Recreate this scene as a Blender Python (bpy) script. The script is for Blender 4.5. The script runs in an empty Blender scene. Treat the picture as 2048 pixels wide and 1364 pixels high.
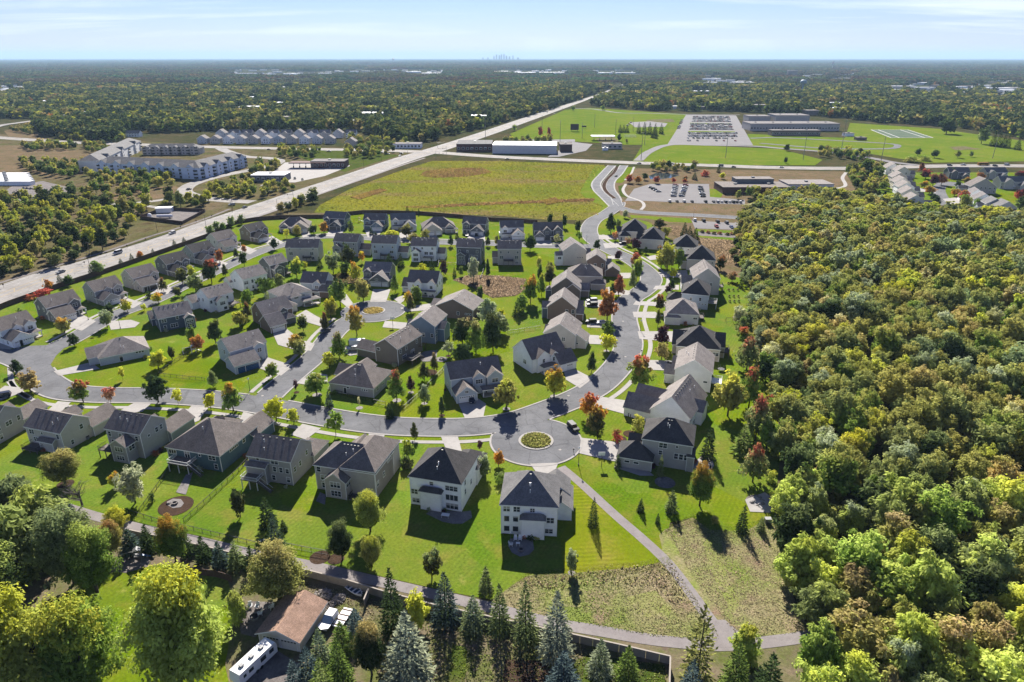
import bpy, bmesh, math, random
import numpy as np
from mathutils import Vector, Matrix

# ------------------------------------------------------------------ camera, sky, sun, exposure
SC = bpy.context.scene
COL = SC.collection
F_PX = 1365.33                      # 24 mm lens on a 36 mm wide frame of 2048 px
PITCH = math.atan(568 / F_PX)
CAM_H = 100.0
CP, SP = math.cos(PITCH), math.sin(PITCH)
cam = bpy.data.cameras.new('camera')
cam.lens = 24.0; cam.sensor_width = 36.0; cam.clip_start = 1.0; cam.clip_end = 90000.0
camo = bpy.data.objects.new('camera', cam)
camo.location = (0, 0, CAM_H); camo.rotation_euler = (math.pi / 2 - PITCH, 0, 0)
COL.objects.link(camo); SC.camera = camo

SUN_EL, SUN_AZ = math.radians(34.7), math.radians(-3.0)     # azimuth measured from +Y (ahead) to the right
world = bpy.data.worlds.new('World'); SC.world = world; world.use_nodes = True
wn, wl = world.node_tree.nodes, world.node_tree.links
wn.clear()
sky = wn.new('ShaderNodeTexSky'); sky.sky_type = 'NISHITA'; sky.sun_disc = False
sky.sun_elevation = SUN_EL; sky.sun_rotation = SUN_AZ
sky.altitude = 300; sky.air_density = 1.0; sky.dust_density = 0.0; sky.ozone_density = 2.2
SKY_STRENGTH = 0.053
bg = wn.new('ShaderNodeBackground'); bg.inputs['Strength'].default_value = SKY_STRENGTH
wo = wn.new('ShaderNodeOutputWorld')
# thin high cloud: stretched noise on the plane of a high layer, the same all round the sky
tc = wn.new('ShaderNodeTexCoord'); sx = wn.new('ShaderNodeSeparateXYZ')
wl.new(tc.outputs['Generated'], sx.inputs[0])
mz = wn.new('ShaderNodeMath'); mz.operation = 'MAXIMUM'; mz.inputs[1].default_value = 0.02
wl.new(sx.outputs['Z'], mz.inputs[0])
az = wn.new('ShaderNodeMath'); az.operation = 'ADD'; az.inputs[1].default_value = 0.06
wl.new(mz.outputs[0], az.inputs[0])
dv = []
for ax in ('X', 'Y'):
    d = wn.new('ShaderNodeMath'); d.operation = 'DIVIDE'
    wl.new(sx.outputs[ax], d.inputs[0]); wl.new(az.outputs[0], d.inputs[1]); dv.append(d)
cx = wn.new('ShaderNodeCombineXYZ')
wl.new(dv[0].outputs[0], cx.inputs[0]); wl.new(dv[1].outputs[0], cx.inputs[1])
mp = wn.new('ShaderNodeMapping'); mp.inputs['Scale'].default_value = (0.16, 0.42, 1); mp.inputs['Location'].default_value = (0.55, 0.2, 0)
wl.new(cx.outputs[0], mp.inputs[0])
nz = wn.new('ShaderNodeTexNoise'); nz.inputs['Scale'].default_value = 1.0; nz.inputs['Detail'].default_value = 9; nz.inputs['Roughness'].default_value = 0.6
nz.inputs['Distortion'].default_value = 0.5
wl.new(mp.outputs[0], nz.inputs[0])
cr = wn.new('ShaderNodeMapRange'); cr.inputs[1].default_value = 0.50; cr.inputs[2].default_value = 0.72; cr.inputs[3].default_value = 0; cr.inputs[4].default_value = 0.9
wl.new(nz.outputs[0], cr.inputs[0])
tn = wn.new('ShaderNodeMixRGB'); tn.blend_type = 'MULTIPLY'; tn.inputs[0].default_value = 1; tn.inputs[2].default_value = (0.42, 0.44, 0.69, 1)
wl.new(sky.outputs[0], tn.inputs[1])
mx = wn.new('ShaderNodeMixRGB'); mx.inputs[2].default_value = (6.2, 6.6, 7.6, 1)
wl.new(cr.outputs[0], mx.inputs[0]); wl.new(tn.outputs[0], mx.inputs[1])
wl.new(mx.outputs[0], bg.inputs['Color']); wl.new(bg.outputs[0], wo.inputs['Surface'])

sun = bpy.data.lights.new('sun', 'SUN'); sun.energy = 4.1; sun.angle = math.radians(0.55); sun.color = (1.0, 0.95, 0.87)
suno = bpy.data.objects.new('sun', sun); COL.objects.link(suno)
sd = Vector((math.sin(SUN_AZ) * math.cos(SUN_EL), math.cos(SUN_AZ) * math.cos(SUN_EL), math.sin(SUN_EL)))
suno.rotation_euler = sd.to_track_quat('Z', 'Y').to_euler(); suno.location = (0, 300, 300)

SC.view_settings.view_transform = 'Standard'; SC.view_settings.look = 'None'
SC.view_settings.exposure = 1.75; SC.view_settings.gamma = 1.0; SC.view_settings.use_curve_mapping = False
HAZE_DENSITY = 0.000042
SC.cycles.max_bounces = 9; SC.cycles.diffuse_bounces = 6; SC.cycles.glossy_bounces = 2
SC.cycles.transmission_bounces = 5; SC.cycles.transparent_max_bounces = 4; SC.cycles.volume_bounces = 0
SC.cycles.use_denoising = True

# ------------------------------------------------------------------ helpers
R = random.Random(11)
def at(px, py, z=0.0):
    """Point of the level z seen at photograph pixel (px, py): used to survey where things stand."""
    u, v = px - 1024, py - 682
    t = (CAM_H - z) / (F_PX * SP + v * CP)
    return Vector((u * t, (F_PX * CP - v * SP) * t, z))
def px_of(p):
    d = p[1] * CP + (CAM_H - p[2]) * SP
    e = (CAM_H - p[2]) * CP - p[1] * SP
    return 1024 + F_PX * p[0] / d, 682 + F_PX * e / d
def zat(bx, by, ey):
    r = at(bx, by).y; v = ey - 682
    return CAM_H - r * (F_PX * SP + v * CP) / (F_PX * CP - v * SP)
def mpp(y, z=0.0): return (CAM_H - z) / (F_PX * SP + (y - 682) * CP)
def pts(l): return [at(a, b) for a, b in l]

def tag(o, label=None, cat=None, group=None, kind=None):
    if label: o['label'] = label
    if cat: o['category'] = cat
    if group: o['group'] = group
    if kind: o['kind'] = kind
    return o
def empty(name, loc, rz=0.0, label=None, cat=None, group=None):
    o = bpy.data.objects.new(name, None); o.empty_display_size = 0.5
    o.location = loc; o.rotation_euler = (0, 0, rz); COL.objects.link(o)
    return tag(o, label, cat, group)
def link(name, me, parent=None, loc=None, rz=None):
    o = bpy.data.objects.new(name, me); COL.objects.link(o)
    if parent is not None: o.parent = parent
    if loc is not None: o.location = loc
    if rz is not None: o.rotation_euler = (0, 0, rz)
    return o

class MB:
    """Collects faces (with a material slot each) and becomes one mesh."""
    def __init__(s): s.v = []; s.f = []; s.m = []
    def poly(s, vs, m=0):
        n = len(s.v); s.v += [tuple(v) for v in vs]; s.f.append(tuple(range(n, n + len(vs)))); s.m.append(m)
    def box(s, x0, x1, y0, y1, z0, z1, m=0, bottom=True):
        n = len(s.v)
        s.v += [(x0, y0, z0), (x1, y0, z0), (x1, y1, z0), (x0, y1, z0), (x0, y0, z1), (x1, y0, z1), (x1, y1, z1), (x0, y1, z1)]
        fs = [(4, 5, 6, 7), (0, 1, 5, 4), (1, 2, 6, 5), (2, 3, 7, 6), (3, 0, 4, 7)] + ([(3, 2, 1, 0)] if bottom else [])
        for f in fs: s.f.append(tuple(n + i for i in f)); s.m.append(m)
    def obox(s, c, hx, hy, z0, z1, ang, m=0):
        ca, sa = math.cos(ang), math.sin(ang); n = len(s.v)
        for z in (z0, z1):
            for a, b in ((-hx, -hy), (hx, -hy), (hx, hy), (-hx, hy)):
                s.v.append((c[0] + a * ca - b * sa, c[1] + a * sa + b * ca, z))
        for f in [(4, 5, 6, 7), (0, 1, 5, 4), (1, 2, 6, 5), (2, 3, 7, 6), (3, 0, 4, 7), (3, 2, 1, 0)]:
            s.f.append(tuple(n + i for i in f)); s.m.append(m)
    def bar(s, a, b, r, m=0, n=5, r2=None):
        a, b = Vector(a), Vector(b); d = (b - a)
        if d.length < 1e-6: return
        d.normalize(); u = d.orthogonal().normalized(); w = d.cross(u); r2 = r if r2 is None else r2
        k = len(s.v)
        for p, rr in ((a, r), (b, r2)):
            for i in range(n):
                t = 2 * math.pi * i / n; s.v.append(tuple(p + (u * math.cos(t) + w * math.sin(t)) * rr))
        for i in range(n):
            j = (i + 1) % n; s.f.append((k + i, k + j, k + n + j, k + n + i)); s.m.append(m)
        s.f.append(tuple(k + n + i for i in range(n))); s.m.append(m)
        s.f.append(tuple(k + n - 1 - i for i in range(n))); s.m.append(m)
    def cyl(s, cx_, cy_, z0, z1, r, m=0, n=12, r2=None): s.bar((cx_, cy_, z0), (cx_, cy_, z1), r, m, n, r2)
    def prism(s, prof, x0, x1, m=0, axis='x'):
        """profile of (a, z) points extruded along an axis"""
        k = len(s.v); n = len(prof)
        for x in (x0, x1):
            for a, z in prof: s.v.append((x, a, z) if axis == 'x' else (a, x, z))
        for i in range(n):
            j = (i + 1) % n; s.f.append((k + i, k + j, k + n + j, k + n + i)); s.m.append(m)
        s.f.append(tuple(k + n - 1 - i for i in range(n))); s.m.append(m)
        s.f.append(tuple(k + n + i for i in range(n))); s.m.append(m)
    def lathe(s, prof, n=12, c=(0, 0), m=0):
        k = len(s.v)
        for r_, z in prof:
            for i in range(n):
                t = 2 * math.pi * i / n; s.v.append((c[0] + r_ * math.cos(t), c[1] + r_ * math.sin(t), z))
        for q in range(len(prof) - 1):
            for i in range(n):
                j = (i + 1) % n; s.f.append((k + q * n + i, k + q * n + j, k + (q + 1) * n + j, k + (q + 1) * n + i)); s.m.append(m)
    def mesh(s, name, mats):
        me = bpy.data.meshes.new(name); me.from_pydata(s.v, [], s.f)
        if not isinstance(mats, (list, tuple)): mats = [mats]
        for m in mats: me.materials.append(m)
        if any(s.m): me.polygons.foreach_set('material_index', s.m)
        me.update(); return me
    def build(s, name, mats, parent=None, loc=None, rz=None): return link(name, s.mesh(name, mats), parent, loc, rz)

# ------------------------------------------------------------------ materials
def new_mat(name):
    m = bpy.data.materials.new(name); m.use_nodes = True
    nt = m.node_tree; nt.nodes.clear()
    out = nt.nodes.new('ShaderNodeOutputMaterial'); b = nt.nodes.new('ShaderNodeBsdfPrincipled')
    nt.links.new(b.outputs[0], out.inputs[0]); b.inputs['Specular IOR Level'].default_value = 0.3
    return m, nt, b, out
def noise_node(nt, coord, scale, detail=4, rough=0.6, stretch=None, rot=0):
    n = nt.nodes.new('ShaderNodeTexNoise'); n.inputs['Scale'].default_value = scale
    n.inputs['Detail'].default_value = detail; n.inputs['Roughness'].default_value = rough
    if stretch:
        mpn = nt.nodes.new('ShaderNodeMapping'); mpn.inputs['Scale'].default_value = stretch; mpn.inputs['Rotation'].default_value = (0, 0, rot)
        nt.links.new(coord, mpn.inputs[0]); nt.links.new(mpn.outputs[0], n.inputs[0])
    else: nt.links.new(coord, n.inputs[0])
    return n.outputs[0]
def mixc(nt, fac, a, b):
    n = nt.nodes.new('ShaderNodeMixRGB')
    for i, v in ((0, fac), (1, a), (2, b)):
        if isinstance(v, (float, int)): n.inputs[i].default_value = v
        elif isinstance(v, tuple): n.inputs[i].default_value = (*v[:3], 1)
        else: nt.links.new(v, n.inputs[i])
    return n.outputs[0]
def rng(nt, x, a, b, c=0.0, d=1.0):
    n = nt.nodes.new('ShaderNodeMapRange')
    for i, v in ((1, a), (2, b), (3, c), (4, d)): n.inputs[i].default_value = v
    nt.links.new(x, n.inputs[0]); return n.outputs[0]
def mulc(nt, c, x):
    n = nt.nodes.new('ShaderNodeMixRGB'); n.blend_type = 'MULTIPLY'; n.inputs[0].default_value = 1
    for i, v in ((1, c), (2, x)):
        if isinstance(v, tuple): n.inputs[i].default_value = (*v[:3], 1)
        else: nt.links.new(v, n.inputs[i])
    return n.outputs[0]
ALB = 0.60          # survey colours were judged bright: bring them to real albedo
def alb(c): return tuple(v * ALB for v in c)
def ground_mat(name, c1, c2, s1=0.05, c3=None, s3=0.4, fine=1.5, fine_amt=0.25, rough=0.95, bump=0.0, stripes=None, lots=0.0, cracks=0.0, lo=0.38, hi=0.62, bscale=3.0):
    """two or three colours mixed by noise in world metres, fine grain, optional mowing stripes (width m, angle, amount)"""
    c1, c2, c3 = alb(c1), alb(c2), c3 and alb(c3)
    m, nt, b, out = new_mat(name)
    g = nt.nodes.new('ShaderNodeNewGeometry'); pos = g.outputs['Position']
    c = mixc(nt, rng(nt, noise_node(nt, pos, s1, 5, 0.62), lo, hi), c1, c2)
    if c3: c = mixc(nt, rng(nt, noise_node(nt, pos, s3, 5, 0.65, (.45, 1.5, 1) if name == 'crop_soil' else None, .25), 0.5, 0.68), c, c3)
    if stripes:
        w, a, amt = stripes
        mpn = nt.nodes.new('ShaderNodeMapping'); mpn.inputs['Rotation'].default_value = (0, 0, a)
        nt.links.new(pos, mpn.inputs[0])
        wv = nt.nodes.new('ShaderNodeTexWave'); wv.inputs['Scale'].default_value = 0.314 / w; wv.inputs['Distortion'].default_value = 0.6
        wv.inputs['Detail'].default_value = 1; wv.inputs['Detail Scale'].default_value = 0.3
        nt.links.new(mpn.outputs[0], wv.inputs[0])
        msk = rng(nt, noise_node(nt, pos, 0.03, 2), 0.4, 0.6)
        st = rng(nt, wv.outputs['Fac'], 0.2, 0.8, 1 - amt, 1 + amt)
        c = mixc(nt, msk, c, mulc(nt, c, st))
    if lots:                # every lot is watered and fed differently
        vo = nt.nodes.new('ShaderNodeTexVoronoi'); vo.inputs['Scale'].default_value = 1 / 24; nt.links.new(pos, vo.inputs['Vector'])
        hs = nt.nodes.new('ShaderNodeHueSaturation'); sp = nt.nodes.new('ShaderNodeSeparateColor'); nt.links.new(vo.outputs['Color'], sp.inputs[0])
        nt.links.new(rng(nt, sp.outputs[0], 0, 1, 0.5 - lots * .07, 0.5 + lots * .05), hs.inputs['Hue']); nt.links.new(rng(nt, sp.outputs[1], 0, 1, 1 - lots * .5, 1.0), hs.inputs['Saturation'])
        nt.links.new(rng(nt, sp.outputs[2], 0, 1, 1 - lots * .35, 1 + lots * .3), hs.inputs['Value']); nt.links.new(c, hs.inputs['Color']); c = hs.outputs[0]
        c = mixc(nt, rng(nt, noise_node(nt, pos, 0.22, 5, 0.7), 0.60, 0.74, 0, .55), c, (0.27, 0.25, 0.07))
    if cracks:
        wp = nt.nodes.new('ShaderNodeVectorMath'); wp.operation = 'MULTIPLY_ADD'; wp.inputs[1].default_value = (1.6, 1.6, 0)
        nz_ = nt.nodes.new('ShaderNodeTexNoise'); nz_.inputs['Scale'].default_value = 0.35; nt.links.new(pos, nz_.inputs[0]); nt.links.new(nz_.outputs['Color'], wp.inputs[0]); nt.links.new(pos, wp.inputs[2])
        vo = nt.nodes.new('ShaderNodeTexVoronoi'); vo.feature = 'DISTANCE_TO_EDGE'; vo.inputs['Scale'].default_value = 0.13; nt.links.new(wp.outputs[0], vo.inputs['Vector'])
        c = mulc(nt, c, rng(nt, vo.outputs['Distance'], 0.006, 0.02, 1 - cracks, 1.0))
        c = mulc(nt, c, rng(nt, noise_node(nt, pos, 0.09, 4, 0.6), 0.35, 0.65, 0.85, 1.12))
    fn = noise_node(nt, pos, fine, 6, 0.75)
    c = mulc(nt, c, rng(nt, fn, 0.3, 0.7, 1 - fine_amt, 1 + fine_amt))
    nt.links.new(c, b.inputs['Base Color']); b.inputs['Roughness'].default_value = rough
    b.inputs['Specular IOR Level'].default_value = 0.0 if c1[1] > c1[2] * 1.3 else 0.12
    if bump:
        bp = nt.nodes.new('ShaderNodeBump'); bp.inputs['Strength'].default_value = bump; bp.inputs['Distance'].default_value = 0.25
        nt.links.new(noise_node(nt, pos, bscale, 5, 0.7), bp.inputs['Height']); nt.links.new(bp.outputs[0], b.inputs['Normal'])
    return m
def plain(name, c, rough=0.7, metal=0.0, var=0.08, scale=1.2, spec=0.3, alpha=None):
    m, nt, b, out = new_mat(name)
    t = nt.nodes.new('ShaderNodeTexCoord')
    n = noise_node(nt, t.outputs['Object'], scale, 4)
    nt.links.new(mulc(nt, alb(c), rng(nt, n, 0.3, 0.7, 1 - var, 1 + var)), b.inputs['Base Color'])
    b.inputs['Roughness'].default_value = rough; b.inputs['Metallic'].default_value = metal; b.inputs['Specular IOR Level'].default_value = spec
    return m
def shingle_mat(name, c):
    m, nt, b, out = new_mat(name)
    t = nt.nodes.new('ShaderNodeTexCoord'); o = t.outputs['Object']
    n1 = noise_node(nt, o, 0.35, 4); n2 = noise_node(nt, o, 3.5, 5, 0.7, (1, 1, 2.2)); n3 = noise_node(nt, o, 1.0, 3, 0.6, (1.6, 1.6, 0.12))
    col_ = mulc(nt, alb(c), rng(nt, n1, 0.3, 0.7, 0.82, 1.18))
    col_ = mulc(nt, col_, rng(nt, n2, 0.3, 0.7, 0.66, 1.34)); col_ = mulc(nt, col_, rng(nt, n3, 0.3, 0.7, 0.84, 1.14))
    wv = nt.nodes.new('ShaderNodeTexWave'); wv.bands_direction = 'Z'; wv.inputs['Scale'].default_value = 3.2; wv.inputs['Distortion'].default_value = 0.3
    nt.links.new(o, wv.inputs[0])
    col_ = mulc(nt, col_, rng(nt, wv.outputs['Fac'], 0.0, 0.5, 0.82, 1.02))
    nt.links.new(col_, b.inputs['Base Color']); b.inputs['Roughness'].default_value = 0.9; b.inputs['Specular IOR Level'].default_value = 0.08
    bp = nt.nodes.new('ShaderNodeBump'); bp.inputs['Strength'].default_value = 0.4; bp.inputs['Distance'].default_value = 0.03
    nt.links.new(n2, bp.inputs['Height']); nt.links.new(bp.outputs[0], b.inputs['Normal'])
    return m
def siding_mat(name, c, board=False):
    m, nt, b, out = new_mat(name)
    t = nt.nodes.new('ShaderNodeTexCoord'); o = t.outputs['Object']
    wv = nt.nodes.new('ShaderNodeTexWave'); wv.wave_profile = 'SAW'; wv.bands_direction = 'Z'; wv.inputs['Scale'].default_value = 0.314 / 0.2
    nt.links.new(o, wv.inputs[0])
    n1 = noise_node(nt, o, 0.5, 4); n2 = noise_node(nt, o, 4.0, 3, 0.6, (0.3, 0.3, 3))
    col_ = mulc(nt, tuple(c), rng(nt, wv.outputs['Fac'], 0.0, 0.25, 0.8, 1.0))
    col_ = mulc(nt, col_, rng(nt, n1, 0.3, 0.7, 0.93, 1.07)); col_ = mulc(nt, col_, rng(nt, n2, 0.3, 0.7, 0.93, 1.07))
    nt.links.new(col_, b.inputs['Base Color']); b.inputs['Roughness'].default_value = 0.65
    bp = nt.nodes.new('ShaderNodeBump'); bp.inputs['Strength'].default_value = 0.5; bp.inputs['Distance'].default_value = 0.03
    nt.links.new(wv.outputs['Fac'], bp.inputs['Height']); nt.links.new(bp.outputs[0], b.inputs['Normal'])
    return m
def leaf_mat(name, trans=0.35, attr='INSTANCER', up=False):
    m, nt, b, out = new_mat(name)
    nt.nodes.remove(b)
    def at_(n, ty):
        a = nt.nodes.new('ShaderNodeAttribute'); a.attribute_name = n; a.attribute_type = ty; return a
    t1, t2 = at_('tint', attr), at_('tint2', attr)
    va, hi = at_('var', 'GEOMETRY'), at_('top', 'GEOMETRY')
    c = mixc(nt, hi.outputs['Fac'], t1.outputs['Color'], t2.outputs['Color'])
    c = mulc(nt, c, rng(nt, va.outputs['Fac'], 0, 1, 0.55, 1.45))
    d = nt.nodes.new('ShaderNodeBsdfDiffuse'); tr = nt.nodes.new('ShaderNodeBsdfTranslucent'); mxs = nt.nodes.new('ShaderNodeMixShader')
    mxs.inputs[0].default_value = trans
    nt.links.new(c, d.inputs[0]); nt.links.new(c, tr.inputs[0])
    if up:      # grass blades shade like the sward they stand in
        cv = nt.nodes.new('ShaderNodeCombineXYZ'); cv.inputs[2].default_value = 1; nt.links.new(cv.outputs[0], d.inputs['Normal'])
    nt.links.new(d.outputs[0], mxs.inputs[1]); nt.links.new(tr.outputs[0], mxs.inputs[2]); nt.links.new(mxs.outputs[0], out.inputs[0])
    return m
def glass_mat(name, c=(0.02, 0.025, 0.03)):
    m, nt, b, out = new_mat(name)
    b.inputs['Base Color'].default_value = (*c, 1); b.inputs['Roughness'].default_value = 0.06; b.inputs['Specular IOR Level'].default_value = 0.6
    return m

M = {}
M['ground'] = ground_mat('dry_ground', (0.10, 0.085, 0.04), (0.055, 0.07, 0.025), 0.02, (0.14, 0.11, 0.06), 0.1, 0.8, 0.3)
M['lawn'] = ground_mat('lawn', (0.13, 0.225, 0.008), (0.19, 0.25, 0.012), 0.045, (0.235, 0.24, 0.03), 0.13, 1.6, 0.36, lots=0.18, stripes=(1.1, 0.5, 0.06), bump=0.25)
M['lawn2'] = ground_mat('lawn_mown', (0.18, 0.24, 0.01), (0.245, 0.265, 0.016), 0.05, (0.29, 0.265, 0.04), 0.12, 1.2, 0.25, stripes=(1.3, 1.5, 0.30), bump=0.2)
M['dull_lawn'] = ground_mat('old_lawn', (0.07, 0.11, 0.02), (0.10, 0.135, 0.02), 0.08, (0.14, 0.115, 0.06), 0.2, 1.0, 0.3, bump=0.25)  # older grass, darker and duller than the other lawns
M['meadow'] = ground_mat('meadow', (0.37, 0.30, 0.18), (0.23, 0.28, 0.065), 0.055, (0.32, 0.225, 0.155), 0.14, 1.6, 0.42, bump=0.9, bscale=1.6)
M['meadow_green'] = ground_mat('meadow_green', (0.26, 0.31, 0.07), (0.33, 0.31, 0.13), 0.08, (0.38, 0.31, 0.19), 0.2, 1.6, 0.4, bump=0.8, bscale=1.6)
M['scrub'] = ground_mat('scrub_ground', (0.20, 0.155, 0.09), (0.12, 0.125, 0.045), 0.035, (0.10, 0.075, 0.04), 0.12, 0.6, 0.35, bump=0.6, bscale=0.8)
M['prairie'] = ground_mat('prairie', (0.25, 0.175, 0.105), (0.19, 0.145, 0.085), 0.05, (0.15, 0.14, 0.06), 0.12, 0.7, 0.35, bump=0.7, bscale=1.0)
M['crop'] = ground_mat('crop_soil', (0.26, 0.245, 0.03), (0.17, 0.20, 0.025), 0.014, (0.25, 0.165, 0.085), 0.02, 0.5, 0.35, bump=0.5, bscale=0.6)
M['forest_floor'] = ground_mat('forest_floor', (0.16, 0.13, 0.07), (0.09, 0.10, 0.035), 0.08, None, 0.3, 0.7, 0.4)
M['far_wood'] = ground_mat('far_woods_floor', (0.055, 0.07, 0.03), (0.09, 0.09, 0.04), 0.002, (0.075, 0.06, 0.02), 0.01, 0.03, 0.35)
M['field'] = ground_mat('sports_grass', (0.14, 0.22, 0.02), (0.19, 0.245, 0.025), 0.012, (0.23, 0.25, 0.045), 0.05, 0.3, 0.2)
M['asphalt'] = ground_mat('asphalt', (0.19, 0.19, 0.198), (0.22, 0.22, 0.226), 0.12, (0.17, 0.171, 0.178), 0.5, 3.0, 0.15, cracks=0.22)
M['path'] = ground_mat('trail_asphalt', (0.31, 0.275, 0.265), (0.35, 0.315, 0.30), 0.2, (0.28, 0.25, 0.24), 0.6, 3.0, 0.12)
M['highway'] = ground_mat('highway_concrete', (0.37, 0.345, 0.315), (0.43, 0.40, 0.37), 0.04, (0.33, 0.31, 0.285), 0.2, 0.6, 0.12, cracks=0.25)
M['concrete'] = ground_mat('concrete', (0.46, 0.43, 0.40), (0.52, 0.49, 0.455), 0.15, (0.42, 0.395, 0.365), 0.5, 2.0, 0.08)
M['lot'] = ground_mat('lot_asphalt', (0.24, 0.225, 0.225), (0.27, 0.255, 0.25), 0.06, None, 0.5, 1.5, 0.1)
M['gravel'] = ground_mat('gravel', (0.27, 0.235, 0.215), (0.20, 0.175, 0.165), 0.15, (0.15, 0.13, 0.12), 0.4, 1.5, 0.3, bump=0.4)
M['dirt'] = ground_mat('dirt', (0.25, 0.20, 0.13), (0.15, 0.17, 0.05), 0.15, (0.20, 0.15, 0.11), 0.4, 1.5, 0.3, bump=0.4)
M['mulch'] = ground_mat('mulch', (0.10, 0.065, 0.045), (0.075, 0.05, 0.035), 0.4, None, 0.5, 3.0, 0.35, bump=0.5)
M['paver'] = ground_mat('patio_stone', (0.30, 0.275, 0.26), (0.22, 0.20, 0.19), 0.6, (0.36, 0.33, 0.31), 1.2, 3.0, 0.2)
M['rock'] = plain('rock', (0.30, 0.27, 0.25), 0.9, var=0.3, scale=2)
M['white_line'] = plain('road_paint_white', (0.62, 0.61, 0.58), 0.8)
M['yellow_line'] = plain('road_paint_yellow', (0.62, 0.42, 0.10), 0.8)
M['white'] = plain('white_trim', (1.15, 1.14, 1.12), 0.5, var=0.04)
M['black'] = plain('black_metal', (0.02, 0.02, 0.022), 0.5)
M['grey_metal'] = plain('galvanised_metal', (0.33, 0.33, 0.33), 0.5, 0.4)
M['rust_post'] = plain('weathered_steel', (0.12, 0.085, 0.07), 0.8)
M['fence_brown'] = plain('fence_boards', (0.125, 0.075, 0.055), 0.85, var=0.2, scale=1.0)
M['fence_beige'] = plain('beige_wall_panel', (0.46, 0.40, 0.335), 0.8, var=0.08)
M['deck'] = plain('deck_boards', (0.20, 0.165, 0.14), 0.8, var=0.2, scale=2)
M['wood'] = plain('timber', (0.20, 0.12, 0.07), 0.8, var=0.25)
M['bark'] = plain('bark', (0.075, 0.055, 0.042), 0.95, var=0.35, scale=3)
M['bark_grey'] = plain('grey_bark', (0.20, 0.17, 0.165), 0.95, var=0.3, scale=3)
M['glass'] = glass_mat('window_glass')
nt = M['glass'].node_tree; b = [n for n in nt.nodes if n.type == 'BSDF_PRINCIPLED'][0]; b.inputs['Roughness'].default_value = .12       # some panes have a blind half down
oi = nt.nodes.new('ShaderNodeObjectInfo'); tcg = nt.nodes.new('ShaderNodeTexCoord'); sz = nt.nodes.new('ShaderNodeSeparateXYZ'); nt.links.new(tcg.outputs['Generated'], sz.inputs[0])
ad = nt.nodes.new('ShaderNodeMath'); ad.operation = 'ADD'; nt.links.new(sz.outputs[2], ad.inputs[0]); nt.links.new(rng(nt, oi.outputs['Random'], 0, 1, -.75, .55), ad.inputs[1])
gt = nt.nodes.new('ShaderNodeMath'); gt.operation = 'GREATER_THAN'; gt.inputs[1].default_value = 0.98; nt.links.new(ad.outputs[0], gt.inputs[0])
nt.links.new(mixc(nt, gt.outputs[0], (0.03, 0.036, 0.043), (0.34, 0.33, 0.31)), b.inputs['Base Color'])
M['car_glass'] = glass_mat('car_glass', (0.015, 0.017, 0.02))
M['tyre'] = plain('tyre_rubber', (0.018, 0.018, 0.018), 0.85)
M['door_blue'] = plain('blue_door_paint', (0.012, 0.10, 0.30), 0.45)
M['stone'] = plain('stone_veneer', (0.22, 0.19, 0.165), 0.9, var=0.4, scale=3)
M['brick'] = plain('red_brick', (0.17, 0.085, 0.07), 0.9, var=0.25, scale=2)
M['leaf'] = leaf_mat('leaves', 0.44)
M['needle'] = leaf_mat('needles', 0.2)
M['tuft'] = leaf_mat('grass_tufts', 0.3, 'OBJECT', up=True)
SH = {k: shingle_mat('shingles_' + k, c) for k, c in dict(brown=(0.275, 0.238, 0.212), taupe=(0.35, 0.312, 0.285), grey=(0.255, 0.244, 0.236), dark=(0.12, 0.113, 0.108), tan=(0.46, 0.30, 0.22), light=(0.27, 0.245, 0.235)).items()}
WL = {k: siding_mat('siding_' + k, c) for k, c in dict(white=(0.80, 0.80, 0.79), beige=(0.46, 0.425, 0.38), grey=(0.33, 0.32, 0.31), taupe=(0.40, 0.365, 0.33),
      slate=(0.125, 0.13, 0.14), blue=(0.15, 0.20, 0.26), teal=(0.075, 0.13, 0.16), olive=(0.16, 0.14, 0.115), brown=(0.175, 0.125, 0.10), sky=(0.40, 0.445, 0.49), cream=(0.60, 0.56, 0.49), navy=(0.075, 0.095, 0.125), tan=(0.50, 0.44, 0.37), palegrey=(0.60, 0.59, 0.58), shade_blue=(0.54, 0.61, 0.73)).items()}  # the last siding has the blue of shaded pale walls put into its colour
# ------------------------------------------------------------------ ground sheets
def sheet(name, poly, z, mat, kind='structure', world_pts=False):
    P = poly if world_pts else pts(poly)
    bm = bmesh.new()
    vs = [bm.verts.new((p.x, p.y, z)) for p in P]
    f = bm.faces.new(vs); f.normal_update()
    if f.normal.z < 0: f.normal_flip()
    bmesh.ops.triangulate(bm, faces=[f])
    me = bpy.data.meshes.new(name); bm.to_mesh(me); bm.free(); me.materials.append(M[mat])
    return tag(link(name, me), kind=kind)
def inpoly(p, poly):
    x, y = p[0], p[1]; c = False; j = len(poly) - 1
    for i in range(len(poly)):
        a, b = poly[i], poly[j]
        if (a[1] > y) != (b[1] > y) and x < (b[0] - a[0]) * (y - a[1]) / (b[1] - a[1]) + a[0]: c = not c
        j = i
    return c
def curve(P, step=2.0):
    """Catmull-Rom through the points, resampled evenly (world metres)"""
    P = [Vector(p) for p in P]; Q = []
    E_ = [P[0] * 2 - P[1]] + P + [P[-1] * 2 - P[-2]]
    for i in range(1, len(E_) - 2):
        p0, p1, p2, p3 = E_[i - 1:i + 3]; n = max(2, int((p2 - p1).length / step * 1.5))
        for k in range(n):
            t = k / n
            Q.append(0.5 * (2 * p1 + (p2 - p0) * t + (2 * p0 - 5 * p1 + 4 * p2 - p3) * t * t + (3 * p1 - p0 - 3 * p2 + p3) * t ** 3))
    Q.append(P[-1])
    return resample(Q, step)
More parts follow.
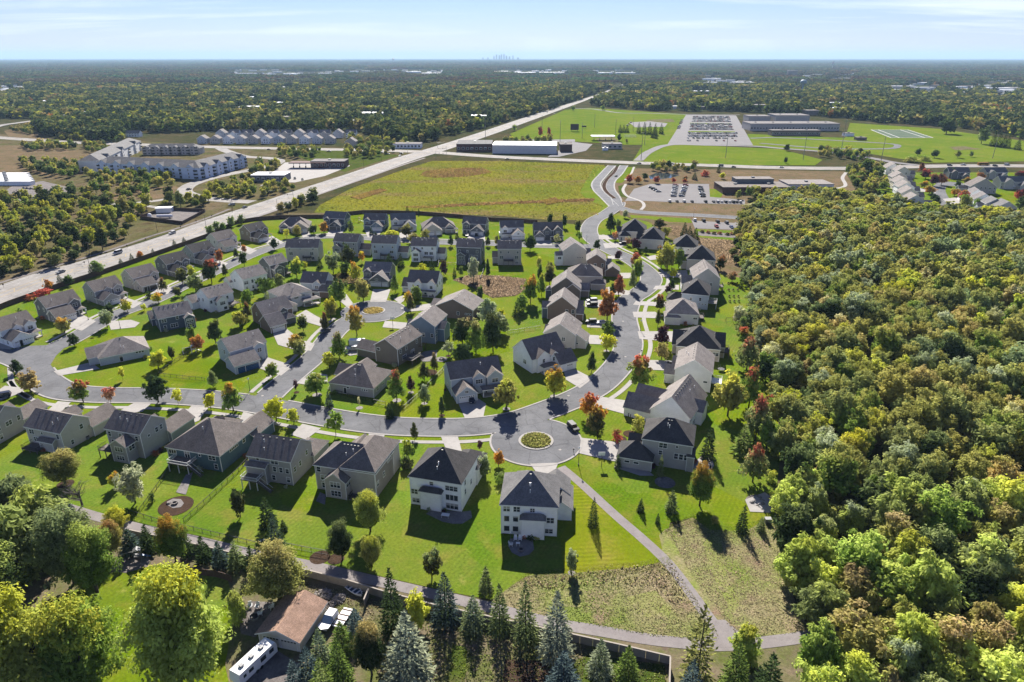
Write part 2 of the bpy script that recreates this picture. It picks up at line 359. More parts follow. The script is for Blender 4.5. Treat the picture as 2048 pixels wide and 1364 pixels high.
def resample(Q, step):
    out = [Q[0].copy()]; acc = 0.0
    for a, b in zip(Q, Q[1:]):
        L = (b - a).length
        while acc + L >= step and L > 1e-9:
            t = (step - acc) / L; a = a.lerp(b, t); out.append(a.copy()); L = (b - a).length; acc = 0.0
        acc += L
    if (out[-1] - Q[-1]).length > step * 0.2: out.append(Q[-1].copy())
    return out
def normals(Q):
    N = []
    for i in range(len(Q)):
        d = Q[min(i + 1, len(Q) - 1)] - Q[max(i - 1, 0)]; d.z = 0; d.normalize(); N.append(Vector((-d.y, d.x, 0)))   # left-hand normal
    return N
def ribbon(name, Q, o0, o1, z0, mat, z1=None, skip=None, kind='structure', parent=None):
    """strip between offsets o0 and o1 from a line; with z1 it is a solid strip from z0 to z1"""
    N = normals(Q); mb = MB()
    for i in range(len(Q) - 1):
        if skip and skip((Q[i] + Q[i + 1]) * 0.5 + N[i] * ((o0 + o1) / 2)): continue
        a0, a1, b0, b1 = Q[i] + N[i] * o0, Q[i] + N[i] * o1, Q[i + 1] + N[i + 1] * o0, Q[i + 1] + N[i + 1] * o1
        t = z0 if z1 is None else z1
        mb.poly([(a0.x, a0.y, t), (b0.x, b0.y, t), (b1.x, b1.y, t), (a1.x, a1.y, t)])
        if z1 is not None:
            for p, q in ((a0, b0), (a1, b1)): mb.poly([(p.x, p.y, z0), (q.x, q.y, z0), (q.x, q.y, t), (p.x, p.y, t)])
    if not mb.f: return None
    o = mb.build(name, M[mat], parent)
    return tag(o, kind=kind) if parent is None else o

S = 46000
sheet('ground', [Vector((-S, -3000, 0)), Vector((S, -3000, 0)), Vector((S, S, 0)), Vector((-S, S, 0))], 0.0, 'ground', world_pts=True)
FAR_WOOD = [(-600, 232), (70, 238), (75, 262), (100, 276), (240, 284), (265, 268), (420, 262), (720, 262), (790, 285), (850, 285), (905, 270), (960, 258), (1080, 225),
            (1145, 205), (1200, 187), (1252, 166), (1262, 168), (1180, 211), (1300, 222), (1480, 224), (1700, 238), (1760, 246), (1880, 252), (1960, 262), (2048, 278),
            (2700, 310), (2700, 118.2), (-600, 118.2)]
sheet('woodland_ground', FAR_WOOD, 0.6, 'far_wood')
SCRUB = [(-700, 250), (60, 270), (420, 290), (860, 300), (700, 350), (560, 395), (450, 425), (357, 460), (212, 503), (0, 577), (-300, 690), (-900, 760)]
sheet('scrub_ground', SCRUB, 0.03, 'scrub')
PR1 = [(-200, 300), (30, 290), (130, 298), (212, 310), (195, 346), (110, 356), (60, 346), (0, 352), (-200, 362)]
sheet('prairie_ground', PR1, 0.06, 'prairie')
sheet('prairie_ground', [(8, 262), (70, 246), (105, 262), (108, 280), (60, 282), (20, 276)], 0.08, 'prairie')
sheet('prairie_ground', [(140, 398), (180, 392), (270, 378), (300, 374), (350, 372), (372, 380), (360, 388), (300, 399), (230, 402)], 0.06, 'prairie')
sheet('gravel_yard', [(-80, 400), (0, 388), (25, 372), (85, 362), (150, 378), (120, 390), (60, 399), (0, 404)], 0.07, 'gravel')
sheet('grass_verge', [(440, 296), (700, 302), (800, 310), (690, 344), (640, 330), (560, 300)], 0.05, 'dull_lawn')
CROP = [(628, 425), (640, 410), (700, 378), (800, 342), (865, 322), (1000, 322), (1210, 330), (1190, 350), (1165, 375), (1160, 385), (1175, 400), (1205, 412), (1195, 430),
        (1165, 440), (1100, 440), (1000, 432), (912, 429), (837, 424), (775, 420), (725, 420), (680, 428)]
sheet('crop_field', CROP, 0.05, 'crop')
sheet('grass_verge', [(1190, 333), (1219, 333), (1195, 355), (1180, 375), (1200, 395), (1222, 414), (1185, 444), (1165, 446), (1193, 431), (1206, 412), (1175, 400), (1160, 385), (1165, 372)], 0.06, 'field')
sheet('grass_verge', [(628, 426), (560, 425), (500, 440), (475, 444), (512, 440), (647, 432), (725, 424)], 0.06, 'scrub')
EAST = [(1235, 336), (1690, 343), (1720, 395), (1600, 396), (1500, 420), (1495, 470), (1500, 560), (1430, 545), (1330, 470), (1300, 445), (1240, 430), (1236, 400), (1215, 375)]
sheet('prairie_ground', EAST, 0.03, 'prairie')
sheet('grass_verge', [(1252, 334), (1272, 334), (1262, 352), (1243, 366), (1230, 365)], 0.05, 'field')
sheet('grass_verge', [(1236, 372), (1250, 370), (1248, 385), (1260, 396), (1240, 393)], 0.05, 'dull_lawn')
sheet('grass_verge', [(1418, 378), (1455, 378), (1440, 396), (1418, 395)], 0.06, 'field')
sheet('grass_verge', [(1260, 430), (1380, 437), (1385, 446), (1340, 444), (1290, 437), (1262, 436)], 0.06, 'field')
sheet('grass_verge', [(1390, 458), (1480, 462), (1475, 482), (1392, 474)], 0.05, 'field')
sheet('garden_plot', [(1396, 463), (1475, 468), (1470, 476), (1396, 471)], 0.08, 'gravel')
sheet('parking_lot', [(1250, 402), (1268, 378), (1300, 368), (1418, 368), (1420, 394), (1490, 400), (1490, 409), (1400, 407), (1290, 402)], 0.09, 'lot')
sheet('parking_lot', [(1383, 441), (1468, 446), (1485, 440), (1497, 447), (1480, 460), (1390, 457)], 0.09, 'lot')
sheet('pond', [(1298, 352), (1312, 346), (1335, 347), (1360, 350), (1345, 355), (1320, 359), (1300, 358)], 0.09, 'white')
# school grounds
sheet('sports_field', [(1020, 268), (1130, 220), (1180, 216), (1374, 229), (1362, 258), (1345, 290), (1250, 290), (1200, 286), (1140, 283), (1030, 280)], 0.25, 'field')
sheet('sports_field', [(1285, 290), (1345, 288), (1480, 295), (1560, 298), (1645, 320), (1630, 331), (1500, 331), (1265, 323)], 0.2, 'field')
sheet('sports_field', [(1495, 292), (1495, 268), (1690, 276), (1700, 246), (1880, 258), (1960, 270), (2048, 282), (2400, 305), (2400, 332), (2048, 323), (1850, 326), (1740, 308), (1560, 297)], 0.2, 'field')
sheet('outfield_dirt', [(1190, 277), (1225, 272), (1240, 284), (1200, 286)], 0.3, 'dirt')
sheet('outfield_dirt', [(1290, 240), (1345, 238), (1350, 244), (1300, 246)], 0.3, 'dirt')
sheet('outfield_dirt', [(1898, 294), (1930, 293), (1965, 299), (1910, 301)], 0.3, 'dirt')
sheet('school_lot', [(1335, 289), (1372, 230), (1472, 231), (1506, 291), (1420, 290)], 0.32, 'lot')
sheet('lot_verge', [(1380, 246), (1462, 247), (1462, 248.6), (1380, 247.6)], .35, 'field'); sheet('lot_verge', [(1377, 262.4), (1470, 263.2), (1470, 265.4), (1376, 264.6)], .35, 'field')
sheet('industrial_lot', [(1095, 314), (1120, 300), (1145, 284), (1185, 289), (1172, 302), (1118, 314)], 0.3, 'lot')
sheet('industrial_lot', [(1030, 280), (1150, 279), (1150, 284), (1030, 286)], 0.3, 'lot')
sheet('sports_lot', [(1258, 245), (1300, 243), (1335, 247), (1330, 254), (1270, 255)], 0.34, 'lot')
sheet('forecourt', [(545, 345), (570, 325), (690, 320), (700, 332), (650, 352), (590, 365), (560, 365), (520, 372), (545, 356)], 0.09, 'concrete')
sheet('utility_yard', [(281, 437), (330, 420), (412, 424), (365, 448)], 0.09, 'gravel')
# the neighbourhood
LAWN = [(-400, 1010), (-400, 740), (-100, 665), (0, 622), (15, 613), (112, 578), (212, 546), (312, 511), (412, 476), (475, 447), (512, 442), (647, 437), (725, 428), (837, 430), (912, 435),
        (1024, 441), (1130, 447), (1165, 450), (1240, 425), (1260, 437), (1290, 440), (1330, 462), (1345, 480), (1420, 500), (1435, 540), (1480, 520), (1492, 540), (1504, 600), (1506, 660), (1535, 730), (1545, 800),
        (1565, 880), (1555, 960), (1548, 1035), (1490, 1062), (1420, 1060), (1385, 1035), (1340, 1045), (1330, 1090), (1345, 1120), (1280, 1136), (1200, 1142), (1140, 1148), (1060, 1150), (1040, 1160), (985, 1200),
        (900, 1184), (760, 1152), (620, 1122), (520, 1102), (400, 1072), (255, 1042), (150, 1012), (0, 990)]
sheet('lawn', LAWN, 0.02, 'lawn')
sheet('mown_lawn', [(1112, 935), (1150, 965), (1225, 1030), (1275, 1075), (1322, 1124), (1280, 1134), (1200, 1141), (1128, 1148), (1120, 1076), (1145, 1030), (1146, 960), (1105, 938)], 0.04, 'lawn2')
MEAD_A = [(985, 1200), (1040, 1160), (1060, 1150), (1140, 1146), (1280, 1134), (1322, 1123), (1345, 1125), (1380, 1180), (1430, 1255), (1440, 1282), (1300, 1272), (1200, 1254), (1100, 1234), (1000, 1210)]
MEAD_B = [(1330, 1060), (1385, 1035), (1420, 1060), (1490, 1062), (1545, 1035), (1565, 1130), (1600, 1230), (1640, 1262), (1530, 1272), (1470, 1268), (1420, 1200), (1370, 1130)]
sheet('meadow', [(1318, 1070), (1332, 1058), (1345, 1062), (1375, 1130), (1425, 1200), (1478, 1268), (1440, 1278), (1400, 1215), (1360, 1150), (1325, 1100)], 0.033, 'meadow'); sheet('meadow', MEAD_A, 0.03, 'meadow'); sheet('meadow', MEAD_B, 0.035, 'meadow')
sheet('grass_strip', [(1400, 1075), (1440, 1070), (1455, 1150), (1490, 1230), (1470, 1240), (1430, 1160)], 0.06, 'meadow_green')
sheet('grass_strip', [(1090, 1185), (1140, 1170), (1175, 1190), (1160, 1215), (1110, 1212)], 0.05, 'meadow_green'); sheet('grass_strip', [(1255, 1195), (1310, 1180), (1345, 1215), (1335, 1240), (1270, 1232)], 0.05, 'meadow_green')
sheet('grass_strip', [(1318, 1118), (1335, 1060), (1350, 1090), (1420, 1215), (1410, 1225)], 0.05, 'meadow_green')
PRB = [(905, 560), (940, 550), (1000, 552), (1052, 558), (1052, 580), (1030, 592), (985, 596), (945, 575)]
sheet('wetland', PRB, 0.04, 'prairie')
PRC = [(660, 555), (690, 545), (720, 548), (715, 565), (690, 570), (665, 566)]
sheet('wetland', PRC, 0.04, 'prairie')
FORE = [(-600, 985), (0, 985), (150, 1010), (255, 1045), (400, 1075), (520, 1105), (620, 1125), (760, 1155), (900, 1187), (985, 1203), (1100, 1236), (1300, 1274), (1440, 1284), (1640, 1264), (1700, 1500), (-600, 1500)]
sheet('yard_ground', FORE, 0.015, 'dirt')
sheet('back_lawn', [(40, 1240), (120, 1195), (225, 1145), (330, 1128), (455, 1155), (470, 1225), (450, 1330), (470, 1420), (60, 1420)], 0.04, 'lawn')
sheet('back_lawn', [(1180, 1310), (1240, 1318), (1330, 1330), (1330, 1460), (1120, 1460), (1120, 1330)], 0.04, 'dull_lawn')
sheet('back_lawn', [(905, 1290), (935, 1295), (925, 1420), (890, 1420)], 0.04, 'dull_lawn')
FOREST = [(1500, 420), (1488, 470), (1492, 540), (1504, 600), (1506, 660), (1535, 730), (1545, 800), (1565, 880), (1555, 960), (1562, 1040), (1566, 1130), (1605, 1235), (1650, 1260), (1650, 1330), (1560, 1390),
          (1600, 1470), (2600, 1470), (2600, 440), (2048, 436), (1900, 430), (1860, 428), (1780, 412), (1700, 402), (1640, 394), (1560, 398)]
sheet('forest_floor', FOREST, 0.05, 'forest_floor')
sheet('lawn', [(1735, 340), (1760, 338), (1800, 345), (2200, 345), (2200, 438), (2048, 434), (1905, 428), (1860, 426), (1790, 408), (1745, 375)], 0.05, 'lawn')

# ------------------------------------------------------------------ roads, kerbs, walks
ROADS = {}
def road(key, name, P, hw, mat, z, curb=True, step=2.0):
    Q = curve(pts(P), step); ROADS[key] = (Q, hw)
    ribbon(name, Q, -hw, hw, z, mat); return Q
MAINPX = [(-160, 706), (-60, 706), (15, 712), (58, 728), (76, 748), (94, 766), (130, 783), (200, 790), (300, 791), (400, 796), (480, 804), (560, 817), (640, 832), (720, 845), (800, 853), (900, 855), (970, 851), (1030, 841), (1082, 824), (1151, 797),
          (1196, 772), (1228, 742), (1250, 712), (1258, 686), (1253, 660), (1249, 632), (1260, 600), (1280, 586), (1297, 571), (1302, 555), (1285, 536), (1256, 517), (1222, 501), (1188, 481), (1178, 460), (1188, 441), (1212, 428), (1234, 412), (1236, 404)]
MAIN = road('main', 'street', MAINPX, 4.9, 'asphalt', 0.08)
DST = road('d', 'street', [(66, 702), (100, 697), (140, 681), (185, 655), (228, 631), (300, 604), (362, 574), (410, 552), (457, 530), (512, 506), (568, 489), (640, 474), (700, 474), (760, 478), (812, 481), (887, 485), (975, 487), (1099, 492), (1174, 493), (1196, 492)], 4.4, 'asphalt', 0.085)
CST = road('c', 'street', [(525, 806), (545, 786), (580, 755), (620, 722), (645, 695), (666, 668), (692, 646), (716, 631)], 4.4, 'asphalt', 0.09)
ENT = road('e', 'street', [(1232, 414), (1262, 422), (1300, 426), (1400, 431), (1500, 437)], 4.6, 'asphalt', 0.095)
UPL = road('ul', 'street', [(1229, 413), (1212, 396), (1196, 380), (1193, 366), (1206, 350), (1224, 331)], 3.8, 'asphalt', 0.10)
UPR = road('ur', 'street', [(1236, 410), (1230, 394), (1220, 378), (1222, 362), (1236, 348), (1248, 331)], 3.8, 'asphalt', 0.105)
HWY = road('hwy', 'highway', [(-260, 690), (-100, 628), (0, 591), (106, 553), (212, 523), (357, 476), (450, 441), (545, 409), (640, 376), (720, 349), (810, 318), (870, 300), (960, 271), (1050, 240), (1110, 219), (1150, 205), (1200, 187), (1245, 170), (1275, 158)], 13.0, 'highway', 0.12, step=4)
EW = road('ew', 'highway', [(-400, 262), (-100, 270), (50, 279), (150, 285), (300, 290), (420, 294), (600, 298), (760, 301), (870, 305), (1000, 314), (1250, 325), (1400, 330), (1536, 335), (1690, 337), (1800, 334), (1911, 332), (2048, 332), (2400, 334)], 10.0, 'highway', 0.16, step=6)
APT = road('apt', 'street', [(505, 404), (450, 401), (410, 396), (380, 389), (369, 381), (383, 369), (420, 357), (470, 346), (512, 338), (548, 329), (558, 321), (535, 316), (490, 313), (455, 303), (440, 296)], 6.0, 'highway', 0.10, step=3)
BR1 = road('br1', 'street', [(369, 390), (330, 399), (290, 404), (240, 408), (180, 404), (120, 400), (40, 402), (-120, 408)], 3.5, 'highway', 0.11, step=3)
BR2 = road('br2', 'street', [(405, 420), (340, 418), (300, 413), (270, 409)], 2.5, 'highway', 0.112, step=3)
SCH = road('sch', 'street', [(1276, 322), (1300, 303), (1340, 290), (1420, 291), (1510, 293), (1560, 297), (1660, 305), (1733, 315), (1786, 325), (1836, 331)], 5.0, 'lot', 0.36, step=4)
FARL = road('farl', 'street', [(-300, 300), (-60, 268), (0, 252), (40, 246), (75, 241), (110, 235)], 7.0, 'highway', 0.7, step=6)
SCH2 = road('sch2', 'street', [(1150, 217), (1190, 219), (1240, 226), (1300, 227), (1372, 229), (1480, 230)], 4.0, 'lot', 0.4, step=6)
NST = road('nst', 'street', [(1915, 432), (1895, 410), (1882, 392), (1878, 376), (1890, 367), (1912, 366)], 4.6, 'asphalt', 0.12)
def disc(name, c, r, z, mat, n=48, sx=1.0):
    return sheet(name, [c + Vector((math.cos(2 * math.pi * i / n) * r, math.sin(2 * math.pi * i / n) * r, 0)) for i in range(n)], z, mat, world_pts=True)
BULB1, BULB2, BULB3 = at(1072, 882), at(747, 622), at(60, 712)
disc('cul_de_sac', BULB1, 12.6, 0.1, 'asphalt'); disc('cul_de_sac', BULB2, 13.2, 0.1, 'asphalt'); disc('cul_de_sac', at(1902, 368), 12, 0.13, 'asphalt')
ROADS['b1'] = ([BULB1], 12.6); ROADS['b2'] = ([BULB2], 13.2)
sheet('street', [(20, 700), (60, 692), (110, 690), (135, 690), (112, 712), (92, 745), (60, 735)], 0.099, 'asphalt')
JUNCTIONS = [pts(q) for q in ([(10, 690), (60, 690), (112, 686), (142, 690), (116, 716), (96, 754), (60, 738)], [(500, 790), (540, 782), (580, 800), (560, 826), (505, 815)], [(1170, 480), (1205, 478), (1212, 500), (1172, 500)], [(1205, 425), (1265, 405), (1275, 432), (1225, 440)], [(975, 845), (1165, 800), (1170, 870), (1060, 900), (980, 870)])]
def on_road(key, grow=0.15, keys=('main', 'd', 'c', 'e', 'ul', 'ur', 'b1', 'b2')):
    def f(p):
        if grow < .3 and any(inpoly(p, q) for q in JUNCTIONS[:2]): return True
        for k in keys:
            if k == key or k not in ROADS: continue
            Q, hw = ROADS[k]
            for q in Q:
                if (q.x - p.x) ** 2 + (q.y - p.y) ** 2 < (hw + grow) ** 2: return True
        return p.x > 1e9
    return f
for k in ('main', 'd', 'c', 'e', 'ul', 'ur'):
    Q, hw = ROADS[k]
    for s in (-1, 1):
        ribbon('kerb', Q, s * hw, s * (hw + 0.55), 0.0, 'concrete', 0.17, skip=on_road(k))
def ring(name, c, r0, r1, z0, z1, mat, skip=None, n=72):
    Q = [c + Vector((math.cos(2 * math.pi * i / n), math.sin(2 * math.pi * i / n), 0)) * r0 for i in range(n + 1)]
    return ribbon(name, Q, 0, -(r1 - r0), z0, mat, z1, skip=skip)
ring('kerb', BULB1, 12.6, 13.15, 0, 0.17, 'concrete', on_road('b1')); ring('kerb', BULB2, 13.2, 13.75, 0, 0.17, 'concrete', on_road('b2'))
for c in (BULB1, BULB2):
    ring('island_kerb', c, 4.3, 4.95, 0, 0.25, 'concrete'); disc('island_bed', c, 4.3, 0.2, 'meadow')
def walk(key, side, p0, p1, off=8.3, w=0.8, name='pavement'):
    """concrete walk beside a street between the two surveyed pixels"""
    Q, hw = ROADS[key]; a, b = at(*p0), at(*p1)
    i = min(range(len(Q)), key=lambda k: (Q[k] - a).length); j = min(range(len(Q)), key=lambda k: (Q[k] - b).length)
    q = Q[min(i, j):max(i, j) + 1]
    ribbon(name, q, side * (off - w), side * (off + w), 0.07, 'concrete', 0.11, skip=on_road(key, 0.4))
walk('main', -1, (76, 748), (985, 850)); walk('main', -1, (1151, 797), (1188, 470), 8.0)
walk('d', 1, (120, 690), (1120, 492), 7.2); walk('c', 1, (545, 786), (700, 640), 7.0)
ribbon('pavement', curve(pts([(20, 735), (24, 765), (40, 783), (60, 796)]), 2), -0.8, 0.8, 0.07, 'concrete', 0.11)
ribbon('pavement', curve(pts([(1268, 334), (1262, 348), (1250, 360)]), 2), -1, 1, 0.07, 'concrete', 0.11)
ribbon('pavement', curve(pts([(1252, 368), (1246, 380), (1254, 392), (1270, 398), (1284, 404), (1288, 412), (1282, 420)]), 2), -1.2, 1.2, 0.07, 'concrete', 0.13)
# trail with its branch
TRAIL = curve(pts([(60, 990), (150, 1020), (255, 1050), (400, 1083), (520, 1111), (620, 1131), (760, 1164), (900, 1196), (1000, 1220), (1100, 1245), (1200, 1262), (1300, 1279), (1400, 1289), (1440, 1291), (1520, 1286), (1640, 1268), (1760, 1235)]), 2)
ribbon('trail', TRAIL, -1.35, 1.35, 0.06, 'path')
BRANCH = curve(pts([(1122, 934), (1165, 970), (1230, 1030), (1282, 1075), (1332, 1122), (1372, 1172), (1412, 1228), (1442, 1268), (1452, 1288)]), 2)
ribbon('trail', BRANCH, -1.25, 1.25, 0.064, 'path')
sheet('trail', [(1415, 1240), (1450, 1240), (1475, 1262), (1520, 1277), (1500, 1296), (1380, 1294), (1410, 1276), (1425, 1262)], 0.068, 'path')
ribbon('trail', curve(pts([(0, 604), (106, 572), (212, 538), (357, 489), (450, 455), (545, 423), (640, 388), (720, 360), (800, 332), (850, 316)]), 4), -1.3, 1.3, 0.10, 'path')
ribbon('trail', curve(pts([(-60, 585), (0, 566), (106, 534), (212, 503), (300, 473), (357, 456), (420, 434), (460, 418)]), 4), -1.3, 1.3, 0.10, 'gravel')
ribbon('trail', curve(pts([(1692, 345), (1685, 356), (1690, 372), (1660, 380), (1690, 386)]), 3), -1.5, 1.5, 0.10, 'concrete')
# driveways (concrete)
DRIVES = [[(107, 743), (182, 725), (200, 738), (118, 752)], [(95, 822), (116, 803), (142, 805), (112, 835)], [(-20, 792), (10, 772), (50, 777), (40, 787), (0, 802)], [(270, 805), (304, 806), (285, 824), (230, 828)],
 [(385, 810), (417, 816), (398, 842), (372, 852), (360, 838)], [(487, 824), (520, 833), (512, 848), (475, 848)], [(605, 848), (642, 857), (612, 880), (582, 870)], [(738, 866), (770, 870), (762, 887), (735, 882)],
 [(882, 874), (916, 874), (926, 912), (895, 907)], [(1060, 928), (1117, 926), (1106, 952), (1082, 958)], [(1162, 876), (1245, 886), (1243, 925), (1222, 922), (1158, 907)], [(1196, 793), (1262, 803), (1262, 832), (1188, 812)],
 [(1286, 720), (1348, 722), (1348, 742), (1298, 740)], [(1275, 663), (1352, 663), (1352, 685), (1279, 678)], [(1265, 624), (1310, 624), (1327, 632), (1312, 637), (1268, 635)], [(1272, 602), (1340, 606), (1338, 614), (1266, 610)],
 [(1311, 572), (1358, 570), (1358, 580), (1306, 579)], [(1316, 545), (1374, 540), (1376, 556), (1322, 554)], [(1292, 514), (1316, 509), (1320, 518), (1300, 521)], [(1206, 487), (1240, 485), (1255, 490), (1240, 495), (1210, 497)],
 [(1197, 470), (1240, 472), (1240, 479), (1198, 479)], [(912, 797), (945, 790), (972, 808), (967, 833), (930, 837)], [(1128, 744), (1146, 737), (1186, 757), (1160, 777), (1132, 760)], [(1172, 670), (1213, 672), (1218, 690), (1172, 688)],
 [(1173, 640), (1212, 641), (1216, 656), (1174, 655)], [(1170, 601), (1200, 600), (1240, 602), (1235, 616), (1170, 614)], [(1202, 578), (1218, 574), (1264, 583), (1256, 591), (1205, 588)], [(1240, 546), (1266, 546), (1274, 557), (1243, 557)],
 [(1215, 512), (1236, 512), (1246, 518), (1216, 519)], [(594, 767), (625, 745), (655, 750), (655, 765), (612, 770)], [(684, 703), (690, 692), (722, 696), (722, 708), (700, 712)], [(512, 722), (532, 714), (587, 732), (562, 752), (512, 735)],
 [(546, 668), (572, 657), (602, 680), (630, 688), (622, 702), (590, 700), (556, 690)], [(592, 632), (612, 620), (632, 632), (652, 642), (648, 655), (615, 645)], [(668, 592), (690, 585), (706, 607), (698, 618)], [(746, 579), (781, 579), (772, 604), (740, 604)],
 [(787, 598), (817, 587), (822, 592), (800, 608)], [(800, 616), (862, 607), (865, 620), (810, 624)], [(770, 642), (815, 646), (820, 660), (765, 655)], [(600, 463), (618, 462), (622, 472), (606, 475)],
 [(662, 458), (690, 458), (680, 474), (650, 473)], [(730, 460), (765, 460), (755, 476), (735, 475)], [(800, 460), (830, 458), (818, 480), (798, 480)], [(857, 468), (875, 468), (872, 483), (855, 483)],
 [(935, 467), (970, 467), (970, 485), (935, 485)], [(1000, 476), (1040, 476), (1042, 489), (1000, 488)], [(1070, 480), (1102, 480), (1104, 491), (1072, 491)], [(130, 645), (162, 628), (192, 643), (164, 662), (140, 655)],
 [(230, 606), (250, 595), (285, 606), (266, 617)], [(290, 580), (320, 568), (350, 577), (334, 589)], [(350, 552), (376, 540), (405, 550), (388, 562)], [(415, 527), (430, 517), (456, 527), (444, 537)], [(470, 500), (486, 490), (514, 501), (500, 509)],
 [(520, 482), (545, 472), (568, 486), (548, 493)], [(0, 680), (15, 665), (30, 680), (40, 697), (0, 697)], [(216, 643), (262, 640), (280, 646), (270, 655), (222, 660)], [(1800, 372), (1868, 380), (1872, 386), (1800, 380)], [(1885, 398), (1915, 395), (1930, 408), (1896, 408)]]
for q in DRIVES: sheet('driveway', q, 0.13, 'concrete')
# road paint
def dashes(name, Q, off, w, z, mat, on=3.0, gap=9.0, a=0.0, b=1.0):
    N = normals(Q); mb = MB(); i0, i1 = int(len(Q) * a), int(len(Q) * b); acc = 0.0
    for i in range(i0, i1 - 1):
        L = (Q[i + 1] - Q[i]).length; acc += L
        if gap and (acc % (on + gap)) > on: continue
        p, q = Q[i] + N[i] * (off - w), Q[i] + N[i] * (off + w); r_, s_ = Q[i + 1] + N[i + 1] * (off - w), Q[i + 1] + N[i + 1] * (off + w)
        mb.poly([(p.x, p.y, z), (r_.x, r_.y, z), (s_.x, s_.y, z), (q.x, q.y, z)])
    if mb.f: tag(mb.build(name, M[mat]), kind='structure')
for o in (-2.2, 2.2): dashes('yellow_line', HWY, o, 0.12, 0.135, 'yellow_line', gap=0, b=0.9)
for o in (-6.2, 6.2): dashes('lane_line', HWY, o, 0.10, 0.135, 'white_line', on=4, gap=8, b=0.9)
for o in (-10.4, 10.4): dashes('edge_line', HWY, o, 0.10, 0.135, 'white_line', gap=0, b=0.9)
mb = MB(); N_ = normals(HWY)
for i in range(4, 90, 4):                       # hatched yellow median
    p = HWY[i] + N_[i] * -1.9; q = HWY[i + 1] + N_[i + 1] * 1.9
    if (HWY[i] - at(545, 410)).length < 45: continue
    d = (HWY[i + 1] - HWY[i]).normalized() * 0.3
    mb.poly([(p.x, p.y, .135), (p.x + d.x, p.y + d.y, .135), (q.x + d.x, q.y + d.y, .135), (q.x, q.y, .135)])
tag(mb.build('yellow_hatching', M['yellow_line']), kind='structure')
for o in (-5, 5): dashes('lane_line', EW, o, 0.12, 0.175, 'white_line', on=6, gap=12)
for o in (-0.6, 0.6): dashes('yellow_line', EW, o, 0.14, 0.175, 'yellow_line', gap=0)
for Q in (UPL, UPR):
    for o in (-3.4, 3.4): dashes('edge_line', Q, o, 0.1, 0.115, 'white_line', gap=0)
# planted median of the boulevard
MEDQ = curve(pts([(1229, 397), (1213, 384), (1208, 372), (1214, 359), (1228, 345), (1234, 334)]), 2)
ribbon('median', MEDQ, -1.5, 1.5, 0.0, 'mulch', 0.22)
for s in (-1, 1): ribbon('kerb', MEDQ, s * 1.5, s * 1.8, 0.0, 'concrete', 0.24)
# lawns between kerb and walk read a little drier; patios
PATIOS = [[(852, 1028), (866, 1020), (925, 1024), (942, 1022), (944, 1036), (925, 1048), (905, 1048), (885, 1044)], [(1020, 1078), (1065, 1076), (1068, 1100), (1058, 1110), (1040, 1114), (1024, 1106), (1016, 1092)],
          [(1382, 930), (1402, 914), (1424, 916), (1428, 932), (1416, 950), (1396, 946)], [(334, 1004), (346, 998), (362, 999), (368, 1007), (362, 1015), (346, 1017), (335, 1011)], [(352, 985), (372, 950), (386, 945), (380, 965), (372, 990)],
          [(834, 710), (850, 703), (875, 700), (872, 722), (845, 724)], [(632, 1003), (640, 985), (652, 990), (650, 1010)], [(1490, 1000), (1530, 985), (1548, 1000), (1540, 1026), (1500, 1024)], [(1235, 925), (1300, 945), (1308, 952), (1280, 952), (1228, 935)]]
for i, q in enumerate(PATIOS): sheet('patio', q, 0.12, 'paver' if i not in (2, 7, 8) else 'concrete')
disc('garden_bed', at(352, 1012), 4.0, 0.09, 'mulch', 24); disc('patio', at(883, 719), 2.2, 0.14, 'paver', 24)
sheet('play_area', [(218, 1143), (232, 1120), (290, 1108), (302, 1124), (296, 1134), (252, 1146)], 0.1, 'gravel')
sheet('fire_pit_yard', [(475, 1230), (500, 1203), (545, 1205), (540, 1245), (510, 1275), (482, 1268)], 0.1, 'gravel')
sheet('dirt_drive', [(552, 1300), (600, 1330), (590, 1420), (470, 1420), (500, 1350)], 0.1, 'gravel')
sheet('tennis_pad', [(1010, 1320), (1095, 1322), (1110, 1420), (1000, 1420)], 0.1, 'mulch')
# bright water of the pond
m, nt, b, out = new_mat('pond_water'); b.inputs['Base Color'].default_value = (0.03, 0.04, 0.05, 1); b.inputs['Roughness'].default_value = 0.08; M['water'] = m
bpy.data.objects['pond'].data.materials[0] = m
# ------------------------------------------------------------------ houses
_win = {}
def win_mesh(w, h, nx, ny):
    k = (w, h, nx, ny)
    if k in _win: return _win[k]
    f = MB(); t = 0.11; d = 0.07
    f.box(-w / 2 - t, w / 2 + t, -d, 0, -t, 0); f.box(-w / 2 - t, w / 2 + t, -d, 0, h, h + t)
    f.box(-w / 2 - t, -w / 2, -d, 0, 0, h); f.box(w / 2, w / 2 + t, -d, 0, 0, h)
    for i in range(1, nx): x = -w / 2 + w * i / nx; f.box(x - 0.05, x + 0.05, -d + 0.005, 0, 0, h)
    for i in range(1, ny): z = h * i / ny; f.box(-w / 2, w / 2, -d + 0.015, 0, z - 0.03, z + 0.03)
    p = MB(); p.poly([(-w / 2, -0.02, 0), (w / 2, -0.02, 0), (w / 2, -0.02, h), (-w / 2, -0.02, h)])
    _win[k] = (f.mesh('window', M['white']), p.mesh('pane', M['glass'])); return _win[k]
def face_place(blk, face, u):
    """point on a wall face (u metres from its left end, seen from outside) and the rotation that turns -Y outward"""
    x0, x1, y0, y1 = blk
    if face == 'n': return (x0 + u, y0), 0.0
    if face == 'r': return (x1, y0 + u), math.pi / 2
    if face == 'f': return (x1 - u, y1), math.pi
    return (x0, y1 - u), -math.pi / 2
def add_window(root, blk, face, u, z, w, h, nx=1, ny=2, name='window'):
    fm, pm = win_mesh(round(w, 2), round(h, 2), nx, ny)
    (x, y), a = face_place(blk, face, u)
    o = link(name, fm, root, (x, y, z), a); link('pane', pm, o); return o
_gd = {}
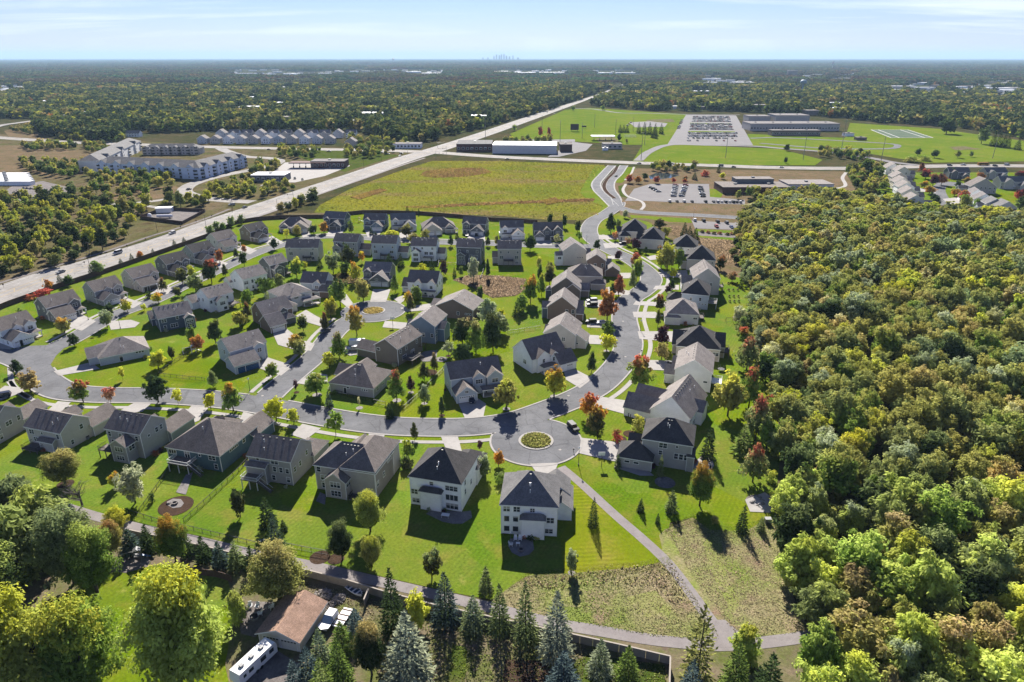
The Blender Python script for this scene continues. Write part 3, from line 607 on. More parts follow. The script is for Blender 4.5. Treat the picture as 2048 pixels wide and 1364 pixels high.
def garage_door(root, blk, face, u, w, mat='white', glassrow=True):
    k = (round(w, 1), mat)
    if k not in _gd:
        m = MB(); h = 2.2
        for i in range(4): m.box(-w / 2 + 0.02, w / 2 - 0.02, -0.05, 0, i * h / 4 + 0.02, (i + 1) * h / 4 - 0.02)
        m.box(-w / 2 - 0.12, -w / 2, -0.07, 0, 0, h + 0.12, 1); m.box(w / 2, w / 2 + 0.12, -0.07, 0, 0, h + 0.12, 1); m.box(-w / 2, w / 2, -0.07, 0, h, h + 0.12, 1)
        g = MB(); n = max(2, int(w / 0.62))
        for i in range(n): x = -w / 2 + w * (i + 0.5) / n; g.poly([(x - .22, -.056, 1.75), (x + .22, -.056, 1.75), (x + .22, -.056, 2.05), (x - .22, -.056, 2.05)])
        _gd[k] = (m.mesh('garage_door', [M[mat] if mat in M else WL[mat], M['white']]), g.mesh('pane', M['glass']))
    (x, y), a = face_place(blk, face, u)
    o = link('garage_door', _gd[k][0], root, (x, y, 0.03), a); link('pane', _gd[k][1], o); return o
def roof_faces(kind, x0, x1, y0, y1, h, pitch, ov, t=0.26):
    """top faces, edge faces and ridge (a, b, z) of a roof over a rectangle"""
    X0, X1, Y0, Y1 = x0 - ov, x1 + ov, y0 - ov, y1 + ov
    ze = h - ov * pitch + 0.12
    top, edge = MB(), MB()
    if kind == 'hip':
        hx, hy = (X1 - X0) / 2, (Y1 - Y0) / 2; cx_, cy_ = (X0 + X1) / 2, (Y0 + Y1) / 2
        r = min(hx, hy); zr = ze + r * pitch
        if hx >= hy: a, b = (X0 + r, cy_, zr), (X1 - r, cy_, zr)
        else: a, b = (cx_, Y0 + r, zr), (cx_, Y1 - r, zr)
        c = [(X0, Y0, ze), (X1, Y0, ze), (X1, Y1, ze), (X0, Y1, ze)]
        if hx > hy + 1e-3: top.poly([c[0], c[1], b, a]); top.poly([c[1], c[2], b]); top.poly([c[2], c[3], a, b]); top.poly([c[3], c[0], a])
        elif hy > hx + 1e-3: top.poly([c[0], c[1], a]); top.poly([c[1], c[2], b, a]); top.poly([c[2], c[3], b]); top.poly([c[3], c[0], a, b])
        else:
            for i in range(4): top.poly([c[i], c[(i + 1) % 4], a])
        for i in range(4):
            p, q = c[i], c[(i + 1) % 4]; edge.poly([(p[0], p[1], ze - t), (q[0], q[1], ze - t), q, p])
        edge.poly([(p[0], p[1], ze - t) for p in reversed(c)])
        return top, edge, (a, b)
    flip = kind == 'gy'
    if flip: X0, X1, Y0, Y1 = Y0, Y1, X0, X1
    c = (Y0 + Y1) / 2; zr = ze + (Y1 - Y0) / 2 * pitch
    def q(x, y, z): return (y, x, z) if flip else (x, y, z)
    def face(mb, vs): mb.poly([q(*v) for v in (reversed(vs) if flip else vs)])
    face(top, [(X0, Y0, ze), (X1, Y0, ze), (X1, c, zr), (X0, c, zr)]); face(top, [(X0, c, zr), (X1, c, zr), (X1, Y1, ze), (X0, Y1, ze)])
    face(edge, [(X0, Y0, ze - t), (X1, Y0, ze - t), (X1, Y0, ze), (X0, Y0, ze)]); face(edge, [(X0, Y1, ze), (X1, Y1, ze), (X1, Y1, ze - t), (X0, Y1, ze - t)])
    for x, s in ((X0, -1), (X1, 1)):
        a = [(x, Y0, ze - t), (x, Y0, ze), (x, c, zr), (x, c, zr - t)]; b2 = [(x, c, zr - t), (x, c, zr), (x, Y1, ze), (x, Y1, ze - t)]
        for f in (a, b2): face(edge, f if s < 0 else list(reversed(f)))
    face(edge, [(X0, c, zr - t), (X1, c, zr - t), (X1, Y0, ze - t), (X0, Y0, ze - t)]); face(edge, [(X0, Y1, ze - t), (X1, Y1, ze - t), (X1, c, zr - t), (X0, c, zr - t)])
    return top, edge, (q(X0 + ov, c, zr), q(X1 - ov, c, zr))
def walls(mb, x0, x1, y0, y1, h, kind, pitch, z0=-0.6):
    mb.poly([(x0, y0, z0), (x1, y0, z0), (x1, y0, h), (x0, y0, h)]); mb.poly([(x1, y1, z0), (x0, y1, z0), (x0, y1, h), (x1, y1, h)])
    mb.poly([(x1, y0, z0), (x1, y1, z0), (x1, y1, h), (x1, y0, h)]); mb.poly([(x0, y1, z0), (x0, y0, z0), (x0, y0, h), (x0, y1, h)])
    if kind == 'gx':
        c = (y0 + y1) / 2; zr = h + (y1 - y0) / 2 * pitch
        mb.poly([(x1, y0, h), (x1, y1, h), (x1, c, zr)]); mb.poly([(x0, y1, h), (x0, y0, h), (x0, c, zr)])
    elif kind == 'gy':
        c = (x0 + x1) / 2; zr = h + (x1 - x0) / 2 * pitch
        mb.poly([(x0, y0, h), (x1, y0, h), (c, y0, zr)]); mb.poly([(x1, y1, h), (x0, y1, h), (c, y1, zr)])
_vent = None
def vent_mesh():
    global _vent
    if _vent is None:
        v = MB(); v.box(-.2, .2, -.2, .2, -.12, .1); p = MB(); p.cyl(0, 0, -.3, .75, .07, n=6); p.cyl(0, 0, .75, .85, .11, n=6)
        _vent = (v.mesh('roof_vent', M['black']), p.mesh('vent_pipe', M['white']))
    return _vent
def deck(root, blk, face, u, w, d, z, stairs=True, mat='deck', rail='black'):
    (x, y), a = face_place(blk, face, u)
    m = MB(); m.box(-w / 2, w / 2, -d, 0, z - 0.25, z); o = m.build('deck', M[mat], root, (x, y, 0), a)
    for s in (-1, 0, 1): p = MB(); p.box(s * (w / 2 - .15) - .09, s * (w / 2 - .15) + .09, -d + .05, -d + .23, -0.3, z - .25); p.build('post', M['white' if rail == 'white' else 'deck'], o)
    r = MB()
    for zz in (0.1, 0.95):
        r.box(-w / 2, w / 2, -d, -d + .06, z + zz, z + zz + .07)
        for sx_ in (-w / 2, w / 2 - .06): r.box(sx_, sx_ + .06, -d, 0, z + zz, z + zz + .07)
    n = int(w / 0.3)
    for i in range(n + 1): xx = -w / 2 + w * i / n; r.box(xx - .02, xx + .02, -d + .01, -d + .05, z, z + .95)
    for i in range(int(d / .3)): yy = -d + .3 * i; r.box(-w / 2 + .01, -w / 2 + .05, yy - .02, yy + .02, z, z + .95); r.box(w / 2 - .05, w / 2 - .01, yy - .02, yy + .02, z, z + .95)
    r.build('railing', M[rail], o)
    if stairs:
        st = MB(); n = max(3, int(z / 0.2))
        for i in range(n): zz = z - (i + 1) * z / n; st.box(w / 2 + .02 + i * .28, w / 2 + .32 + i * .28, -d, -d + 1.1, zz - .05, zz + 0.02)
        for yy in (-d, -d + 1.05): st.bar((w / 2, yy, z + .9), (w / 2 + n * .28, yy, .95), .035, 1); st.bar((w / 2, yy, z - .15), (w / 2 + n * .28, yy, .0), .06, 0)
        st.build('stairs', [M[mat], M[rail]], o)
    return o
def porch(root, x0, x1, y0, y1, h, roofm):
    t, e, _ = roof_faces('hip', x0, x1, y0, y1, h, 0.35, 0.25, 0.3)
    t.build('porch_roof', SH[roofm], root); e.build('fascia', M['white'], root)
    n = max(2, int((x1 - x0) / 2.6) + 1)
    for i in range(n): x = x0 + .15 + (x1 - x0 - .3) * i / (n - 1); p = MB(); p.box(x - .14, x + .14, y0 + .02, y0 + .3, -0.2, h - .1); p.build('porch_post', M['white'], root)
    f = MB(); f.box(x0, x1, y0, y1, -.3, .25); f.build('porch_floor', M['concrete'], root)

HOUSES = {}
def autowins(rng_, root, blk, face, h, z0=0.9, skip=0.2, step=3.0, levels=None, edge=1.3, big=0.25):
    x0, x1, y0, y1 = blk; L = (x1 - x0) if face in 'nf' else (y1 - y0)
    lv = levels if levels is not None else [z0 + 2.8 * k for k in range(int((h - 0.6) / 2.7))]
    n = max(1, int((L - 2 * edge) / step) + 1)
    for z in lv:
        if z + 1.3 > h: continue
        for i in range(n):
            if rng_.random() < skip: continue
            u = L / 2 if n == 1 else edge + (L - 2 * edge) * i / (n - 1)
            r = rng_.random()
            if r < big and L > 6: add_window(root, blk, face, u, z, 1.9, 1.4, 2, 2)
            elif r > 0.93: add_window(root, blk, face, u, z + .5, .7, .7, 1, 1)
            else: add_window(root, blk, face, u, z, 0.95, 1.45, 1, 2)
def house(key, nick, label, spec, d, roof='gx', wall='grey', roofm='brown', pitch=0.62, blocks=(), wins='', lvl=None, decks=(), gdoors=(), porches=(), custom=(), yaw=None, W=None, h=None,
          vents=5, pipes=2, ov=0.4, cat='house', group='houses of the neighbourhood', name='house', vf=None, skip=0.2):
    """spec = pixel of a near base corner, eave height pixel there, far end of that eave; blocks = (fx0, fx1, y0, y1, h, roof[, wall]) beside the main body"""
    bx, by, ey, ox, oy = spec
    hh = zat(bx, by, ey); C = at(bx, by); O = at(ox, oy, hh); O.z = 0
    ax = (O - C) if ox > bx else (C - O); yw = math.atan2(ax.y, ax.x) if yaw is None else math.radians(yaw); w = ax.length if W is None else W
    hh = hh if h is None else h
    A = C if ox > bx else C - Vector((math.cos(yw), math.sin(yw), 0)) * w
    cen = A + Vector((math.cos(yw) * w / 2 - math.sin(yw) * d / 2, math.sin(yw) * w / 2 + math.cos(yw) * d / 2, 0))
    root = empty(name, cen, yw, label, cat, group)
    rr = random.Random(key); pitch *= 1.1
    B = [(-w / 2, w / 2, -d / 2, d / 2)]; HB = [hh]
    wm = {wall: MB()}; fa = MB(); ridge0 = None
    allb = [(0, 1, 0, d, hh, roof, wall)] + [tuple(b) + (wall,) if len(b) == 6 else tuple(b) for b in blocks]
    for i, (fx0, fx1, y0, y1, bh, rk, wk) in enumerate(allb):
        b = (fx0 * w - w / 2, fx1 * w - w / 2, y0 - d / 2, y1 - d / 2)
        if i: B.append(b); HB.append(bh)
        mb = wm.setdefault(wk, MB()); walls(mb, *b, bh, rk, pitch)
        if rk == 'flat':
            t = MB(); t.box(b[0] - .1, b[1] + .1, b[2] - .1, b[3] + .1, bh, bh + .3); t.build('roof', SH[roofm], root); continue
        t, e, rd = roof_faces(rk, *b, bh, pitch, ov if i == 0 or b[1] - b[0] > 4 else 0.25)
        t.build('roof', SH[roofm], root)
        k = len(fa.v); fa.v += e.v; fa.f += [tuple(q + k for q in f) for f in e.f]; fa.m += e.m
        for x, y in ((b[0], b[2]), (b[1], b[2]), (b[0], b[3]), (b[1], b[3])):        # white corner boards
            fa.box(x - .07, x + .07, y - .07, y + .07, -0.3, bh - 0.05)
        if i == 0: ridge0 = rd
    for k, mb in wm.items(): mb.build('wall', WL.get(k) or M[k], root)
    fa.build('fascia', M['white'], root)
    # vents on the slope next to the main ridge, and plumbing pipes
    vm, pm = vent_mesh(); a, b = Vector(ridge0[0]), Vector(ridge0[1]); dr = (b - a); L = dr.length
    sl = Vector((0, -1, 0)) if abs(dr.y) <= abs(dr.x) + 1e-6 else Vector((1 if (vf or rr.choice('lr')) == 'r' else -1, 0, 0))
    vents = min(vents, max(1, int(L / .9)))
    for i in range(vents):
        p = a + dr * ((i + 1) / (vents + 1)) + sl * 0.6 - Vector((0, 0, 0.6 * pitch)); link('roof_vent', vm, root, p)
    run = (d if abs(sl.y) else w) / 2
    for i in range(pipes):
        s_ = rr.uniform(0.35, 0.75) * run; p = a + dr * rr.uniform(0.25, 0.8) + sl * s_ - Vector((0, 0, s_ * pitch)); link('vent_pipe', pm, root, p)
    for f in wins.split():
        bi = int(f[0]); autowins(rr, root, B[bi], f[1], HB[bi], levels=lvl if bi == 0 else None, skip=skip)
    for (bi, f, u, z, ww, wh, nx, ny) in custom:
        L = B[bi][1] - B[bi][0] if f in 'nf' else B[bi][3] - B[bi][2]
        add_window(root, B[bi], f, u * L, z, ww, wh, nx, ny, 'patio_door' if wh > 1.9 else 'window')
    for (bi, f, u, ww, *mt) in gdoors:
        L = B[bi][1] - B[bi][0] if f in 'nf' else B[bi][3] - B[bi][2]
        garage_door(root, B[bi], f, u * L, ww, *(mt or ['white']))
    for (bi, f, u, ww, dd, z, *st) in decks:
        L = B[bi][1] - B[bi][0] if f in 'nf' else B[bi][3] - B[bi][2]
        deck(root, B[bi], f, u * L, ww, dd, z, *st)
    for (fx0, fx1, y0, y1, ph) in porches: porch(root, fx0 * w - w / 2, fx1 * w - w / 2, y0 - d / 2, y1 - d / 2, ph, roofm)
    HOUSES[key] = (cen, nick, w, d, hh)
    return root
def ac_unit(root_key, p): pass

LV2, LV3 = [1.0, 3.7], [0.8, 3.5, 6.2]
# --- front row: backs of the houses that face us, walk-out level at the bottom
house('F0', 'cropped grey gabled house', 'grey gabled house cut by the left edge, first of the front row', (-2, 889, 846, -78, 838), 9, wall='grey', wins='0n 0r', lvl=LV2, blocks=[(.45, 1.0, 9, 17, 3.4, 'gy'), (.0, .5, 8, 12, 4.5, 'gy')])
house('F1', 'beige house with ochre tree', 'beige gabled house with small black deck behind the ochre tree', (131, 904, 865, 50, 851), 9, wall='beige', roofm='brown', custom=[(0, 'n', .15, 3.9, 1.6, 1.3, 2, 2), (0, 'n', .45, 4.3, .6, .7, 1, 1), (0, 'n', .9, 3.9, .9, 1.3, 1, 2), (0, 'n', .25, 1.7, 2.2, 1.3, 3, 2), (0, 'n', .62, .9, 2.0, 2.1, 2, 1), (0, 'r', .7, 3.9, 1, 1.4, 1, 2), (0, 'r', .3, 1.0, .8, 1.3, 1, 2)],
      blocks=[(.5, 1.06, 9, 18, 3.4, 'gy'), (-.05, .3, 8, 14, 4.2, 'gy'), (.44, .82, -1.3, 0.2, 3.3, 'gx')], decks=[(0, 'n', .3, 5.5, 3.4, 1.0, False)])
house('F2', 'taupe house with gabled sunroom', 'taupe gabled house with two-storey gabled sunroom and black deck', (291, 917, 867, 211, 855), 9, wall='grey', roofm='brown', custom=[(0, 'n', .08, 5.3, .95, 1.4, 1, 2), (0, 'n', .4, 5.3, 1, 1.4, 1, 2), (0, 'n', .88, 5.3, .95, 1.3, 1, 2), (0, 'n', .2, 3.0, 2.4, 1.3, 3, 2), (1, 'n', .5, 3.4, 2.4, 1.4, 3, 2), (1, 'n', .5, .8, 2.4, 1.4, 3, 2), (1, 'r', .5, 3.4, 1.8, 1.4, 2, 2), (0, 'r', .62, 5.2, 1, 1.4, 1, 2), (0, 'r', .3, 5.3, .7, .7, 1, 1), (0, 'r', .8, 5.2, .9, 1.4, 1, 2)],
      blocks=[(.38, .82, -3.4, 0.3, 5.4, 'gy'), (.55, 1.1, 9, 18, 3.4, 'gy'), (.1, .5, 8.5, 13, 4.0, 'gy')], decks=[(0, 'n', .13, 4.6, 3.2, 2.6, True)])
house('F3', 'teal hipped house', 'dark teal hip-roofed house with raised black deck and stairs', (445, 944, 915, 334, 897), 16, roof='hip', wall='teal', roofm='brown', pitch=.6, h=5.2, custom=[(0, 'n', .1, 3.2, 2.2, 1.3, 3, 1), (0, 'n', .38, 2.7, 1.5, 2.1, 2, 1), (0, 'n', .62, 3.7, .6, .7, 1, 1), (0, 'n', .85, 3.2, 2.0, 1.3, 2, 2), (0, 'n', .9, .7, .95, 1.4, 1, 2), (0, 'r', .35, 3.7, 3.4, .7, 5, 1), (0, 'r', .62, 3.2, 1, 1.4, 1, 2), (0, 'n', .2, .6, 1.8, 1.4, 2, 2)],
      blocks=[(.6, 1.06, 13, 22, 3.6, 'gy'), (-.02, .5, 14, 20, 3.6, 'hip')], decks=[(0, 'n', .36, 6.2, 3.6, 2.7, True, 'deck', 'white')], vents=6)
house('F4', 'grey house with white deck', 'grey gabled house with white-railed deck and dark patio canopy', (587, 971, 922, 496, 909), 10, wall='grey', roofm='brown', custom=[(0, 'n', .62, 5.6, 2.0, 1.4, 2, 2), (0, 'n', .22, 6.0, .8, .6, 1, 1), (0, 'n', .6, 3.4, .9, 1.4, 1, 2), (0, 'n', .75, 3.4, .9, 1.4, 1, 2), (0, 'n', .9, 3.4, .9, 1.4, 1, 2), (0, 'n', .25, 2.9, 2.4, 2.1, 2, 1), (0, 'n', .55, .8, .95, 1.4, 1, 2), (0, 'n', .9, .8, .95, 1.4, 1, 2), (0, 'n', .22, .3, 2, 2.1, 2, 1), (0, 'r', .15, 3.2, .9, 1.4, 1, 2), (0, 'r', .4, 3.4, .9, 1.4, 1, 2), (0, 'r', .75, 4.6, .8, 1.3, 1, 2)],
      blocks=[(.0, .45, -1.4, .2, 5.2, 'gx'), (.55, 1.05, 9.5, 17, 3.4, 'hip'), (.05, .5, 9, 15, 3.8, 'hip')], decks=[(0, 'n', .2, 4.6, 4.4, 2.7, True, 'deck', 'white')])
house('F5', 'taupe twin-hipped house', 'large taupe house with twin hip roofs and gabled two-storey bay', (754, 996, 945, 629, 927), 10.5, roof='hip', wall='taupe', roofm='brown', pitch=.7, custom=[(0, 'n', .06, 5.2, 1, 1.4, 1, 2), (0, 'n', .4, 5.2, .95, 1.4, 1, 2), (0, 'n', .62, 5.2, .95, 1.4, 1, 2), (0, 'n', .5, 5.9, 1.2, .5, 2, 1), (0, 'n', .14, 3.0, 1.9, 1.4, 2, 2), (0, 'n', .85, 2.4, 2.6, 1.5, 3, 2), (0, 'n', .94, 5.9, 1.2, .5, 2, 1), (1, 'n', .5, 3.2, 2.6, 1.5, 3, 2), (1, 'n', .5, .7, 2.6, 1.5, 3, 2), (1, 'r', .5, 3.2, 1.8, 1.5, 2, 2), (0, 'n', .12, .7, 1, 1.4, 1, 2), (0, 'r', .1, 2.8, .9, 1.4, 1, 2), (0, 'r', .45, 3.2, .9, 1.4, 1, 2), (0, 'r', .8, 5.6, 2.2, .6, 4, 1)],
      blocks=[(.24, .58, -2.6, .3, 5.2, 'gy'), (.46, 1.0, -.25, 14.5, 8.0, 'hip'), (.1, .55, 9, 17, 4, 'gy')], decks=[(0, 'n', .78, 5.5, 2.6, .5, False)])
house('F6', 'white hipped house', 'white hip-roofed house with curved stone patio and one table', (923, 1024, 966, 819, 950), 12.5, roof='hip', wall='white', roofm='dark', pitch=.72, vents=6, pipes=3, custom=[(0, 'n', .08, 3.1, 1.6, 1.3, 2, 2), (0, 'n', .46, 3.0, 2.0, 2.1, 2, 1), (0, 'n', .43, 6.3, .9, .9, 1, 2), (0, 'n', .82, 5.6, 3, 1.3, 3, 2), (0, 'n', .82, 2.9, 3, 1.5, 3, 1), (0, 'n', .1, .7, 1.8, 1.2, 2, 2), (0, 'n', .46, .25, 1.9, 2.1, 2, 1), (0, 'n', .82, .5, 3, 1.5, 3, 1), (0, 'r', .25, 5.6, .9, 1.4, 1, 2), (0, 'r', .25, 3, .9, 1.4, 1, 2), (0, 'r', .6, 3, .9, 1.4, 1, 2)],
      blocks=[(.24, .64, -1.4, .2, 5.5, 'hip'), (.55, 1.02, 11.5, 19, 5.0, 'hip'), (0, .5, 11.5, 18, 3.6, 'hip')])
house('F7', 'white house with fire pit', 'white hip-roofed house with round fire-pit patio, last of the front row', (1113, 1073, 1012, 1002, 1006), 12, roof='hip', wall='white', roofm='grey', pitch=.72, vents=4, pipes=4, custom=[(0, 'n', .1, 6.2, 1.4, 1.3, 2, 2), (0, 'n', .28, 6.2, 1.4, 1.3, 2, 2), (0, 'n', .56, 6.3, .95, .95, 2, 2), (0, 'n', .1, 3.5, 1.1, 1.4, 1, 1), (0, 'n', .26, 3.5, 1.1, 1.4, 1, 1), (0, 'n', .56, 3.1, 2.2, 2.0, 2, 1), (0, 'n', .88, 3.6, 1.6, 1.4, 2, 2), (0, 'n', .1, .8, 1.2, 1.4, 1, 1), (0, 'n', .26, .8, 1.2, 1.4, 1, 1), (0, 'n', .54, .3, 1.8, 2.0, 2, 1), (0, 'n', .86, .8, 1.7, 1.2, 2, 2)],
      blocks=[(.37, .78, -1.5, .2, 5.6, 'hip'), (.9, 1.26, 6, 15, 3.4, 'gy'), (.2, .6, 11, 18, 5.0, 'hip'), (.7, 1.2, 11, 17, 4.2, 'gy')])
# --- east side of the loop street
house('R1', 'grey hipped house', 'grey hip-roofed house with low garage wing by the roundabout', (1379, 942, 890, 1286, 875), 10.5, roof='hip', wall='grey', roofm='dark', pitch=.7, vents=4, custom=[(0, 'n', .42, 5.7, 2, 1.4, 2, 2), (0, 'n', .7, 6.3, .6, .6, 1, 1), (0, 'n', .38, 3.6, .9, 1.2, 1, 2), (0, 'n', .8, 3.0, .95, 1.6, 1, 2), (0, 'n', .9, 3.0, .95, 1.6, 1, 2), (0, 'n', .7, 3.0, .95, 1.6, 1, 2), (1, 'n', .28, 1.7, 1.3, .6, 1, 1), (1, 'n', .55, 1.7, 1.3, .6, 1, 1)], wins='0r', lvl=LV3,
      blocks=[(-.46, .24, -3.4, 4.2, 3.4, 'hip'), (-.3, .3, 2, 8, 3.6, 'gx'), (.92, 1.06, -.4, 4, 4.6, 'gx')], vf='r')
house('R2', 'white farmhouse with dark garage', 'white gabled farmhouse with long dark garage roof east of the street', (1376, 869, 836, 1288, 822), 17, roof='gy', wall='white', roofm='taupe', pitch=.85, yaw=-30, W=11.5, vents=9, vf='r', wins='0r', lvl=LV2, blocks=[(-.75, .15, 1.5, 8.5, 3.2, 'gx'), (-.7, .3, 9, 15, 3.6, 'gx'), (.5, 1.15, 7, 12, 4.6, 'gx')], gdoors=[(1, 'l', .5, 4.8), (2, 'l', .5, 4.4)])
house('R3', 'pale grey gabled house', 'pale grey gabled house with white fenced deck east of the street', (1419, 785, 746, 1351, 737), 15, roof='gy', wall='palegrey', roofm='taupe', vf='l', vents=7, wins='0r', custom=[(0, 'n', .85, 3.2, 1.2, .6, 1, 1), (0, 'n', .45, 1.2, .9, 1.4, 1, 2)], lvl=LV3, blocks=[(-.3, .4, 3, 9, 3.6, 'gx'), (-.12, .5, 8, 13, 5.2, 'gx')], decks=[(0, 'r', .3, 4, 3.4, 2.4, True, 'white', 'white')])
house('R4', 'dark-roofed wide house', 'wide tan house under the largest dark brown hip roof', (1437, 724, 699, 1354, 691), 15, roof='hip', wall='tan', roofm='dark', pitch=.66, vents=8, vf='l', wins='0n', lvl=[2.2], h=5.0, blocks=[(-.1, .3, 4, 14, 3.8, 'gx'), (.9, 1.12, 4, 14, 4.2, 'gx')], decks=[(0, 'r', .4, 5, 3.6, 2.4, True)], gdoors=[(1, 'l', .3, 4.8), (1, 'l', .8, 2.6)])
house('R5', 'white low hipped house', 'white low house with broad taupe hip roof above the paired driveways', (1334, 647, 621, 1398, 624), 14, roof='hip', wall='palegrey', roofm='taupe', pitch=.6, vents=3, h=4.6, custom=[(0, 'n', .12, 1.4, .9, 1.3, 1, 2), (0, 'n', .9, 2.4, 1.4, .7, 2, 1)], blocks=[(-.08, .4, -1.2, 5, 3.4, 'hip')], gdoors=[(1, 'l', .5, 4.6)], decks=[(0, 'r', .5, 4, 3, 1.2, False)])
house('R6', 'white house with dark hip', 'white house with dark front hip slope and four small windows', (1414, 620, 590, 1356, 581), 14, roof='hip', wall='sky', roofm='dark', pitch=.72, vents=3, yaw=-18, W=11, custom=[(0, 'n', .35, 3.8, .8, 1.2, 1, 2), (0, 'n', .7, 3.8, .9, 1.4, 1, 2), (0, 'n', .55, 2.2, .5, .5, 1, 1), (0, 'n', .68, 2.2, .5, .5, 1, 1), (0, 'n', .8, 2.2, .5, .5, 1, 1), (0, 'n', .92, 2.2, .5, .5, 1, 1)], blocks=[(-.55, .3, -.5, 6, 3.4, 'hip')], decks=[(0, 'r', .3, 4.4, 3.6, 2.5, True, 'deck', 'white')], gdoors=[(1, 'l', .5, 4.8)])
house('R7', 'beige gabled house', 'tall beige gabled house with row of roof vents near the chair garden', (1436, 590, 557, 1388, 555), 15, roof='gy', wall='beige', roofm='taupe', pitch=.72, vf='l', vents=8, custom=[(0, 'n', .42, 4.6, .9, .9, 1, 1), (0, 'n', .68, 4.2, .95, 1.5, 1, 2)], blocks=[(-.4, .4, 3, 10, 4.2, 'gx', 'tan')], decks=[(0, 'r', .5, 4, 3, 2.2, True)], gdoors=[(1, 'l', .5, 4.8)])
house('R8', 'beige black-roofed house', 'beige house with black hip roof beside the prairie', (1428, 543, 520, 1375, 517), 15, roof='hip', wall='beige', roofm='dark', pitch=.72, vents=2, custom=[(0, 'n', .45, 4.2, 1.6, .7, 3, 1), (0, 'n', .9, 3.9, .6, .9, 1, 1)], blocks=[(-.2, .35, 2, 8, 4.4, 'gx')], gdoors=[(1, 'l', .5, 4.6)])
house('R9', 'white black-roofed house', 'white house with black hip roof behind the tall yellow-green tree', (1393, 517, 495, 1347, 492), 15, roof='hip', wall='white', roofm='dark', pitch=.72, vents=2, wins='0n', blocks=[(-.3, .3, 1, 7, 4.0, 'hip')], gdoors=[(1, 'l', .5, 4.6)])
house('R10', 'cream twin-gabled house', 'cream house with twin white front gables and black roof', (1325, 500, 479, 1293, 477), 16, roof='hip', wall='cream', roofm='dark', pitch=.72, yaw=-14, W=12.5, vents=2, blocks=[(-.18, .4, 1, 6, 5.4, 'gx', 'white'), (-.18, .4, 8, 13, 5.4, 'gx', 'white'), (.95, 1.3, 2, 7, 2.6, 'hip')], wins='1l 2l', custom=[(0, 'n', .8, .6, 1.0, 2.0, 1, 1)])
house('R11', 'grey black-roofed house', 'cream-grey house with large black roof at the street bend', (1243, 480, 461, 1289, 457), 16, roof='hip', wall='cream', roofm='dark', pitch=.72, yaw=-10, W=14, vents=2, blocks=[(-.1, .35, -3, 5, 3.4, 'hip'), (-.2, .3, 6, 12, 3.6, 'gx')], wins='0n 1n', gdoors=[(1, 'l', .5, 4.8)])
# --- west side of the loop street
house('W1', 'pale blue house with dark car', 'pale blue-grey house with three front gables and dark car on driveway', (1002, 778, 742, 902, 756), 9.5, wall='sky', roofm='brown', pitch=.7, vents=0, pipes=1, h=6.2, blocks=[(.02, .42, -5.5, .5, 3.0, 'gy'), (.42, .66, -1.0, 4, 5.9, 'gy'), (.7, 1.0, -1.6, 4.5, 6.0, 'gy')], gdoors=[(1, 'n', .5, 4.9), (0, 'n', .5, 2.6)], porches=[(.56, 1.0, -4.2, -1.2, 2.7)],
      custom=[(2, 'n', .5, 3.7, 2.2, 1.4, 3, 2), (3, 'n', .5, 3.7, 1.9, 1.4, 2, 2), (1, 'n', .5, 3.2, 1.0, .9, 2, 1), (0, 'l', .5, 1, .9, 1.4, 1, 2), (0, 'n', .72, .2, 1, 2.1, 1, 1), (3, 'n', .5, 1.0, 1.6, 1.4, 2, 2)])
house('W2', 'white gabled corner house', 'white house with sweeping dark roof and gabled garage on the bend', (1064, 747, 718, 1130, 701), 12, wall='white', roofm='brown', pitch=.75, vents=0, pipes=1, blocks=[(.12, .5, -.8, 6, 5.6, 'gy'), (.5, .75, -1.2, 5, 5.4, 'gy'), (.62, 1.12, -4.5, 3, 3.2, 'gx')], gdoors=[(3, 'r', .5, 4.8), (3, 'n', .6, 2.4)], custom=[(0, 'l', .62, 2.0, 1.6, 1.5, 2, 2), (1, 'n', .5, 3.4, .9, 1.3, 1, 2), (2, 'n', .5, 3.4, 1.6, 1.3, 2, 2), (3, 'r', .5, 3.6, 1.2, .9, 2, 1)], porches=[(.2, .62, -3.2, 0, 2.7)])
house('W3', 'beige grey-roofed house', 'beige-grey low gabled house with three square windows above the white corner house', (1150, 698, 667, 1088, 661), 13, roof='gy', wall='beige', roofm='taupe', pitch=.6, vents=3, h=5.6, blocks=[(.7, 1.32, 1, 8, 3.3, 'gy'), (-.05, .3, 4, 10, 4, 'gx')], custom=[(0, 'n', .62, 2.8, 1.2, 1.4, 2, 2), (1, 'n', .28, 1.6, .6, .6, 1, 1), (1, 'n', .42, 1.6, .6, .6, 1, 1), (1, 'n', .56, 1.6, .6, .6, 1, 1)], gdoors=[(1, 'r', .5, 4.8)])
house('W4', 'brown house with two windows', 'brown gabled house with two white windows near two parked cars', (1151, 641, 620, 1095, 617), 12, roof='gy', wall='brown', roofm='taupe', pitch=.7, vents=6, vf='l', custom=[(0, 'n', .68, 3.0, 1.0, 1.5, 1, 2), (0, 'n', .9, 3.0, 1.0, 1.5, 1, 2)], h=5.6, blocks=[(-.2, .1, 1, 6, 4.6, 'gx', 'navy'), (.85, 1.25, .5, 6, 3.1, 'gx'), (.7, 1.2, 6, 12, 3.3, 'gx')], gdoors=[(2, 'r', .5, 4.6)])
house('W5', 'slate-brown gabled house', 'slate-brown house with two stepped gables beside four parked cars', (1160, 600, 577, 1103, 575), 12, roof='gy', wall='olive', roofm='taupe', pitch=.7, vents=5, vf='l', custom=[(0, 'n', .42, 3.4, 1, 1.4, 1, 2)], blocks=[(-.2, .05, 1, 5, 4, 'hip', 'navy'), (.6, 1.3, 4, 10, 3.5, 'gx'), (.45, 1.0, -1.2, 5, 5.0, 'gy')], gdoors=[(2, 'r', .5, 4.6)])
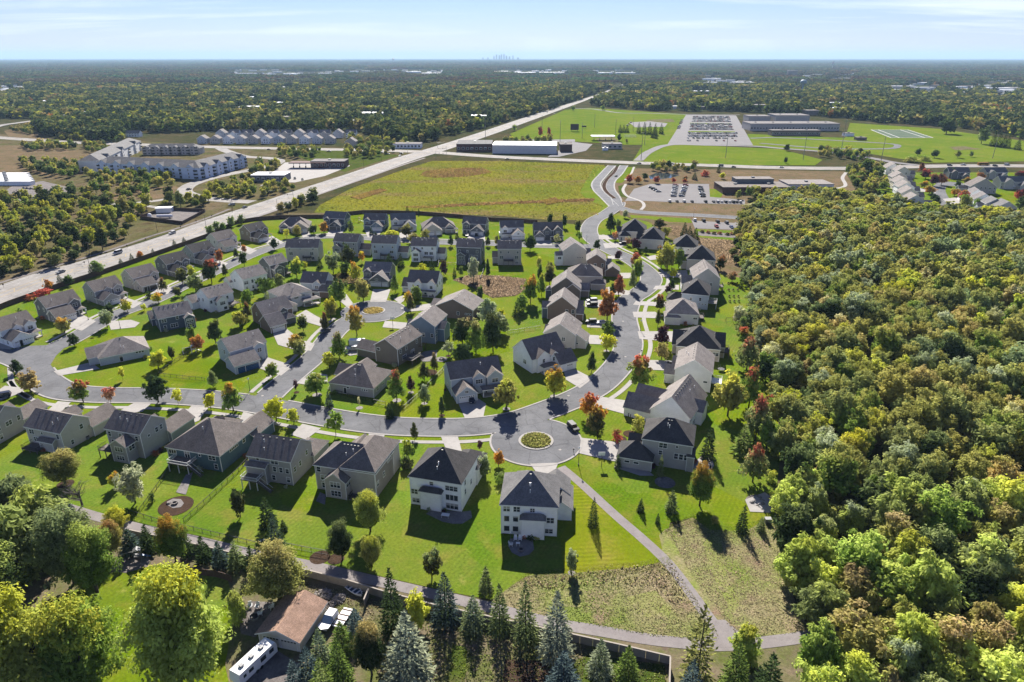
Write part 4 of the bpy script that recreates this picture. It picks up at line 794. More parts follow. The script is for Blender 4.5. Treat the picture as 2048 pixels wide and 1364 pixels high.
house('W6', 'taupe broad-roofed house', 'taupe house with broad slate hip roof and small front dormer', (1203, 578, 552, 1136, 550), 12, roof='hip', wall='taupe', roofm='brown', pitch=.6, vents=3, blocks=[(.7, 1.1, -2, 4, 3.3, 'hip'), (.2, .6, 10, 14, 4.5, 'gy')], gdoors=[(1, 'r', .5, 4.6)], custom=[(0, 'n', .9, 1.0, 1, 1.4, 1, 2)])
house('W7', 'brown steep-gabled house', 'chocolate-brown gabled house with separate low gabled garage', (1210, 551, 520, 1174, 519), 11, roof='gy', wall='brown', roofm='taupe', pitch=.62, vents=0, yaw=-6, h=7.6, custom=[(0, 'n', .45, 4.4, 1.1, 1.5, 1, 2), (0, 'n', .84, 4.4, 1.1, 1.5, 1, 2), (0, 'n', .12, 5.2, 1.2, .5, 2, 1), (0, 'n', .75, 1.6, .8, 1.2, 1, 2)], blocks=[(1.0, 1.75, -1.5, 5.5, 3.0, 'gy'), (.8, 1.3, 5.5, 11, 4.5, 'gx'), (-.45, 0, 2, 6, 3.2, 'gx', 'white')], gdoors=[(1, 'r', .5, 4.8)])
house('W8', 'cream tall gabled house', 'tall cream gabled house with white sunroom at the crossroads', (1171, 530, 495, 1131, 499), 12, roof='gy', wall='cream', roofm='taupe', pitch=.62, vents=5, vf='l', W=12, yaw=6, h=8.0, custom=[(0, 'n', .65, 3.8, .5, .5, 1, 1), (0, 'n', .75, 3.8, .5, .5, 1, 1), (0, 'n', .85, 3.8, .5, .5, 1, 1), (1, 'n', .5, 3.4, 1.6, 1.2, 2, 2)], blocks=[(-.3, .02, .5, 5, 5.4, 'gx', 'white'), (.9, 1.3, 4, 11, 4.5, 'gx')])
# --- houses round the small circle
house('C1', 'grey hipped bungalow', 'grey single-storey bungalow with wide hip roof inside the street bend', (748, 796, 768, 658, 756), 13.5, roof='hip', wall='grey', roofm='brown', pitch=.6, vents=6, h=3.6, custom=[(0, 'n', .35, .2, .95, 2.0, 1, 1), (0, 'n', .42, 2.2, .9, .5, 1, 1), (0, 'n', .75, 2.1, .55, .55, 1, 1), (0, 'n', .8, 2.1, .55, .55, 1, 1), (0, 'n', .85, 2.1, .55, .55, 1, 1), (0, 'r', .2, 1.4, 1.4, 1.4, 2, 2), (0, 'r', .5, 1.4, 1.4, 1.4, 2, 2)], blocks=[(-.12, .4, 7, 14, 3.2, 'gx'), (.1, .5, 12, 17, 3.3, 'gy')], gdoors=[(1, 'l', .5, 4.8)])
house('C2', 'olive gabled house', 'dark olive two-storey gabled house with raised deck and black pergola', (797, 732, 695, 756, 687), 15, roof='gy', wall='olive', roofm='brown', pitch=.55, vf='r', vents=7, W=9.5, h=6.6, custom=[(0, 'n', .14, 4.6, 1.2, .9, 1, 1), (0, 'r', .12, 4.2, .9, 1.3, 1, 2), (0, 'r', .35, 4.2, .9, 1.3, 1, 2), (0, 'r', .8, 4.2, .9, 1.3, 1, 2), (0, 'r', .25, 1.2, 2.4, 1.5, 3, 2), (0, 'r', .6, .8, 1.9, 2.0, 2, 1)], blocks=[(-.95, .1, 1, 8, 3.2, 'gx')], decks=[(0, 'r', .35, 5.5, 4.2, 1.8, True)])
house('C3', 'blue gabled house', 'steel-blue two-storey gabled house beside the small circle', (871, 688, 652, 818, 647), 13, roof='gy', wall='blue', roofm='taupe', pitch=.6, vents=6, vf='l', custom=[(0, 'n', .3, 5.0, 1.2, .6, 1, 1), (0, 'n', .55, 2.6, .95, 1.4, 1, 2), (0, 'n', .88, 2.6, .95, 1.4, 1, 2)], wins='0r', lvl=LV2, blocks=[(-.35, .3, 6, 12, 3.5, 'gx'), (.95, 1.25, 3, 9, 5.2, 'gx')])
house('C4', 'dark brown broad-gabled house', 'dark brown house with broad slate gable and square side windows', (946, 641, 615, 863, 600), 13, roof='gy', wall='brown', roofm='taupe', pitch=.42, vents=3, yaw=-17, W=17, h=4.6, custom=[(0, 'n', .62, 1.8, 1.0, 1.3, 1, 2), (0, 'n', .82, 2.2, .6, .6, 1, 1), (0, 'n', .88, 2.2, .6, .6, 1, 1), (0, 'n', .94, 2.2, .6, .6, 1, 1)], blocks=[(-.2, .4, 5, 12, 3.2, 'gx')], gdoors=[(1, 'l', .5, 4.6)], decks=[(0, 'r', .4, 5, 3.2, .8, False)])
house('C5', 'white farmhouse by the circle', 'white farmhouse with dark porch and steep front gables beyond the circle', (874, 591, 566, 818, 566), 10, wall='white', roofm='brown', pitch=.75, yaw=-10, W=13.5, vents=0, pipes=0, blocks=[(.25, .5, -1.2, 5, 5.8, 'gy'), (.7, .98, -1.4, 5, 5.8, 'gy'), (-.25, .15, 2, 9, 3.2, 'gx')], wins='0r', lvl=LV2, custom=[(1, 'n', .5, 3.5, .95, 1.4, 1, 2), (2, 'n', .5, 3.5, 1.2, 1.4, 1, 2), (0, 'n', .6, .3, 1, 2, 1, 1)], porches=[(.3, 1.0, -3.4, -1.3, 2.7)], gdoors=[(3, 'n', .5, 4.4)])
house('C6', 'slate house with white garage', 'slate-grey house with white garage doors at the head of the circle', (781, 566, 543, 727, 541), 9, wall='slate', roofm='taupe', pitch=.65, vents=0, blocks=[(.34, 1.06, -6, .5, 3.0, 'gy'), (.02, .3, -.9, 4, 5.6, 'gy')], gdoors=[(1, 'n', .35, 5.0), (1, 'n', .82, 2.5)], custom=[(2, 'n', .5, 3.4, 2.0, 1.4, 3, 2), (0, 'n', .5, 4.2, 1.2, .7, 2, 1), (0, 'n', .8, 4.2, 1.2, .7, 2, 1), (1, 'n', .4, 3.1, 1.2, .6, 2, 1)], porches=[(0, .34, -2.8, -.9, 2.6)])
house('C7', 'light blue house', 'light blue house with dark gabled dormer at the entry to the circle', (604, 589, 564, 653, 568), 9.5, wall='sky', roofm='brown', pitch=.7, W=11.5, yaw=-8, vents=0, blocks=[(.52, .86, -.9, 5, 5.6, 'gy'), (.85, 1.3, -3, 6, 3.2, 'gx', 'brown')], custom=[(1, 'n', .5, 3.4, 1.6, 1.4, 2, 2), (0, 'n', .15, 1.6, .8, 1.4, 1, 2), (0, 'n', .4, 2.2, 1.6, .5, 3, 1), (0, 'l', .4, 3.4, .8, 1.3, 1, 2)], porches=[(.5, .88, -2.6, -.9, 2.6)])
house('C8', 'white-based grey hipped house', 'grey hip-roofed house with white lower walls and deep corner porch', (564, 619, 603, 618, 592), 12, roof='hip', wall='palegrey', roofm='taupe', pitch=.5, yaw=42, W=14, h=5.6, vents=1, blocks=[(-.28, .3, -6, 4, 3.1, 'hip'), (.3, .62, -1.4, 5, 5.0, 'hip')], custom=[(0, 'l', .5, 2.6, .9, 1.0, 2, 2), (0, 'n', .7, 3.8, 2.2, .8, 4, 1), (2, 'n', .5, 3.8, 1.8, .8, 3, 1)], gdoors=[(1, 'n', .5, 5.0)], porches=[(.6, 1.15, -4, -.2, 2.7)])
house('C9', 'brown house with white gable', 'brown gabled house with slate upper storey and white garage door', (530, 655, 640, 575, 640), 10, wall='brown', roofm='taupe', pitch=.68, yaw=45, W=12.5, h=5.6, vents=0, blocks=[(-.1, .42, -8, 1, 3.0, 'gx'), (.5, .78, -1.4, 5, 5.6, 'gy', 'slate'), (.4, .95, -3.4, 1, 2.8, 'hip', 'slate')], gdoors=[(1, 'n', .5, 5.0)], custom=[(2, 'n', .5, 3.4, 1.8, 1.4, 2, 2), (0, 'l', .4, 3.6, .7, 1.1, 1, 2), (0, 'n', .2, 4.4, .7, .6, 1, 1)])
house('C10', 'blue-grey house with blue doors', 'blue-grey house with two bright blue garage doors', (465, 735, 699, 488, 676), 10.5, wall='sky', roofm='taupe', pitch=.55, yaw=44, W=13, h=6.2, vents=0, blocks=[(-.12, .55, -6.5, 1, 3.2, 'gx'), (.62, .9, -1.2, 5, 5.8, 'gy')], gdoors=[(1, 'n', .25, 2.6, 'door_blue'), (1, 'n', .68, 4.8, 'door_blue')], custom=[(0, 'l', .52, 3.6, 1.0, 1.6, 1, 2), (0, 'l', .35, 4.4, .6, .7, 1, 1), (0, 'l', .9, 3.6, 1.0, 1.5, 1, 2), (2, 'n', .5, 3.4, 1.4, 1.4, 2, 2), (0, 'n', .5, 4.2, .8, .6, 1, 1)])
house('C11', 'blue-grey bungalow', 'blue-grey single-storey bungalow with low-pitched hip roof and pergola', (202, 732, 716, 297, 696), 13.5, roof='hip', wall='sky', roofm='taupe', pitch=.5, h=3.1, vents=1, custom=[(0, 'n', .75, 2.0, .7, .6, 1, 1), (0, 'n', .81, 2.0, .7, .6, 1, 1), (0, 'n', .87, 2.0, .7, .6, 1, 1), (0, 'n', .42, .1, 1.0, 2.1, 1, 1)], blocks=[(-.2, .4, 2.5, 11, 2.9, 'gx')], gdoors=[(1, 'l', .5, 5)])
# --- between the two western streets
house('D1', 'navy house with many windows', 'navy blue gabled house with white windows and rear bay', (322, 664, 637, 383, 624), 10, wall='navy', roofm='taupe', pitch=.6, vents=6, wins='', blocks=[(.72, 1.02, -2.6, .3, 4.6, 'gy'), (-.1, .5, 9, 16, 3.1, 'gx')], custom=[(0, 'n', .15, 3.6, 1.7, 1.3, 2, 2), (0, 'n', .55, 3.9, .9, 1.3, 1, 2), (0, 'n', .15, 1.0, .95, 1.3, 1, 2), (0, 'n', .42, .9, 2.6, 1.5, 3, 2), (1, 'n', .5, 2.6, 2.4, 1.4, 3, 2), (1, 'n', .5, .5, 2.4, 1.4, 3, 2), (0, 'l', .4, 3.8, .9, .9, 2, 2), (0, 'l', .3, 1.0, .9, 1.3, 1, 2)])
house('D2', 'white house with rear bay', 'white two-storey gabled house with rear bay and round deck', (422, 625, 596, 451, 580), 9.5, wall='white', roofm='taupe', pitch=.6, yaw=52, vents=5, blocks=[(.2, .62, -2.4, .3, 4.9, 'gy'), (-.25, .5, 9, 16, 3.2, 'gx')], custom=[(1, 'n', .5, 2.8, 2.2, 1.4, 3, 2), (1, 'l', .5, 2.8, 1.4, 1.4, 2, 2), (0, 'n', .08, 3.8, .9, 1.3, 1, 2), (0, 'n', .75, 3.9, .9, 1.3, 1, 2), (0, 'l', .15, 3.6, .9, 1.3, 1, 2), (0, 'l', .5, 4.0, .9, 1.3, 1, 2), (1, 'n', .7, .5, 1.4, 1.2, 1, 1)], decks=[(0, 'n', .85, 4.4, 4, 2.2, True)])
house('D3', 'large white gabled house', 'large white gabled house uphill of the white house with bay', (490, 585, 558, 524, 545), 11, wall='white', roofm='taupe', pitch=.55, vents=5, yaw=50, W=12, wins='0n', lvl=LV2, custom=[(0, 'l', .3, 3.6, .9, 1.2, 1, 2)], blocks=[(-.1, .4, 10, 16, 3.2, 'gx')], decks=[(0, 'n', .7, 4.5, 3.6, 1.6, True)])
house('D4', 'charcoal house with bay', 'charcoal gabled house with projecting gabled bay near the wetland', (543, 557, 530, 567, 520), 9.5, wall='slate', roofm='taupe', pitch=.6, vents=5, yaw=50, blocks=[(.1, .6, -2.6, .3, 5, 'gy')], custom=[(1, 'n', .5, 2.8, 2.2, 1.4, 3, 2), (1, 'l', .5, 2.8, 1.4, 1.4, 2, 2), (0, 'l', .7, 3.4, .9, 1.4, 1, 2), (0, 'l', .3, 3.4, .9, 1.4, 1, 2)], decks=[(0, 'n', .85, 3.6, 3.4, 1.6, False)])
# --- west row along the fence: gable end towards us, garage towards the street on the right
def westrow(key, nick, label, spec, wall, roofm, W=12, d=10, yaw=56, double=True, door='white', gab=None):
    house(key, nick, label, spec + (spec[0] + 30, spec[2] - 12), d, wall=wall, roofm=roofm, pitch=.62, W=W, yaw=yaw, vents=0, pipes=1, h=5.8,
          blocks=[(.0, .58, -6.5, .6, 3.0, 'gy' if double else 'gx'), (.62, .95, -1.2, 5, 5.6, 'gy')] + ([(.3, .56, -.8, 4, 5.6, 'gy')] if double else []) , gdoors=[(1, 'n', .3, 2.6, door), (1, 'n', .68, 4.8, door)],
          custom=[(0, 'l', .25, 3.6, .9, 1.4, 1, 2), (0, 'l', .7, 3.6, .9, 1.4, 1, 2), (2, 'n', .5, 3.5, 1.7, 1.4, 2, 2), (1, 'l', .5, .9, .9, 1.4, 1, 2)] + ([(3, 'n', .5, 3.6, .9, 1.2, 1, 2)] if double else []), porches=[(.58, 1.0, -3.2, 0, 2.6)])
westrow('L0', 'cropped white garage house', 'white house cut by the left edge near the street junction', (10, 690, 660), 'white', 'brown', yaw=60)
westrow('L1', 'slate house with white garage doors', 'slate-grey gabled house with two white garage doors, nearest of the fence row', (100, 642, 612), 'slate', 'brown', double=False, W=13)
westrow('L2', 'grey house with half-circle window', 'grey house with two dormer gables between the red bushes and the street', (195, 608, 580), 'grey', 'brown')
westrow('L3', 'taupe house of the fence row', 'taupe house with open garage, third along the brown fence', (271, 580, 555), 'taupe', 'brown', double=False, door='black')  # black door panels painted in for the dark inside of the open garage
westrow('L4', 'charcoal house of the fence row', 'charcoal house with dark roof and white trim, fourth along the fence', (337, 551, 527), 'slate', 'dark')
westrow('L5', 'stone-grey house of the fence row', 'stone-grey house with twin front gables, fifth along the fence', (391, 527, 505), 'grey', 'dark')
westrow('L6', 'cream house of the fence row', 'cream house with broad garage gable, sixth along the fence', (438, 501, 485), 'cream', 'brown', double=False)
westrow('L7', 'dark house at the fence bend', 'dark house with white gable trim at the bend of the fence', (503, 483, 465), 'olive', 'dark')
# --- back row along the crop field: fronts towards us
def backrow(key, nick, label, spec, wall, roofm, d=9, g='r', roof='gx', trim=None, h=None, doors='white', gab=True):
    gx = (.45, 1.0) if g == 'r' else (.0, .55)
    ox = (.04, .32) if g == 'r' else (.68, .96)
    house(key, nick, label, spec, d, roof=roof, wall=wall, roofm=roofm, pitch=.65, vents=0, pipes=1, h=h, blocks=[(*gx, -6, .5, 3.0, 'gy')] + ([(*ox, -1, 4, (h or 5.8) - .2, 'gy')] if gab else []),
          gdoors=[(1, 'n', .34, 4.6, doors), (1, 'n', .8, 2.4, doors)], custom=([(2, 'n', .5, 3.3, 1.8, 1.4, 2, 2)] if gab else []) + [(0, 'n', .55, 4.0, 1.2, .9, 2, 1), (1, 'n', .5, 3.1, .9, .7, 2, 1)] if roof != 'hip' else [(0, 'n', .15, 1.0, 1.8, 1.3, 2, 2)],
          porches=[(ox[0], ox[1] + .1, -2.8, -.2, 2.6)], wins='0r', lvl=LV2)
backrow('B1', 'grey bungalow by the fence', 'grey single-storey bungalow with two small front gables by the fence', (619, 461, 450, 558, 452), 'taupe', 'brown', d=12, roof='hip', h=3.3)
backrow('B2', 'navy house with blue car', 'navy house with white-trimmed gables and a car in its open garage', (690, 457, 437, 647, 435), 'navy', 'grey', doors='slate')
backrow('B3', 'blue-brown house with swing set', 'blue-grey house with brown garage gable beside the wooden swing set', (770, 458, 440, 727, 439), 'blue', 'brown')
backrow('B4', 'pale grey house with dark porch', 'pale grey house with dark porch roof and white garage wing', (832, 457, 438, 782, 440), 'palegrey', 'grey')
backrow('B5', 'beige bungalow', 'beige single-storey bungalow with large hip roof, middle of the back row', (911, 464, 452, 846, 455), 'beige', 'brown', d=14, roof='hip', h=3.4, g='l')
backrow('B6', 'white and charcoal house', 'white and charcoal house with two cars before its garage', (971, 467, 448, 925, 446), 'slate', 'brown')
backrow('B7', 'white house with cargo trailer', 'white house with small cargo trailer on its driveway', (1047, 474, 454, 1002, 455), 'white', 'brown')
house('B8', 'black three-gabled house', 'black house with three white-edged front gables, last of the back row', (1125, 478, 462, 1069, 463), 9, wall='slate', roofm='brown', pitch=.75, h=5.6, vents=0, pipes=0, blocks=[(0, .34, -3.5, 1, 3.2, 'gy'), (.3, .58, -1.1, 4, 5.6, 'gy'), (.66, .98, -1.2, 4, 5.6, 'gy')], gdoors=[(1, 'n', .5, 4.6), (0, 'n', .45, 2.6)], custom=[(2, 'n', .5, 3.4, 2, 1.4, 3, 2), (3, 'n', .5, 3.4, 2, 1.4, 3, 2), (1, 'n', .5, 3.3, .9, .9, 1, 1)], porches=[(.55, 1.0, -3.4, -1.1, 2.6)])
# --- middle row: backs towards us across the wetland
def midrow(key, nick, label, spec, wall, roofm='brown', d=10, bay=None, dk=None, gx=(.95, 1.4), h=None):
    cu = [(0, 'n', .12, 6.2, .95, 1.2, 1, 2), (0, 'n', .45, 6.3, .8, 1.0, 1, 2), (0, 'n', .85, 6.2, .95, 1.2, 1, 2), (0, 'n', .8, 3.4, 1.8, 1.4, 2, 2), (0, 'n', .82, .8, 1.6, 1.4, 2, 2), (0, 'n', .15 if not bay else .6, 3.4, 1.8, 1.4, 2, 2)]
    bl = [(*gx, 3, 10, 3.4, 'gx')] if gx else []
    if bay:
        bl.append((*bay, -2.6, .3, 5.4, 'gy')); k = len(bl); cu += [(k, 'n', .5, 3.2, 2.4, 1.4, 3, 2), (k, 'n', .5, .7, 2.4, 1.4, 3, 2)]
    house(key, nick, label, spec, d, wall=wall, roofm=roofm, pitch=.6, vents=5, h=h, blocks=bl, custom=cu, decks=[dk] if dk else [], wins='0r', lvl=LV3, skip=.5)
midrow('M1', 'wide beige house', 'wide beige house with small gabled porch and deck, first of the middle row', (638, 522, 495, 571, 495), 'beige', 'brown', bay=None, dk=(0, 'n', .66, 4, 2.6, 2.4, False), gx=None)
midrow('M2', 'grey house with bay and brown garage', 'grey house with gabled bay and brown garage wing in the middle row', (716, 513, 484, 667, 482), 'grey', bay=(.02, .36), gx=(1.0, 1.45))
midrow('M3', 'blue-grey house with deck stairs', 'blue-grey house with long deck stairs in the middle row', (794, 519, 487, 743, 486), 'sky', dk=(0, 'n', .55, 4.6, 2.8, 2.8, True))
midrow('M4', 'white house of the middle row', 'white house with gabled bay and white deck in the middle row', (873, 522, 492, 822, 491), 'white', bay=(.04, .38), dk=(0, 'n', .7, 5.2, 3, 2.7, False, 'deck', 'white'), gx=(1.0, 1.3))
midrow('M5', 'charcoal house of the middle row', 'charcoal house with grey gabled bay in the middle row', (962, 529, 495, 913, 493), 'slate', bay=(.04, .38), gx=None, dk=(0, 'n', .7, 4.6, 2.4, 2.6, False, 'deck', 'white'))
midrow('M6', 'taupe house with tall deck', 'taupe house with tall central deck, last of the middle row', (1042, 530, 497, 996, 497), 'taupe', dk=(0, 'n', .45, 5, 2.8, 3.0, False), gx=(-.25, .02))
# --- second neighbourhood beyond the wood
def terrace(key, nick, label, spec, wall, yaw=-12, W=10.5, d=13, h=6.2, **kw):
    house(key, nick, label, spec, d, roof='gy', wall=wall, roofm='taupe', pitch=.62, yaw=yaw, W=W, h=h, vents=0, pipes=0, blocks=[(.9, 1.45, 3, 11, 3.4, 'gx')], custom=[(0, 'n', .3, 3.6, 1, 1.4, 1, 2), (0, 'n', .72, 3.6, 1, 1.4, 1, 2), (0, 'n', .72, .8, 1, 1.4, 1, 2)], wins='0l', lvl=LV2, group='houses beyond the wood', **kw)
TR = [((1847, 421, 407, 1823, 407), 'palegrey', 'nearest'), ((1834, 404, 390, 1811, 391), 'cream', 'second'), ((1826, 391, 377, 1803, 378), 'white', 'third'), ((1818, 381, 366, 1794, 367), 'cream', 'fourth'), ((1812, 370, 357, 1778, 358), 'beige', 'fifth'), ((1818, 357, 345, 1795, 345), 'cream', 'sixth'), ((1798, 350, 337, 1778, 337), 'white', 'farthest')]
for i, (s, wl_, nm) in enumerate(TR): terrace('N%d' % i, nm + ' pale house beyond the wood', nm + ' of the seven pale gabled houses in line beyond the wood', s, wl_, W=11.5 if i else 13)
for key, nick, label, s, wl_, rm, yw in [('P1', 'grey many-gabled house', 'grey house with stacked front gables by the far highway', (1937, 358, 345, 1905, 346), 'slate', 'brown', -4), ('P2', 'pale twin-gabled house', 'pale house with twin gables near the white car', (2012, 358, 346, 1976, 347), 'grey', 'grey', 4), ('P3', 'wide slate-roofed house', 'wide house with slate roof cut by the right edge', (2060, 378, 360, 2000, 359), 'beige', 'grey', 0)]:
    house(key, nick, label, s, 10, wall=wl_, roofm=rm, pitch=.65, yaw=yw, h=6, vents=0, pipes=0, wins='0n', lvl=LV2, blocks=[(.1, .4, -1.2, 4, 5.8, 'gy'), (.55, .9, -4, 2, 3.2, 'gy')], group='houses beyond the wood')
for key, nick, label, s, wl_, rm, yw in [('P4', 'white-sided sloping house', 'white-sided house with long pale roof right of the far street', (1968, 405, 388, 1936, 385), 'white', 'light', -20), ('P5', 'white house with solar-dark roof', 'white house with small dark front gables right of the far street', (1985, 416, 400, 1950, 398), 'white', 'light', -20), ('P6', 'brown-roofed broad house', 'house with broad brown roof behind the white-sided houses', (1990, 388, 374, 1940, 372), 'grey', 'brown', -10), ('P7', 'dark-gabled house at the wood edge', 'dark gabled house with white chimney box at the wood edge', (2030, 432, 416, 1996, 415), 'palegrey', 'grey', -12), ('P8', 'blue-roofed house at the wood', 'house with blue-grey roof touching the wood right of the street', (2005, 425, 408, 1975, 407), 'sky', 'grey', -16)]:
    house(key, nick, label, s, 12, roof='gy', wall=wl_, roofm=rm, pitch=.6, yaw=yw, h=5.6, vents=0, pipes=0, wins='0n 0l', lvl=LV2, blocks=[(-.35, .2, 3, 9, 3.2, 'gx')], group='houses beyond the wood')
# foreground outbuilding: cream garage with a brown roof
house('G1', 'brown-roofed garage', 'long cream garage with brown shingle roof behind the travel trailer', (601, 1304, 1289, 522, 1269), 9.5, roof='gy', wall='cream', roofm='tan', pitch=.38, yaw=-14, W=8.2, h=2.8, vents=0, pipes=0, ov=.5, cat='garage', group='outbuildings', name='garage', gdoors=[(0, 'n', .3, 3.2, 'cream'), (0, 'n', .74, 3.2, 'cream')])
# ------------------------------------------------------------------ trees
def crown_mesh(name, kind, seed, nc, nl, ls, mat='leaf'):
    """leaf clumps through a crown volume, in a unit box: width 1, tree height 1"""
    g = np.random.default_rng(seed); V = []; var = []; top = []
    def leaf(c, n, s, asp=1.0, ax=None):
        n = n / (np.linalg.norm(n) + 1e-9)
        u = np.cross(n, g.normal(size=3)) if ax is None else ax
        u /= np.linalg.norm(u) + 1e-9; w = np.cross(n, u); w /= np.linalg.norm(w) + 1e-9
        V.extend([c - u * s * asp, c - w * s * .62, c + u * s * asp, c + w * s * .62])
    if kind == 'spruce' or kind == 'pine':
        z0 = .06 if kind == 'spruce' else .10
        for k in range(nc):
            t = ((k + .5) / nc) ** 1.15; z = z0 + (1 - z0) * t
            rad = .5 * ((1 - t ** 1.25) ** .9 + .02) * (1 if kind == 'spruce' else (1.0 - .25 * (1 - t)) * g.uniform(.8, 1.1))
            nb = max(4, int(nl * (1 - t) + 4)); ph = g.uniform(0, 6.28)
            for i in range(nb):
                a = ph + 6.283 * i / nb + g.normal() * .18; L = rad * g.uniform(.72, 1.08); bv = g.uniform(0, 1)
                d = np.array([math.cos(a), math.sin(a), -.16 + .45 * t]); side = np.array([-math.sin(a), math.cos(a), 0])
                m_ = max(2, int(4 * L / .5 + 1.5))
                for q in range(m_):
                    f = .35 + .65 * (q + .5) / m_; c = np.array([0, 0, z]) + d * L * f + side * g.normal() * .035 * (1 - f) + np.array([0, 0, g.normal() * .006])
                    leaf(c, np.array([d[0] * .35, d[1] * .35, 1.0]) + g.normal(size=3) * .38, ls * g.uniform(.8, 1.35), 1.9, d + side * g.normal() * .55)
                    var.append(np.clip(.35 * bv + .4 * g.uniform() + .25, 0, 1)); top.append(np.clip(f * 1.6 - .55 + g.normal() * .15, 0, 1))
    else:
        prof = {'maple': lambda t: math.sin(math.pi * min(1, (t * .86 + .12))) ** .6 * (1 - .28 * t), 'cone': lambda t: (math.sin(math.pi * min(1, t * .7 + .26)) ** .8) * (1.05 - .72 * t),
                'oak': lambda t: math.sin(math.pi * min(1, t * .78 + .2)) ** .55, 'shrub': lambda t: math.sqrt(max(0, 1 - (t * .98) ** 2)), 'thin': lambda t: math.sin(math.pi * (t * .9 + .06)) ** .8, 'willow': lambda t: math.sin(math.pi * min(1, t * .75 + .22)) ** .6}[kind]
        zb = {'maple': .2, 'cone': .2, 'oak': .22, 'shrub': .03, 'thin': .34, 'willow': .08}[kind]
        mx_ = max(prof(i / 40) for i in range(41))
        lob = []
        if kind in ('oak', 'maple', 'willow'):               # a crown is several boughs, each with its own dome of leaves
            for q in range(9 if nc < 100 else 16 if nc < 200 else 26):
                t = g.uniform(.12, .95); a = g.uniform(0, 6.283); rr = .5 * prof(t) / mx_ * g.uniform(.25, .72)
                lob.append((np.array([math.cos(a) * rr, math.sin(a) * rr, zb + (1 - zb) * t * .9]), g.uniform(.15, .27) * (1 if nc < 100 else .78 if nc < 200 else .6), a, t, g.uniform(0, 1), g.normal() * .2))
        for k in range(nc):
            t = g.uniform(0, 1) ** .85; a = g.uniform(0, 6.283); rr = .5 * prof(t) / mx_; f = g.uniform(.15, 1) ** .42
            hgt = zb + (1 - zb) * (t * .93 + .02)
            c0 = np.array([math.cos(a) * rr * f * .88, math.sin(a) * rr * f * .88, hgt]); cr_ = g.uniform(.075, .15) * (1 if kind != 'willow' else .9) * (1.25 if kind in ('thin', 'shrub') else 1)
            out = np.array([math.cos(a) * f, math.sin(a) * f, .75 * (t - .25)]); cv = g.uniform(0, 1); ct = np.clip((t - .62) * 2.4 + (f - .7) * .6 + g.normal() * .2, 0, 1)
            if lob:
                lc, lr, la, lt, lv, lw = lob[k % len(lob)]; d = g.normal(size=3); d[2] += .25; d /= np.linalg.norm(d); c0 = lc + d * lr * np.array([1, 1, .85]) * g.uniform(.7, 1.05); cr_ *= .72; out = d + np.array([0, 0, .2])
                t = np.clip((c0[2] - zb) / (1 - zb), 0, 1); ct = np.clip((t - .62) * 2.4 + lw + g.normal() * .12 + .05, 0, 1); cv = .55 * lv + .45 * cv
            for q in range(nl):
                d = g.normal(size=3); d /= np.linalg.norm(d) + 1e-9; d = d + .55 * out / (np.linalg.norm(out) + 1e-9)
                p = c0 + d * cr_ * g.uniform(.25, 1.0) ** .5 * np.array([1, 1, .8])
                if kind == 'willow': p[2] -= abs(g.normal()) * .03; leaf(p, d * .8 + np.array([0, 0, .7]) + g.normal(size=3) * .5, ls * g.uniform(.7, 1.3), 1.8, np.array([d[0], d[1], -.6]) + g.normal(size=3) * .4)
                else: leaf(p, d * .8 + np.array([0, 0, .8]) + g.normal(size=3) * .5, ls * g.uniform(.65, 1.35), 1.15)
                var.append(np.clip(.5 * cv + .5 * g.uniform(), 0, 1)); top.append(np.clip(ct + g.normal() * .12, 0, 1))
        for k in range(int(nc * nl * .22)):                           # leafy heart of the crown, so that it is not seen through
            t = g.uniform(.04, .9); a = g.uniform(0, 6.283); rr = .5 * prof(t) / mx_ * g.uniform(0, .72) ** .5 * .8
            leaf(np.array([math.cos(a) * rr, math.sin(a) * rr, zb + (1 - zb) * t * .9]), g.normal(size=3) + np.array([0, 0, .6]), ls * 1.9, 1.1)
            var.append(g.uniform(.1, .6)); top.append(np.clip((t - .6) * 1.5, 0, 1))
    V = np.array(V, dtype=np.float32); n = len(V) // 4
    me = bpy.data.meshes.new(name); me.vertices.add(len(V)); me.vertices.foreach_set('co', V.ravel())
    me.loops.add(n * 4); me.loops.foreach_set('vertex_index', np.arange(n * 4, dtype=np.int32))
    me.polygons.add(n); me.polygons.foreach_set('loop_start', np.arange(0, n * 4, 4, dtype=np.int32))
    for nm, arr in (('var', var), ('top', top)):
        a = me.attributes.new(nm, 'FLOAT', 'POINT'); a.data.foreach_set('value', np.repeat(np.array(arr, dtype=np.float32), 4))
    me.materials.append(M[mat]); me.update(); me.validate(); return me
def trunk_mesh(kind, seed):
    g = random.Random(seed); m = MB()
    hh = {'spruce': .8, 'pine': .85, 'shrub': .3, 'thin': .6, 'bare': .55}.get(kind, .5); r = {'spruce': .025, 'pine': .028, 'thin': .02}.get(kind, .032)
    m.bar((0, 0, -.02), (0, 0, hh), r, n=6, r2=r * .45)
    if kind not in ('spruce', 'pine'):
        for i in range(6 if kind != 'bare' else 16):
            a = g.uniform(0, 6.28); z = g.uniform(.2, hh); e = Vector((math.cos(a) * g.uniform(.2, .36), math.sin(a) * g.uniform(.2, .36), z + g.uniform(.15, .35)))
            m.bar((0, 0, z), e, r * .45, n=4, r2=r * .15)
            if kind == 'bare':
                for q in range(5):
                    s_ = Vector((0, 0, z)).lerp(e, g.uniform(.35, .95)); t = s_ + Vector((g.uniform(-.22, .22), g.uniform(-.22, .22), g.uniform(.04, .25))); m.bar(s_, t, r * .16, n=3, r2=r * .05)
                    for w in range(3): s2 = s_.lerp(t, g.uniform(.4, 1)); m.bar(s2, s2 + Vector((g.uniform(-.12, .12), g.uniform(-.12, .12), g.uniform(.0, .14))), r * .07, n=3, r2=r * .03)
    return m.mesh('trunk', M['bark_grey' if kind == 'bare' else 'bark'])
